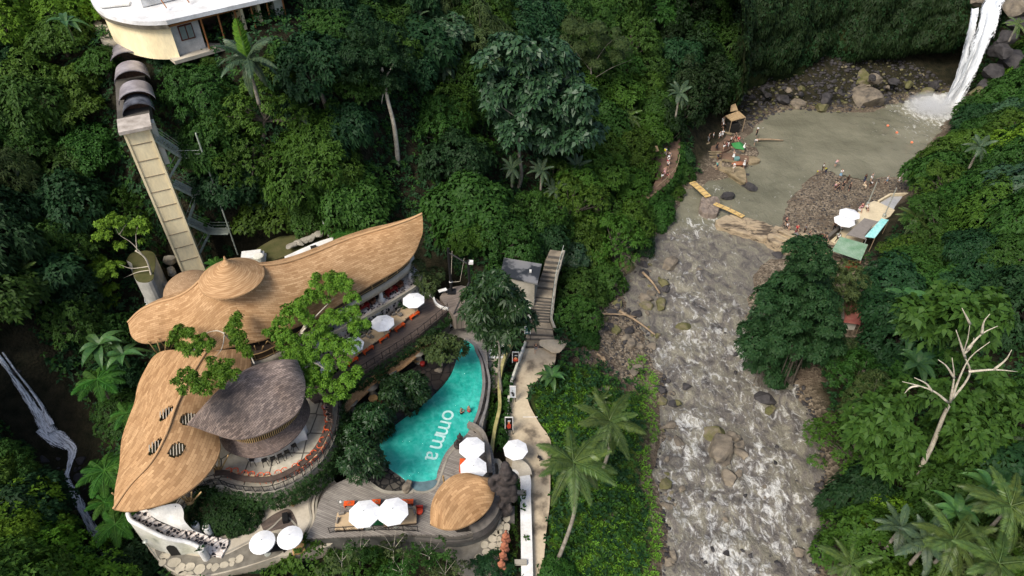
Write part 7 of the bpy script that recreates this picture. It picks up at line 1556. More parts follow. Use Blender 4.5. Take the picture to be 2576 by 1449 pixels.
def corr(name, label, pts, zs_c, m, cat='roof', posts=True):
 A_ = [P(*kz(*q), z) for q, z in zip(pts, zs_c)]; t = empty(name, sum(A_, Vector())/4-Vector((0, 0, 2)), label, cat); n = 48; Gd = []
 for i in range(n+1):
  f = i/n; Gd.append([A_[0].lerp(A_[3], f).lerp(A_[1].lerp(A_[2], f), j/6)+Vector((0, 0, .05*math.sin(i*math.pi/1.0)+.04*(i % 2))) for j in range(7)])
 mb = MB(); mb.shell(Gd, .05); mb.build('roof_sheet', m, t)
 for q in A_: mb = MB(); mb.tube([Vector((q.x, q.y, 1.2)), q-Vector((0, 0, .05))], .06, 5); mb.build('post', LOGM, t)
 return t
corr('cyan_roof', 'bright pale cyan sheet roof beside the grey mesh canopy', [(1290,930),(1400,790),(1475,820),(1290,1045)][0:0] or [(1165,1030),(1385,790),(1480,810),(1300,1045)], (4.3,4.5,4.4,4.2), mat('cyan_sheet', (.40, .78, .76), (.62, .88, .88), scale=2, rough=.5), 'roof')
corr('green_roofed_stall', 'long stall under a pale green corrugated roof at the gravel bar', [(740,1210),(850,1025),(1210,1130),(1120,1335)], (4.1,4.4,4.4,4.1), mat('green_corrugated', (.19, .33, .20), (.34, .46, .34), scale=.7, rough=.45, metal=.15), 'stall')
tag(tpl([(960,1330),(1130,1350),(1110,1380),(940,1360)], 3.0, 'stall_front', flat('red_stall', (.22, .03, .02), .6), 1.5), 'red counter front under the green corrugated roof', 'counter')
kz = zc(2688, 756, 1344, 2576); corr('red_tiled_house', 'small house with a faded red tiled roof behind the dark hanging root tree', [(1060,800),(1360,830),(1340,1000),(1040,960)], (4.2,4.6,3.8,3.6), mat('red_tiles', (.36, .10, .085), (.42, .19, .14), scale=1.2, vscale=(1, 3, 1)), 'house'); mb = MB(); mb.prism([tuple(P(*kz(*q), 3.4))[:2] for q in ((1090,820),(1340,845),(1320,985),(1060,945))], .3, 3.5); tag(mb.build('house_wall', WHITED), 'pale wall block under the faded red roof', 'wall')
corr('shed_roof', 'small white and grey shed roof among the trees at the right edge', [(2350,500),(2480,475),(2540,560),(2420,560)], (12,12.5,12,11.5), WHITE, 'roof')
kz = zc(3050, 620, 600, 1976); kU = [(980,715,'white octagonal parasol on the cafe terrace, farther from the green roof'),(915,805,'white octagonal parasol on the cafe terrace, nearer the green roof')]
for a, b, l in kU: put_u(UM, *kz(a, b), 1.9, l, a*.01, 1.22)['group'] = 'white parasols of the riverside cafe'
for k, (a, b, c, d_) in enumerate(((1200,620,1290,320),(1415,770,1510,395))): p = P(*kz(a, b), zq); q = PY(*kz(c, d_), p.y); mb = MB(); mb.tube([p, Vector((p.x, p.y, q.z))], [.1, .07], 6); mb.lathe(tuple(p), [(.25, 0), (.25, .5), (.1, .55)], 10); tag(mb.build('tall_pole', STEEL, org=p), 'tall grey rope pole '+('at the gravel bar corner' if not k else 'beside the cyan roof')+' of the cafe terrace', 'pole', 'rope poles of the cafe terrace')
for k in range(3): pass
for k, (u, v) in enumerate(((2271,298),(2294,317),(2331,341))):
 mb = MB(); q = P(1717+1549/3 if k == 0 else (1717+1617/3 if k == 1 else 1717+1730/3), (950, 1002, 1076)[k]/3, .08); mb.lathe(tuple(q), [(.0, -.2), (.22, -.05), (.25, .1), (.12, .25), (.0, .28)], 12); tag(mb.build('buoy', flat('buoy_orange', (.85, .25, .12), .4) if k == 0 else bpy.data.materials['buoy_orange'], sm=True), 'small orange buoy floating in the plunge pool, '+['nearest the waterfall', 'middle one', 'nearest the gravel bar'][k], 'buoy', 'orange buoys in the plunge pool')
# ---------------- single trees, palms, shrubs ----------------
def clump_tree(name, label, Y, trunk, branches, clumps, mk, tm=None, L=.32, Wd=.16, k=6, dens=8, r0=.22, droop=.25, sq=.75, cat='tree', seed=1, yj=1.2, lift=.3, group=None, base=None, zf=None, zt=None, sub=0, twig=0):
 """trunk/branches: picture polylines placed in the upright plane at distance Y; clumps (u,v,radius)"""
 rs_ = np.random.RandomState(seed); r_ = random.Random(seed); b = base or PY(*trunk[0], Y); t = empty(name, b, label, cat, group)
 mb = MB(); zb = b.z; nt_ = len(trunk)-1; pts = [PY(u, v, Y) for u, v in trunk] if zt is None else [P(u, v, zb+(zt-zb)*i/nt_) for i, (u, v) in enumerate(trunk)]; n = max(8, len(pts)*4); A = catmull(pts, n); mb.tube([A[0]-Vector((0, 0, 2))]+A, [r0*1.25]+[r0*(1.15-.6*i/(n-1)) for i in range(n)], 8)
 for br in branches:
  dy_ = br[-1] if not isinstance(br[-1], tuple) else 0; q = [PY(u, v, Y+dy_) if zf is None else P(u, v, zf(u, v)-.5) for u, v in (x for x in br if isinstance(x, tuple))]; m_ = max(6, len(q)*3); q = catmull(q, m_); mb.tube(q, [r0*(.42-.34*i/(m_-1)) for i in range(m_)], 6)
  for j in range(twig):
   i = r_.randrange(m_//3, m_-1); d_ = (q[i+1]-q[i]).normalized(); e_ = Vector((r_.uniform(-1, 1), r_.uniform(-.6, .6), r_.uniform(.1, 1)))+d_; L_ = r_.uniform(1, 2.4); mb.tube([q[i], q[i]+e_*L_*.5, q[i]+(e_+Vector((0, 0, .3)))*L_], [r0*.16, r0*.11, r0*.05], 4)
 mb.build('trunk', tm or BARK, t, sm=True)
 lobes = []
 for c in clumps:
  dy = c[3] if len(c) > 3 else r_.uniform(-yj, yj); p = (PY(c[0], c[1], Y+dy) if zf is None else P(c[0], c[1], zf(c[0], c[1])+dy*.3))-b; R_ = c[2]*(Y*cT+(CAMZ-p.z-b.z)*sT)/FPX
  if sub:
   for j in range(sub): a_ = r_.uniform(0, 6.28); e_ = math.sqrt(r_.random())*R_*1.15; lobes.append(((p.x+e_*math.cos(a_), p.y+e_*math.sin(a_), p.z+r_.uniform(-.3, .35)*R_-.15*e_), R_*r_.uniform(.2, .42), .6))
   continue
  for j in range(3 if R_ > 1 else 1): lobes.append(((p.x+r_.uniform(-.4, .4)*R_, p.y+r_.uniform(-.5, .5)*R_, p.z+r_.uniform(-.25, .3)*R_), R_*r_.uniform(.55, .8) if R_ > 1 else R_, sq))
 C, Nn = lobe_points(lobes, dens, rs_); C, Nn = cull_inside(C, Nn, lobes); V = rosettes(C, Nn, k, L, Wd, rs_, lift, droop); me = np_mesh('crown', V, quads(V)); mesh_obj('crown', me, LM[mk], t); return t
def spread(cx, cy, rx, ry, n, r, seed=0):
 r_ = random.Random(seed); o = []
 for i in range(n):
  a = i*2.4; q = math.sqrt((i+.5)/n); o.append((cx+rx*q*math.cos(a)+r_.uniform(-8, 8), cy+ry*q*math.sin(a)+r_.uniform(-8, 8), r*r_.uniform(.75, 1.2), r_.uniform(-2.5, 2.5)))
 return o
def at_ground(u, v): return G(u, v)
g_ = at_ground(1002, 415); clump_tree('tall_pale_trunk_tree', 'tall tree with a leaning bare white trunk and feathery dark crown', g_.y, [(1002,415),(998,370),(990,310),(975,250),(967,205),(960,170)], [((967,215),(950,170),(930,130)),((967,200),(990,160),(1000,130)),((966,230),(962,245),(960,262))], spread(950, 140, 78, 82, 26, 30, 1), 'c', PALE, L=.3, Wd=.12, k=7, dens=9, r0=.3, base=g_)
g_ = at_ground(1305, 478); clump_tree('broad_leaved_tree', 'large broad leaved tree with big glossy leaves and a slim mottled trunk', g_.y, [(1303,478),(1312,440),(1306,380),(1308,290),(1320,240)], [((1308,300),(1250,260),(1220,220)),((1310,290),(1380,250),(1420,220)),((1315,270),(1330,180))], spread(1345, 230, 135, 130, 34, 34, 2)+spread(1430, 300, 75, 80, 10, 30, 3)+[(1278,95,16),(1255,110,18)], 'd', GREYB, L=.85, Wd=.5, k=6, dens=2.2, r0=.24, droop=.3, base=g_, lift=.55)
g_ = at_ground(1490, 330); clump_tree('feathery_tree', 'grey green feathery tree behind the broad leaved tree', g_.y+3, [(1490,330),(1490,240),(1485,150)], [((1488,180),(1440,120),(1410,90)),((1488,170),(1530,110),(1570,90)),((1490,200),(1540,170),(1590,150))], spread(1490, 120, 95, 65, 24, 20, 4), 'f', GREYB, L=.34, Wd=.08, k=8, dens=9, r0=.16)
g_ = G(393, 757, 0); Yb = P(393, 757, 8.5).y; clump_tree('forked_tree', 'pale forked small tree with open leafy tufts in front of the tank house', Yb, [(393,760),(385,715),(375,670),(362,645),(340,630)], [((362,645),(330,610),(300,590),(285,560)),((345,633),(342,590),(350,560),(352,545)),((375,680),(345,685),(310,700)),((376,670),(330,675),(300,665)),((300,590),(310,575),(320,560))], [(262,560,20),(285,548,18),(255,590,17),(300,555,14),(350,555,18),(365,575,13),(325,580,13),(245,660,20),(265,680,24),(250,695,20),(290,665,15),(275,725,20),(300,615,11),(355,605,9),(280,755,16),(335,560,10)], 'i', PALE, L=.28, r0=.15, sub=11, dens=28, seed=3)
Yt = P(712, 905, 9.2).y; clump_tree('deck_tree', 'bright feathery green tree spreading over the hall roof and the long deck', Yt, [(712,905),(722,885),(745,860),(757,838),(770,815)], [((745,860),(725,840),(705,825)),((760,835),(800,790),(840,750)),((757,838),(800,850),(850,860)),((722,885),(770,900),(820,930))], [(812,705,26),(840,700,24),(865,722,28),(885,742,18),(810,735,22),(780,752,24),(745,770,24),(720,778,16),(705,800,22),(690,830,24),(720,845,22),(755,800,22),(800,810,30),(840,800,28),(880,800,26),(905,820,22),(830,850,32),(870,870,24),(780,860,34),(740,890,26),(760,930,34),(800,955,34),(840,950,34),(880,940,24),(850,900,30),(770,970,24),(850,985,24),(760,895,30),(720,870,16)], 'i', PALE, L=.26, Wd=.11, k=7, dens=22, sub=11, sq=.5, r0=.26, seed=4, yj=1.0, zt=16, zf=lambda u, v: 17.5-(v-700)*.013)
Yt = P(640, 918, 9.2).y; clump_tree('roof_tree', 'small tree with curving pale limbs and bright green tufts over the leaf pavilion', Yt, [(645,918),(620,895),(600,870),(575,850),(563,838)], [((563,838),(545,832),(520,838),(510,850)),((565,842),(560,870),(550,890),(535,900)),((600,872),(592,850),(592,825)),((640,915),(625,885),(610,870))], [(592,798,13),(585,818,14),(592,835,15),(600,855,15),(612,880,13),(622,890,9),(450,832,18),(475,838,17),(430,852,12),(500,850,14),(520,865,13),(460,870,12),(485,880,16),(560,920,18),(575,942,18),(540,930,15),(500,950,20),(470,940,15),(480,975,18),(515,975,15),(530,905,9),(445,955,10),(550,965,9)], 'i', PALE, L=.25, Wd=.11, k=7, dens=36, sub=14, sq=.5, r0=.17, seed=5, yj=.7, zt=17.6, zf=lambda u, v: 17.8+(u < 600 and v > 860)*1.6)
Yt = P(1261, 985, 4.9).y; clump_tree('frangipani', 'round dark frangipani tree with glossy leaves and slim trunk at the pool top', Yt, [(1261,985),(1256,930),(1257,880),(1253,850),(1250,820)], [((1253,850),(1210,800)),((1253,845),(1300,800))], spread(1250, 785, 72, 78, 22, 30, 6), 'g', GREYB, L=.62, Wd=.2, k=9, dens=4.5, r0=.15, droop=.35, seed=6, lift=.5)
for k, (u, v, bu, bv, rx, ry, n, r, l) in enumerate([(1018,985,1015,1035,48,42,14,24,'dense dark green round frangipani in the middle of the pool lounge'),(1113,872,1112,920,42,28,9,20,'loose olive green frangipani at the narrow end of the pool'),(935,1065,935,1105,40,40,12,22,'dark green shrub tree at the left bend of the pool'),(910,1160,915,1195,40,36,12,22,'dark green shrub tree nearest the cobble bed'),(885,1100,885,1130,30,34,8,20,'dark green shrub tree under the bar terrace edge')]):
 clump_tree('shrub_tree', l, P(bu, bv, 6).y, [(bu,bv),(u,v+15),(u,v)], [((u,v+10),(u-20,v-10)),((u,v+8),(u+20,v-8))], spread(u, v, rx, ry, n, r, 20+k), 'f' if k == 1 else 'g', GREYB, L=.42, Wd=.15, k=8, dens=8, r0=.09, seed=20+k, group='frangipani shrubs round the pool', lift=.5)
# tall hanging root tree on the right bank
Yt = P(1990, 945, .8).y; t = clump_tree('hanging_root_tree', 'tall dark tree with hanging aerial roots standing over the river on the right bank', Yt, [(1990,948),(1995,900),(2000,840),(2010,770),(2020,700),(2025,650)], [((2000,850),(1950,800),(1920,790)),((2005,800),(2060,760)),((2010,760),(1970,720))], spread(2035, 660, 48, 50, 14, 30, 7)+spread(2010, 750, 80, 60, 22, 32, 8)+spread(1985, 850, 110, 65, 30, 34, 9)+spread(1940, 900, 50, 55, 12, 28, 10)+spread(2060, 850, 55, 60, 12, 28, 11), 'c', BARK, L=.36, Wd=.17, k=6, dens=9, r0=.55, seed=7, yj=2)
mb = MB(); r_ = random.Random(4)
for k in range(46):
 u = r_.uniform(1930, 2030); v = r_.uniform(850, 900); p = PY(u, v, Yt+r_.uniform(-2, 1)); z = 1.0; mb.tube([p, Vector((p.x+r_.uniform(-.2, .2), p.y, (p.z+z)/2)), Vector((p.x, p.y, z))], .06, 4, cap=False)
mb.build('hanging_roots', BARK, t)
clump_tree('olive_tree', 'pale olive green tree behind the hanging root tree', Yt+6, [(2120,800),(2120,740)], [], spread(2115, 720, 45, 60, 14, 26, 12), 'f', GREYB, L=.3, Wd=.1, k=8, dens=8, r0=.2, seed=8)
# pale branching tree
g_ = at_ground(2300, 1235); Yt = P(2300, 1235, 4.5).y
clump_tree('bare_limbed_tree', 'large leaved tree with a forked bare pale trunk and limbs on the right slope', Yt, [(2298,1240),(2315,1180),(2345,1120),(2372,1050),(2392,1010)], [((2385,1012),(2350,985),(2310,970),(2270,960),-2),((2345,985),(2330,965),(2300,950),-2),((2390,1010),(2430,960),(2440,930),(2425,890),(2435,850),(2440,815),-1.5),((2437,935),(2500,930),(2560,935),-2),((2432,880),(2470,840),(2510,820),-2),((2428,900),(2415,860),(2405,830),-1.5),((2440,815),(2420,775),-1.5),((2500,930),(2530,905),(2545,880),-2),((2470,840),(2475,810),(2490,790),-2),((2400,950),(2380,920),(2360,905),-2.5),((2310,970),(2290,975),(2275,990),-2),((2425,890),(2445,870),(2450,850),-1.5),((2395,1005),(2410,960),(2440,900),(2490,860),-2.5),((2390,1012),(2400,950),(2395,900),-2.5)], [(a, b, c, d+3.5) for a, b, c, d in spread(2400, 800, 130, 60, 20, 34, 13)+spread(2480, 1050, 90, 120, 16, 38, 15)]+[(a, b, c, d+1) for a, b, c, d in spread(2330, 1090, 170, 110, 36, 40, 14) if not (2290 < a < 2400 and b > 1000)], 'a', PALE, L=.8, Wd=.42, k=6, dens=2.6, r0=.26, seed=9, droop=.3, lift=.5, yj=2)
# bushes between the stairs and the river, foreground trees
for k, (u, v, s, key, l) in enumerate([(440,150,.45,'a1','small bush below the yellow wall of the villa'),(520,135,.4,'b2','small yellow green bush under the villa porch'),(700,110,.45,'a3','small bush at the right end of the villa porch'),(400,125,.4,'c1','dark bush beside the top of the vaulted walkway'),(1450,725,1.0,'a3','rounded green bush tree between the stone stairs and the rock bank, upper one'),(1505,700,.95,'a1','rounded green bush tree nearest the rock bank'),(1440,790,.9,'a3','dense bush tree beside the stair handrail, lowest one'),(1500,655,.7,'b1','low yellow green bush above the rock bank'),(1470,830,.55,'a1','small bush at the foot of the stair bushes'),(1590,590,.9,'c1','dark bush at the jungle foot above the rapids'),(1650,530,.8,'a1','green bush on the bank opposite the weir'),(1718,425,.55,'a1','green bush hiding the edge of the jungle path ledge'),(1700,470,.6,'b2','yellow green bush below the jungle path ledge'),(1722,385,.5,'c1','dark bush between the path ledge and the river terraces'),(1665,500,.6,'a3','fine leaved bush at the lower end of the path ledge')]):
 p = G(u, v, 1.5); put_tree(key, p, l, 'bushes on the left bank', s, k)
for k, (u, v, z, s, key, l) in enumerate([(25,1345,6,1.25,'e1','large bright green tree close to the camera in the lower left corner'),(110,1440,5,1.15,'e1','bright green tree at the bottom edge left of the gully'),(-5,1225,8,.8,'b1','yellow green tree left of the gully stream'),(800,1465,1.2,1.15,'b1','bright yellow green tree at the bottom edge below the lower deck'),(930,1460,2.6,.8,'b1','yellow green bush tree right of the bright bottom tree'),(1400,1449,2.6,.5,'a1','small dark bush by the path at the bottom edge'),(320,1440,2.5,.9,'c1','dark bush below the white stair wall'),(1230,1449,3,.6,'c1','dark hedge tree at the bottom of the stepping path')]):
 put_tree(key, P(u, v, z), l, None, s, k*1.7)
def olive(u, v, r, n, l, seed): clump_tree('twiggy_shrub', l, P(u, v+45, 4).y, [(u,v+45),(u,v+15)], [((u,v+15),(u-25,v-25)),((u,v+12),(u+25,v-20)),((u,v+15),(u+5,v-35)),((u,v+15),(u-40,v))], spread(u, v+12, r, r*.5, n, 13, seed), 'f' if seed % 2 else 'a', PALE, L=.26, Wd=.1, k=7, dens=9, r0=.07, seed=seed, group='twiggy shrubs below the lower deck')
for k, (u, v, r, n, l) in enumerate([(905,1375,55,14,'twiggy olive shrub with pale stems directly below the parasols'),(990,1370,45,11,'twiggy shrub reaching up to the right lower parasol'),(1080,1385,60,14,'twiggy shrub below the end of the deck railing'),(860,1400,50,11,'twiggy shrub left of the group below the lower deck'),(1010,1425,65,16,'lower twiggy shrub at the bottom edge, middle'),(1120,1430,60,14,'lower twiggy shrub with bare pale twigs beside the stepping path')]): olive(u, v, r, n, l, 40+k)
# ---------------- palms, bananas, ferns ----------------
def frond_mesh(L=4, n=26, leaf=.75, droop=1.5, rise=.9, w=.07, twist=.2, seed=0, flatn=.25):
 r_ = random.Random(seed); mb = MB(); A = []
 for i in range(n+1):
  t_ = i/n; A.append(Vector((L*t_*(1-.12*t_), 0, rise*t_-droop*t_**2.2)))
 mb.tube(A, [.05*(1-.8*i/n) for i in range(n+1)], 4, cap=False)
 for i in range(3, n+1):
  t_ = i/n; d = (A[i]-A[i-1]).normalized(); ll = leaf*math.sin(math.pi*(.18+.78*t_))**.7*r_.uniform(.85, 1.1)
  for s in (-1, 1):
   for h in (0, .5):
    b = A[i-1].lerp(A[i], h); dr = (Vector((0, s, 0))+d*(.55+.4*t_)+Vector((0, 0, -flatn-r_.random()*.3))).normalized(); tip = b+dr*ll+Vector((0, 0, -.12*ll)); mid = b+dr*ll*.5; sd = d*w*.7; mb.add([b, mid-sd, tip, mid+sd], [(0, 1, 2, 3)])
 me = bpy.data.meshes.new('frond'); me.from_pydata([tuple(p) for p in mb.v], [], mb.f); return me
FR = [frond_mesh(seed=k, L=3.6, droop=1.3+.35*k, rise=.9-.25*k) for k in range(4)]; FR2 = [frond_mesh(seed=k+9, L=3.0, leaf=.62, droop=1.2+.4*k, rise=1.2-.3*k, w=.10) for k in range(3)];
for f in FR: f.materials.append(LM['p'])
for f in FR2: f.materials.append(LM['q'])
YF = frond_mesh(seed=30, L=4.4, leaf=.9, droop=.3, rise=1.2, w=.16); YF.materials.append(LM['e'])
def palm(base, topp, nf, s, label, fr=FR, name='coconut_palm', group=None, bend=None, nuts=True, tr=.16, seed=0, tilt=0):
 r_ = random.Random(seed); t = empty(name, base, label, 'palm tree', group); mb = MB(); mid = (base+topp)/2+(bend or Vector((.4, 0, -.2))); A = catmull([base-Vector((0, 0, 1)), base, mid, topp], 16)
 mb.tube(A, [tr*(1.35-.5*i/15) for i in range(16)], 8); mb.build('trunk', GREYB, t, sm=True)
 for k in range(nf):
  o = bpy.data.objects.new('frond', fr[k % len(fr)]); COL.objects.link(o); o.parent = t; o.location = topp-base+Vector((0, 0, .1)); el = (.55-.95*(k % 3)/2+r_.uniform(-.12, .12)); o.rotation_euler = (r_.uniform(-.25, .25), -el+tilt, k*2.399+r_.uniform(-.2, .2)); q = s*r_.uniform(.85, 1.1); o.scale = (q, q, q)
 if nuts:
  mb = MB()
  for k in range(5): a = k*1.26; mb.lathe((topp.x+.25*math.cos(a), topp.y+.25*math.sin(a), topp.z-.35), [(.02, -.13), (.13, 0), (.02, .13)], 8)
  mb.build('coconuts', flat('coconut', (.14, .15, .04), .6) if 'coconut' not in bpy.data.materials else bpy.data.materials['coconut'], t, sm=True)
 return t
b_ = P(1395, 1430, 2.4); tp_ = PY(1442, 1165, b_.y+2.5); palm(b_, tp_, 19, 1.12, 'tall coconut palm leaning over the riverside path with a long curved trunk', bend=Vector((1.0, .6, 0)), seed=1)
b_ = P(1515, 1185, 2); tp_ = PY(1532, 1060, b_.y+.8); palm(b_, tp_, 17, 1.08, 'shorter coconut palm behind the tall one on the grassy bank', seed=2)
for k, (u, v, z, h, s, nf, fr, l, nm) in enumerate([(2330,1370,9,2.5,1.0,14,FR2,'grey green feather palm at the bottom right, left of the coconut palms','feather_palm'),(2265,1330,8,2.5,.85,12,FR2,'small feather palm beside the bare limbed tree foot','feather_palm'),(2400,1360,10,3,1.05,15,FR,'young coconut palm at the bottom edge right of the feather palm','coconut_palm'),(2540,1275,12,4,1.1,15,FR,'coconut palm cut by the right edge near the bottom','coconut_palm'),(2140,1420,4.5,2,.85,12,FR,'low palm reaching over the river at the bottom edge','coconut_palm'),(2510,1420,12,3,1.0,13,FR,'coconut palm in the bottom right corner','coconut_palm'),
  (1288,425,12,2.0,.75,11,FR2,'dark feather palm left of the slim mottled trunk','feather_palm'),(1362,430,11,2.2,.75,11,FR2,'dark feather palm right of the slim mottled trunk','feather_palm'),(1395,480,8,2,.7,10,FR2,'lowest dark feather palm under the broad leaved tree','feather_palm'),(1710,235,14,3,.9,11,FR2,'pale palm on the wall above the bamboo hut','feather_palm'),(2465,370,13,2.5,.8,10,FR2,'grey palm tuft on the bank right of the plunge pool','feather_palm'),(2560,60,20,2.0,.7,9,FR,'palm tuft on the rocks right of the waterfall','coconut_palm'),(1505,1010,2,1.0,.6,9,FR,'young palm sprouting behind the coconut palms','coconut_palm')]):
 tp_ = P(u, v, z+h*.6); bs = Vector((tp_.x, tp_.y, tp_.z-h)); palm(bs, tp_, nf, s, l, fr, nm, None, Vector((0, 0, 0)), False, .13, 50+k)
tp_ = P(622, 150, 34.5); t = palm(Vector((tp_.x, tp_.y, 30.5)), tp_, 14, 1.2, 'grey green palm with one upright yellow frond below the hilltop villa', FR2, 'feather_palm', None, Vector((0, 0, 0)), False, .16, 77); o = bpy.data.objects.new('yellow_frond', YF); COL.objects.link(o); o.parent = t; o.location = (0, 0, 4); o.rotation_euler = (0, -1.15, 2.0)
def banana(p, n, s, label, group=None, mk='n', seed=0):
 r_ = random.Random(seed); t = empty('banana_plant', p, label, 'banana plant', group); mb = MB(); mb.tube([p-Vector((0, 0, .5)), p+Vector((0, 0, 1.3*s))], [.14*s, .1*s], 7); mb.build('stem', LM['n'], t)
 for k in range(n):
  a = k*2.4+r_.random()*.5; L = 2.3*s*r_.uniform(.75, 1.1); el = r_.uniform(.35, 1.2); w = .34*s; d = Vector((math.cos(a), math.sin(a), 0)); sd = Vector((-d.y, d.x, 0)); Gd = []
  for i in range(9):
   t_ = i/8; c = p+Vector((0, 0, 1.2*s))+d*(L*t_*math.cos(el*.7))+Vector((0, 0, L*(math.sin(el)*t_-.75*t_*t_))); ww = w*math.sin(math.pi*min(1, .06+.94*t_)**.8)+.01; Gd.append([c-sd*ww+Vector((0, 0, .1*s)), c, c+sd*ww+Vector((0, 0, .1*s))])
  mb = MB(); mb.grid(Gd); mb.build('leaf', LM[mk], t, sm=False)
 return t
for k, (u, v, z, n, s, l) in enumerate([(975,445,14.5,9,1.35,'banana plant at the foot of the white trunk'),(265,895,12,9,1.3,'banana plant with broad leaves left of the leaf pavilion'),(320,915,11.5,8,1.1,'second banana plant nearer the leaf pavilion'),(1387,965,3.4,8,1.0,'banana plant at the bend of the riverside path'),(2260,780,9,9,1.5,'banana plant high on the right slope behind the hanging root tree'),(2270,860,8,9,1.5,'banana plant with long leaves on the right slope'),(2290,940,8,8,1.4,'lower banana plant above the bare limbed tree'),(2470,1250,9,8,1.3,'banana plant right of the bare limbed tree foot'),(2390,1310,9,8,1.2,'upright banana plant above the bottom right palms'),(180,90,34,7,1.2,'pale banana plant in the upper left jungle'),(480,590,13,0,1,'x')]):
 if l != 'x': banana(P(u, v, z), n, s, l, None, seed=k)
FRN = frond_mesh(L=1.9, n=30, leaf=.5, droop=.8, rise=.45, w=.05, flatn=.1, seed=5); FRN.materials.append(LM['t'])
def fern(p, s, label, n=10, seed=0):
 r_ = random.Random(seed); t = empty('tree_fern', p-Vector((0, 0, 1.6*s)), label, 'fern', 'tree ferns'); mb = MB(); mb.tube([p-Vector((0, 0, 2*s)), p], .12, 6); mb.build('trunk', BARK, t)
 for k in range(n): o = bpy.data.objects.new('frond', FRN); COL.objects.link(o); o.parent = t; o.location = (0, 0, 1.6*s); o.rotation_euler = (0, r_.uniform(-.25, .1), k*6.283/n+r_.uniform(-.2, .2)); o.scale = (s,)*3
for k, (u, v, z, s, l) in enumerate([(245,955,11,1.5,'large tree fern in the gully left of the leaf pavilion top'),(318,1040,10,1.1,'tree fern tight against the left eave of the leaf pavilion'),(262,1185,8.5,1.5,'tree fern halfway down the left side of the leaf pavilion'),(290,1320,6.5,1.3,'tree fern at the pointed tip of the leaf pavilion'),(262,1265,6.5,1.0,'small tree fern above the gully stream'),(915,575,13.5,1.3,'bright tree fern behind the ridge of the long roof'),(870,590,13.5,1.1,'tree fern left of the bright one behind the long roof'),(545,665,13,.9,'small fern beside the tower foot'),(500,560,14,.8,'fern on the slope behind the lift tower')]): fern(P(u, v, z), s, l, seed=k)
for k in range(16):
 u, v = [(120,250),(60,420),(180,560),(760,300),(820,420),(1120,180),(1230,560),(1450,430),(1580,300),(1050,60),(2300,560),(2480,560),(2200,1060),(2520,1130),(60,700),(1620,80)][k]; p = G(u, v, 3.5); palm(Vector((p.x, p.y, p.z-1)), p+Vector((0, 0, 4.2)), 12, .85, 'feather palm rising through the jungle canopy, '+['high on the far left slope','left of the lift tower','left of the forked tree','right of the lift tower top','right of the escape stair','below the top middle of the slope','above the swing frame','right of the broad leaved tree trunk','below the olive feathery tree','at the top edge middle','behind the cafe pole','above the small white shed roof','below the hanging root tree','right of the bare limbed tree','above the left gully','at the top edge near the cliff'][k], FR2 if k % 2 else FR, 'feather_palm', 'palms scattered through the canopy', None, False, .13, 90+k)
# ---------------- hedges and shrubs inside the resort ----------------
def bushmesh(name, label, lobes_i, mk='h', L=.2, Wd=.11, dens=16, k=5, z=6, cat='hedge', sq=.7, seed=1):
 rs_ = np.random.RandomState(seed); lobes = []; b = None
 for q in lobes_i:
  c = P(q[0], q[1], q[3] if len(q) > 3 else z); R_ = q[2]*(c.y*cT+(CAMZ-c.z)*sT)/FPX; b = b or c; lobes.append((tuple(c-b), R_, sq))
 C, Nn = lobe_points(lobes, dens, rs_, -.5, .1); C, Nn = cull_inside(C, Nn, lobes, .85); V = rosettes(C, Nn, k, L, Wd, rs_, .3, .2); me = np_mesh(name, V, quads(V)); return tag(mesh_obj(name, me, LM[mk], None, b), label, cat)
bushmesh('clipped_hedge', 'large dark clipped hedge mound below the bar terrace railing', [(500,1262,34,6.2),(535,1255,38,6.5),(575,1262,42,6.4),(610,1280,40,6.0),(560,1295,46,6.0),(515,1295,38,6.0),(600,1315,34,5.6),(635,1300,24,5.6),(550,1320,28,5.6),(490,1280,24,6.2),(585,1290,48,6.2),(540,1275,44,6.6),(625,1320,22,5.4)], dens=34, seed=2)
def chain(pts, r, z, step=14, z2=None):
 out = []; n = 0
 for (a, b) in zip(pts, pts[1:]):
  L = math.hypot(b[0]-a[0], b[1]-a[1]); m_ = max(1, int(L/step))
  for i in range(m_): f = i/m_; out.append((a[0]+(b[0]-a[0])*f, a[1]+(b[1]-a[1])*f, r, z))
 return out
bushmesh('hanging_hedge', 'long strip of dark green creeper hanging below the long deck railing', chain([(1135,790),(1100,822),(1060,852),(1020,882),(980,910),(940,938),(900,962),(860,992)], 15, 8.6)+chain([(1120,806),(1060,860),(980,916),(890,980)], 13, 8.1, 16), seed=3)
bushmesh('terrace_hedge', 'dark creeper hedge wrapped round the outside of the bar terrace', chain([(500,1238),(560,1232),(620,1240),(690,1242),(740,1227),(790,1196),(825,1155),(846,1105),(854,1055),(852,1010),(868,985)], 15, 8.5)+chain([(540,1245),(620,1252),(690,1252),(750,1236),(800,1200),(835,1160),(860,1100),(864,1040)], 16, 7.7)+chain([(560,1250),(620,1262),(700,1262),(760,1240),(810,1205),(850,1150),(868,1090),(866,1030)], 18, 7.0)+chain([(640,1268),(720,1262),(790,1230),(840,1180),(880,1120)], 15, 6.4), seed=4)
bushmesh('deck_hedge', 'dark shrubs between the mosaic floor and the long deck', chain([(1035,758),(1000,778)], 14, 9.9)+chain([(960,800),(900,840),(850,880)], 10, 9.7), seed=5)
bushmesh('leafy_shrub', 'loose olive shrub at the right end of the restaurant hall', [(1060,700,22,11),(1080,715,24,10.5),(1050,670,20,12),(1095,690,22,10),(1075,735,16,10)], 'f', .3, .11, 10, 7, seed=6)
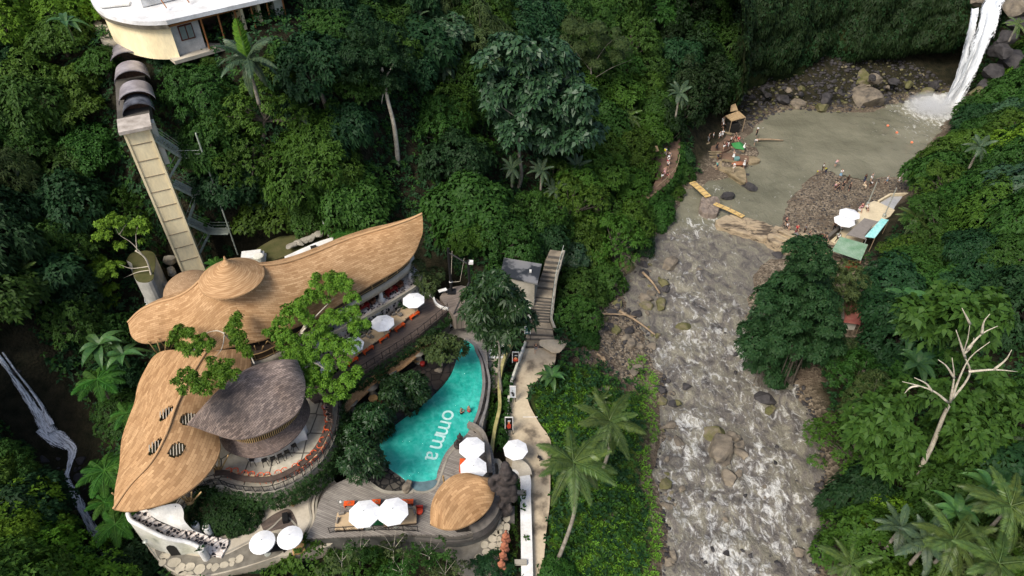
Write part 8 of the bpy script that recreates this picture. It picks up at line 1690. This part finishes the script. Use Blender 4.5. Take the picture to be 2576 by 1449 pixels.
bushmesh('ledge_creeper', 'dark creeper hanging over the outer edge of the jungle path ledge', chain([(1712,370),(1710,400),(1700,432),(1684,458),(1652,488),(1600,528),(1570,560)], 13, 3.1, 12)+chain([(1714,400),(1702,445),(1680,475),(1640,510)], 14, 1.8, 12), 'a', .3, .15, 12, 6, seed=15)
bushmesh('planted_strip', 'tangled green planting between the slab walk and the riverside path', chain([(1272,955),(1268,1000),(1262,1040),(1258,1080),(1256,1130)], 16, 4.3)+chain([(1240,1060),(1248,1010),(1238,1100)], 12, 4.2), 'a', .34, .16, 9, 6, seed=7)
bushmesh('verge_hedge', 'narrow yellow green planted verge beside the white path wall', chain([(1288,1240),(1290,1300),(1292,1360),(1285,1449)], 9, 3.9, 10), 'b', .26, .11, 12, 5, seed=8)
bushmesh('clipped_shrub', 'dark shrub row behind the terracotta figures', chain([(1252,1365),(1240,1390),(1228,1420),(1215,1449)], 13, 4.2), 'c', .2, .1, 14, seed=9)
bushmesh('moss_strip', 'mossy green planting along the outer pool edge', chain([(1236,930),(1240,970),(1234,1020),(1222,1060)], 6, 5.2, 8), 'b', .14, .08, 20, seed=10)
bushmesh('edge_shrubs', 'dark shrubs below the slab edge of the garden terrace', chain([(375,1395),(410,1430),(450,1452),(560,1455),(640,1440),(720,1420),(790,1410)], 15, 3.8, 13), 'c', .26, .13, 10, seed=11)
# ---------------- people ----------------
SKINS = [flat('skin_light', (.52, .31, .21), .6), flat('skin_tan', (.34, .18, .11), .6), flat('skin_brown', (.20, .10, .06), .6)]
HAIRS = [flat('hair_black', (.012, .01, .01), .5), flat('hair_brown', (.06, .03, .018), .5), flat('hair_fair', (.42, .28, .13), .5)]
CL = {n: flat('cloth_'+n, c, .9) for n, c in dict(white=(.82, .82, .80), black=(.015, .015, .017), grey=(.22, .23, .24), red=(.50, .03, .04), yellow=(.75, .72, .05), cream=(.66, .56, .40), blue=(.20, .33, .45), pink=(.62, .34, .36), teal=(.10, .48, .42), navy=(.03, .04, .09), maroon=(.20, .03, .05), beige=(.45, .36, .25)).items()}
def skinmesh(nodes_, edges, sub=1):
 me = bpy.data.meshes.new('s'); me.from_pydata([n[0] for n in nodes_], [], edges); o = bpy.data.objects.new('tmp', me); COL.objects.link(o)
 m = o.modifiers.new('s', 'SKIN'); m.use_smooth_shade = True
 for v, n in zip(me.skin_vertices[0].data, nodes_): r = n[1]; v.radius = r if isinstance(r, tuple) else (r, r)
 me.skin_vertices[0].data[0].use_root = True
 s = o.modifiers.new('b', 'SUBSURF'); s.levels = sub; s.render_levels = sub
 dg = bpy.context.evaluated_depsgraph_get(); r = bpy.data.meshes.new_from_object(o.evaluated_get(dg)); bpy.data.objects.remove(o); smooth_mesh(r); return r
def joined(ms, name):
 V = []; F_ = []
 for m in ms:
  b = len(V); V += [tuple(v.co) for v in m.vertices]; F_ += [tuple(b+i for i in p.vertices) for p in m.polygons]
 me = bpy.data.meshes.new(name); me.from_pydata(V, [], F_); smooth_mesh(me); return me
def figure(pose):
 """pose: joints in metres, facing -Y"""
 J = dict(hip=(0, 0, .92), waist=(0, 0, 1.05), chest=(0, .01, 1.28), neck=(0, .01, 1.44), chin=(0, -.01, 1.52), head=(0, -.01, 1.60), crown=(0, 0, 1.68))
 for s, n in ((-1, 'l'), (1, 'r')): J.update({n+'sh': (s*.17, 0, 1.38), n+'el': (s*.23, .02, 1.10), n+'wr': (s*.24, -.06, .87), n+'hp': (s*.09, 0, .88), n+'kn': (s*.10, -.01, .49), n+'an': (s*.10, .03, .08), n+'to': (s*.11, -.13, .03)})
 J.update(pose); nd = []; ix = {}
 RAD = dict(hip=(.13, .10), waist=(.115, .085), chest=(.145, .095), neck=.055, chin=.06, head=(.078, .092), crown=.06)
 for s in 'lr': RAD.update({s+'sh': .062, s+'el': .042, s+'wr': .027, s+'hp': .085, s+'kn': .058, s+'an': .036, s+'to': .035})
 for k in J: ix[k] = len(nd); nd.append((J[k], RAD[k]))
 E = [('hip', 'waist'), ('waist', 'chest'), ('chest', 'neck'), ('neck', 'chin'), ('chin', 'head'), ('head', 'crown')]
 for s in 'lr': E += [('chest', s+'sh'), (s+'sh', s+'el'), (s+'el', s+'wr'), ('hip', s+'hp'), (s+'hp', s+'kn'), (s+'kn', s+'an'), (s+'an', s+'to')]
 ed = [(ix[a], ix[b]) for a, b in E]
 hv = Vector(J['head']); nd.append((tuple(hv+Vector((0, -.105, -.01))), .014)); ed.append((ix['head'], len(nd)-1))
 for s in (-1, 1): nd.append((tuple(hv+Vector((s*.085, .01, 0))), .016)); ed.append((ix['head'], len(nd)-1))
 for s, n in ((-1, 'l'), (1, 'r')):   # palm, fingers, thumb
  w = Vector(J[n+'wr']); d = (w-Vector(J[n+'el'])).normalized(); sd = d.cross(Vector((0, 0, 1))); sd = sd.normalized() if sd.length > .2 else Vector((0, 1, 0)); pm = w+d*.08; nd.append((tuple(pm), (.032, .018))); pi = len(nd)-1; ed.append((ix[n+'wr'], pi))
  for k in range(4):
   a = pm+d*.045+sd*(.018*(k-1.5)); b = a+d*(.04-.006*abs(k-1.3))+Vector((0, -.012, -.008)); nd.append((tuple(a), .008)); nd.append((tuple(b), .0065)); ed += [(pi, len(nd)-2), (len(nd)-2, len(nd)-1)]
  a = w+d*.04+sd*.04; nd.append((tuple(a), .01)); ed.append((ix[n+'wr'], len(nd)-1))
 body = skinmesh(nd, ed, 1)
 def part(names, edges, f, extra={}):
  nn_ = [(J[k], tuple(x*f+.006 for x in (RAD[k] if isinstance(RAD[k], tuple) else (RAD[k],)*2))) for k in names]; return skinmesh(nn_, [(names.index(a), names.index(b)) for a, b in edges], 1)
 JJ = dict(J)
 for s in 'lr':
  for a, b, nm, f in ((s+'sh', s+'el', s+'sl', .65), (s+'hp', s+'kn', s+'th', .75)): JJ[nm] = tuple(Vector(J[a]).lerp(Vector(J[b]), f))
 J.update(JJ); RAD.update({'lsl': .058, 'rsl': .058, 'lth': .08, 'rth': .08})
 shirt = part(['hip', 'waist', 'chest', 'lsh', 'rsh', 'lsl', 'rsl'], [('hip', 'waist'), ('waist', 'chest'), ('chest', 'lsh'), ('chest', 'rsh'), ('lsh', 'lsl'), ('rsh', 'rsl')], 1.1)
 short = part(['hip', 'lhp', 'rhp', 'lth', 'rth'], [('hip', 'lhp'), ('hip', 'rhp'), ('lhp', 'lth'), ('rhp', 'rth')], 1.14)
 long_ = part(['hip', 'lhp', 'rhp', 'lkn', 'rkn', 'lan', 'ran'], [('hip', 'lhp'), ('hip', 'rhp'), ('lhp', 'lkn'), ('rhp', 'rkn'), ('lkn', 'lan'), ('rkn', 'ran')], 1.14)
 hd = Vector(J['head']); hair = skinmesh([(tuple(hd+Vector((0, .025, .075))), (.085, .09)), (tuple(hd+Vector((0, .06, .0))), (.08, .06)), (tuple(hd+Vector((0, .07, -.09))), (.05, .035))], [(0, 1), (1, 2)], 1)
 mb = MB(); mb.lathe(tuple(hd+Vector((0, 0, .07))), [(.20, -.01), (.2, .0), (.1, .02), (.09, .09), (.04, .12)], 12); hat = bpy.data.meshes.new('hat'); hat.from_pydata(mb.v, [], mb.f)
 w_ = Vector(J['waist']); mb = MB(); hp_ = Vector(J['hip']); kn = (Vector(J['lkn'])+Vector(J['rkn']))/2; mb.tube([w_, hp_, kn.lerp(hp_, .05)], [.13, .17, .25], 12, cap=False); sk = bpy.data.meshes.new('skirt'); sk.from_pydata([tuple(v) for v in mb.v], [], mb.f); smooth_mesh(sk)
 return dict(body=body, shirt=shirt, shorts=short, trousers=long_, hair=hair, hat=hat, skirt=sk)
def poses():
 st = {}; wave = dict(rel=(.30, -.12, 1.24), rwr=(.22, -.28, 1.45)); phone = dict(lel=(-.24, -.15, 1.20), lwr=(-.08, -.32, 1.38), rel=(.24, -.15, 1.20), rwr=(.08, -.32, 1.38))
 walk = dict(lkn=(-.10, -.20, .52), lan=(-.10, -.16, .10), lto=(-.10, -.32, .07), rkn=(.10, .06, .49), ran=(.10, .30, .14), rto=(.10, .20, .03), lwr=(-.26, .16, .92), rwr=(.26, -.22, .95))
 dz = -.44; sit = {}
 base_ = dict(hip=(0, 0, .92), waist=(0, .02, 1.05), chest=(0, .03, 1.28), neck=(0, .02, 1.44), chin=(0, -.02, 1.52), head=(0, -.03, 1.60), crown=(0, -.02, 1.68))
 for k, v in base_.items(): sit[k] = (v[0], v[1], v[2]+dz)
 for s, n in ((-1, 'l'), (1, 'r')): sit.update({n+'sh': (s*.17, .02, 1.38+dz), n+'el': (s*.22, -.06, 1.12+dz), n+'wr': (s*.12, -.30, 1.02+dz), n+'hp': (s*.09, 0, .9+dz), n+'kn': (s*.13, -.42, .48), n+'an': (s*.12, -.40, .08), n+'to': (s*.12, -.54, .03)})
 bend = dict(waist=(0, -.05, 1.04), chest=(0, -.28, 1.16), neck=(0, -.42, 1.22), chin=(0, -.50, 1.22), head=(0, -.56, 1.26), crown=(0, -.62, 1.31), lsh=(-.17, -.36, 1.16), rsh=(.17, -.36, 1.16), lel=(-.2, -.42, .9), rel=(.2, -.42, .9), lwr=(-.12, -.52, .7), rwr=(.12, -.52, .7))
 return dict(stand=st, wave=wave, phone=phone, walk=walk, sit=sit, bend=bend)
FIG = {k: figure(v) for k, v in poses().items()}
def person(p, pose, rz, top, bottom, kind, label, group, skin=0, hair=0, hat=None, s=1.0, bag=None):
 f = FIG[pose]; t = empty('person', p, label, 'person', group, rz); t.scale = (s, s, s)
 def ad(nm, key, m):
  o = bpy.data.objects.new(nm, f[key]);
  if not f[key].materials: f[key].materials.append(m)
  COL.objects.link(o); o.parent = t; o.material_slots[0].link = 'OBJECT'; o.material_slots[0].material = m; return o
 ad('body', 'body', SKINS[skin]); ad('hair', 'hair', HAIRS[hair])
 if top: ad('shirt', 'shirt', CL[top])
 if bottom: ad({'shorts': 'shorts', 'trousers': 'trousers', 'skirt': 'skirt'}[kind], kind, CL[bottom])
 if hat: ad('hat', 'hat', CL[hat])
 if bag:
  mb = MB(); mb.box((0, .17, 1.2), (.3, .16, .42)); o = mb.build('backpack', CL[bag], None, org=(0, 0, 0), bevel=.04); o.parent = t; o.location = (0, 0, 0)
 return t
random.seed(77)
kA = zc(2600, 400, 500, 1725); kB = zc(3050, 620, 600, 1976)
GA = 'visitors on the river terraces'; GB = 'visitors on the gravel bar'; GC = 'visitors on the jungle path ledge'
PPL = [ # zoom, x,y (feet), z, pose, rz, top, bottom, kind, label, group, opts
 (kA,838,318,1.6,'stand',0,'white','white','shorts','person in white under the trees beside the bamboo hut',GA,{}),(kA,845,375,1.2,'walk',1,'white','black','shorts','person in a white shirt and black shorts walking below the hut',GA,{}),(kA,795,515,1.0,'stand',.5,'white','white','shorts','person in white top and white shorts, left of a matching pair on the terraces',GA,{}),(kA,832,495,1.0,'phone',.2,'white','white','shorts','person in white raising both hands, right of a matching pair on the terraces',GA,{}),
 (kA,650,545,1.3,'wave',2,'black','grey','trousers','person in black top and grey trousers standing on the step seat',GA,{}),(kA,708,530,1.0,'stand',1,'white','black','trousers','person in white shirt by the dark bin on the terraces',GA,{}),(kA,760,662,1.0,'stand',-1,'black','black','skirt','person in a black dress alone near the platform edge',GA,{'hair': 1}),(kA,853,655,1.0,'walk',.5,'black','white','shorts','person in black top and white shorts in the middle of the platform',GA,{}),
 (kA,885,655,1.0,'stand',2.5,'maroon','black','shorts','person in dark maroon top beside the flagstone edge',GA,{}),(kA,912,620,1.0,'stand',0,'black','white','trousers','person in black shirt and white trousers in the platform crowd',GA,{}),(kA,948,580,1.0,'phone',1.2,'white','black','trousers','person in white shirt photographing at the back of the platform crowd',GA,{}),(kA,1015,500,1.0,'sit',.3,'black','black','trousers','seated person in black behind the green canopy',GA,{}),
 (kA,1055,550,1.0,'sit',-.4,'red','black','shorts','seated person in red behind the green canopy',GA,{}),(kA,990,548,1.0,'sit',.9,'maroon','black','shorts','seated person in maroon left of the green canopy',GA,{}),(kA,1130,655,.9,'wave',1.5,'white','white','skirt','person in a white dress standing right of the green canopy',GA,{}),(kA,1300,470,.5,'stand',.4,'black','black','trousers','person in black with a white cap at the water edge',GA,{'hat': 'white'}),(kA,1272,590,.5,'bend',1.5,'white','grey','shorts','bending person in a white top at the water edge',GA,{}),
 (kA,988,782,.6,'phone',3,'white','white','skirt','person in a white dress beside the pale turquoise box',GA,{}),(kA,775,790,.8,'bend',2,'black','navy','shorts','bending person in black on the lower platform steps',GA,{}),(kA,760,925,.8,'stand',.2,'teal','navy','shorts','person in a teal top at the outer platform',GA,{}),(kA,982,965,.8,'phone',2.4,'white','beige','trousers','person in white top and beige trousers photographing a posing person',GA,{'hat': 'white'}),(kA,1130,890,.8,'wave',.8,'white','white','skirt','posing person in a white dress and straw hat beside the upturned boat',GA,{'hat': 'beige'}),
 (kA,60,740,3.8,'walk',2.2,'white','white','trousers','person in white with a yellow backpack on the path ledge',GC,{'bag': 'yellow'}),(kA,118,795,3.8,'walk',2.4,'grey','black','shorts','person in grey following on the path ledge',GC,{}),(kA,98,862,3.8,'walk',2.6,'white','red','shorts','person in a white top and red shorts on the path ledge',GC,{'hat': 'white'}),(kA,95,918,3.8,'walk',2.6,'white','black','shorts','person in white and black in the middle of the path ledge',GC,{}),(kA,20,1060,3.8,'walk',2.8,'black','white','shorts','person in a black vest and white shorts on the path ledge',GC,{}),(kA,48,1010,3.8,'walk',2.8,'pink','pink','skirt','person in a pink dress on the path ledge',GC,{'hair': 2}),(kA,92,1025,3.8,'sit',1,'black','maroon','shorts','seated person in black at the path ledge railing',GC,{}),
 (kB,612,180,.5,'stand',1,'white','black','trousers','person in white and black at the tip of the gravel bar',GB,{}),(kB,655,205,.5,'bend',-1,'yellow','navy','trousers','bending person in a bright yellow top at the tip of the gravel bar',GB,{}),(kB,548,215,.4,'bend',1,'pink','yellow','shorts','small figure in pink and yellow stooping at the waterline of the gravel bar',GB,{'s': .7}),(kB,778,122,.3,'bend',2,'pink','grey','shorts','person in pink wading beyond the tip of the gravel bar',GB,{}),(kB,845,262,.5,'phone',.3,'white','blue','skirt','person in a white top and light blue skirt on the gravel bar',GB,{}),
 (kB,932,335,.5,'stand',1,'black','black','shorts','person in black standing behind the row of three on the gravel bar',GB,{}),(kB,778,410,.5,'walk',2,'cream','pink','shorts','person in a cream top left of the three in black',GB,{}),(kB,805,430,.5,'walk',1.5,'black','black','skirt','left person of the three in black on the gravel bar',GB,{}),(kB,875,412,.5,'wave',-.5,'black','black','shorts','middle person of the three in black on the gravel bar',GB,{}),(kB,958,432,.5,'stand',.5,'black','black','skirt','right person of the three in black on the gravel bar',GB,{}),
 (kB,1150,385,.5,'sit',.4,'cream','cream','trousers','crouching person in a cream top in the middle of the gravel bar',GB,{}),(kB,1158,320,.5,'stand',2,'black','navy','trousers','person in dark clothes behind the crouching cream one',GB,{}),(kB,1232,385,.5,'bend',.5,'white','black','shorts','bending person in white right of the cream one',GB,{}),(kB,1243,310,.5,'stand',1.5,'grey','white','shorts','person in grey and white behind the bending one in white',GB,{}),(kB,1435,345,.5,'walk',.6,'white','blue','shorts','person in white with a blue wrap near the right end of the gravel bar',GB,{}),(kB,1590,345,.4,'walk',.9,'white','white','shorts','person in white at the right end of the gravel bar waterline',GB,{}),
 (kB,155,925,1.5,'sit',.4,'white','black','shorts','seated person in white on the stepped sandstone block',GB,{}),(kB,135,880,.9,'stand',2,'maroon','black','shorts','person in dark clothes at the head of the stepped sandstone block',GB,{}),(kB,282,955,1.5,'sit',.2,'red','black','shorts','seated person in bright red on the stepped sandstone block',GB,{}),(kB,262,1010,1.5,'sit',.6,'maroon','grey','trousers','seated person in maroon on the stepped sandstone block',GB,{}),(kB,378,992,.8,'stand',.6,'grey','black','trousers','tall person in grey top and black trousers beside the sandstone block',GB,{'s': 1.08}),(kB,760,950,.7,'stand',2.7,'black','black','trousers','person in black standing by the cafe ramp wall',GB,{'s': 1.08}),
 (kB,440,1030,.9,'sit',1.2,'black','grey','shorts','seated person in black behind the hanging root tree top',GB,{}),(kB,568,1060,.9,'bend',.5,'black','black','trousers','bending person in black at the end of the cafe steps',GB,{}),(kB,625,1080,1.0,'sit',-.5,'black','navy','shorts','left seated person of two in black at the cafe steps',GB,{}),(kB,655,1095,1.0,'sit',.4,'black','black','shorts','right seated person of two in black at the cafe steps',GB,{}),(kB,805,1100,1.6,'walk',2.2,'white','black','trousers','person in white walking beside the green corrugated roof',GB,{}),
 (kB,1085,705,2.2,'sit',1.2,'pink','white','shorts','seated person in pink beside the cafe parasols',GB,{}),(kB,1125,665,2.2,'sit',2.1,'maroon','pink','shorts','seated person in maroon by the cafe terrace corner',GB,{}),(kB,1185,685,2.2,'sit',.4,'white','black','shorts','seated person in white by the cafe terrace corner pole',GB,{}),(kB,850,965,1.9,'sit',2.4,'white','black','shorts','seated person in the shade of the nearer cafe parasol',GB,{})]
for z_, x, y, z, ps, rz, tp1, bt, kd, lb, gp, op in PPL:
 person(P(*z_(x, y), z)-Vector((0, 0, .0)), ps, rz+random.uniform(-.3, .3), tp1, bt, kd, lb, gp, skin=random.choice([0, 0, 1, 2]), hair=op.get('hair', 0), hat=op.get('hat'), s=op.get('s', 1.0), bag=op.get('bag'))
person(P(1348, 887, 3.6), 'walk', 3.1, 'black', 'grey', 'shorts', 'fair haired person in a black shirt and grey shorts walking up to the stone stairs', None, hair=2)
person(P(1162, 1051, 6.0-.75), 'phone', .9, None, 'black', 'shorts', 'person standing in the pool, left of the two bathers', 'bathers in the pool', skin=1); person(P(1181, 1046, 6.0-.75), 'wave', -.8, None, 'red', 'shorts', 'person standing in the pool, right of the two bathers', 'bathers in the pool', skin=1)
kz = zc(800, 1500, 600, 1739)
for k, (x, y, tp1, l, rz) in enumerate([(1385,285,'black','person in black seated farthest along the bar terrace ledge',1.9),(1400,350,'pink','person in pink seated second from the far end of the bar terrace ledge',1.8),(1430,430,'black','person in black seated third from the far end of the bar terrace ledge',1.7),(1432,490,'beige','person in beige seated fourth from the far end of the bar terrace ledge',1.7)]): person(P(*kz(x, y), 9.25), 'sit', rz, tp1, 'black', 'shorts', l, 'guests on the bar terrace')
person(P(*kz(1415, 135), 9.0), 'stand', .3, 'navy', 'navy', 'trousers', 'person in dark clothes and white shoes half under the deck tree', None)
person(P(*zc(1344,756,1344,2576)(60, 245), 12.2), 'bend', .5, 'blue', 'navy', 'trousers', 'worker in a blue shirt behind the long roof ridge', None, hat='beige')
# two dark carved figures by the pool deck edge
for k, (u, v) in enumerate(((1158, 1112), (1150, 1128))):
 m_ = voxel([((0, 0, .35), (.28, .26, .4)), ((0, 0, .85), (.24, .2, .35)), ((.0, -.02, 1.25), (.16, .17, .18)), ((-.22, 0, .85), (.1, .12, .3)), ((.22, 0, .85), (.1, .12, .3)), ((0, 0, 1.42), (.09, .09, .1))], .05, 'statuette'); tag(mesh_obj('carved_figure', m_, bpy.data.materials['dark_carved_stone'], None, P(u, v, 6.05)), ['dark carved figure at the pool edge, farther from the parasol', 'dark carved figure at the pool edge, touching the parasol'][k], 'statuette', 'carved figures at the pool edge')
q = P(1357, 1155, 3.55); m_ = voxel([((0, .0, .3), (.16, .3, .18)), ((0, -.35, .45), (.12, .14, .13)), ((.08, -.2, .12), (.05, .05, .14)), ((-.08, -.2, .12), (.05, .05, .14)), ((.08, .2, .12), (.05, .05, .14)), ((-.08, .2, .12), (.05, .05, .14)), ((0, .4, .4), (.03, .15, .04))], .03, 'dog'); o = mesh_obj('dog', m_, BLACK, None, q); tag(o, 'small black dog standing on the riverside path by the palm', 'dog'); o.rotation_euler = (0, 0, .4)
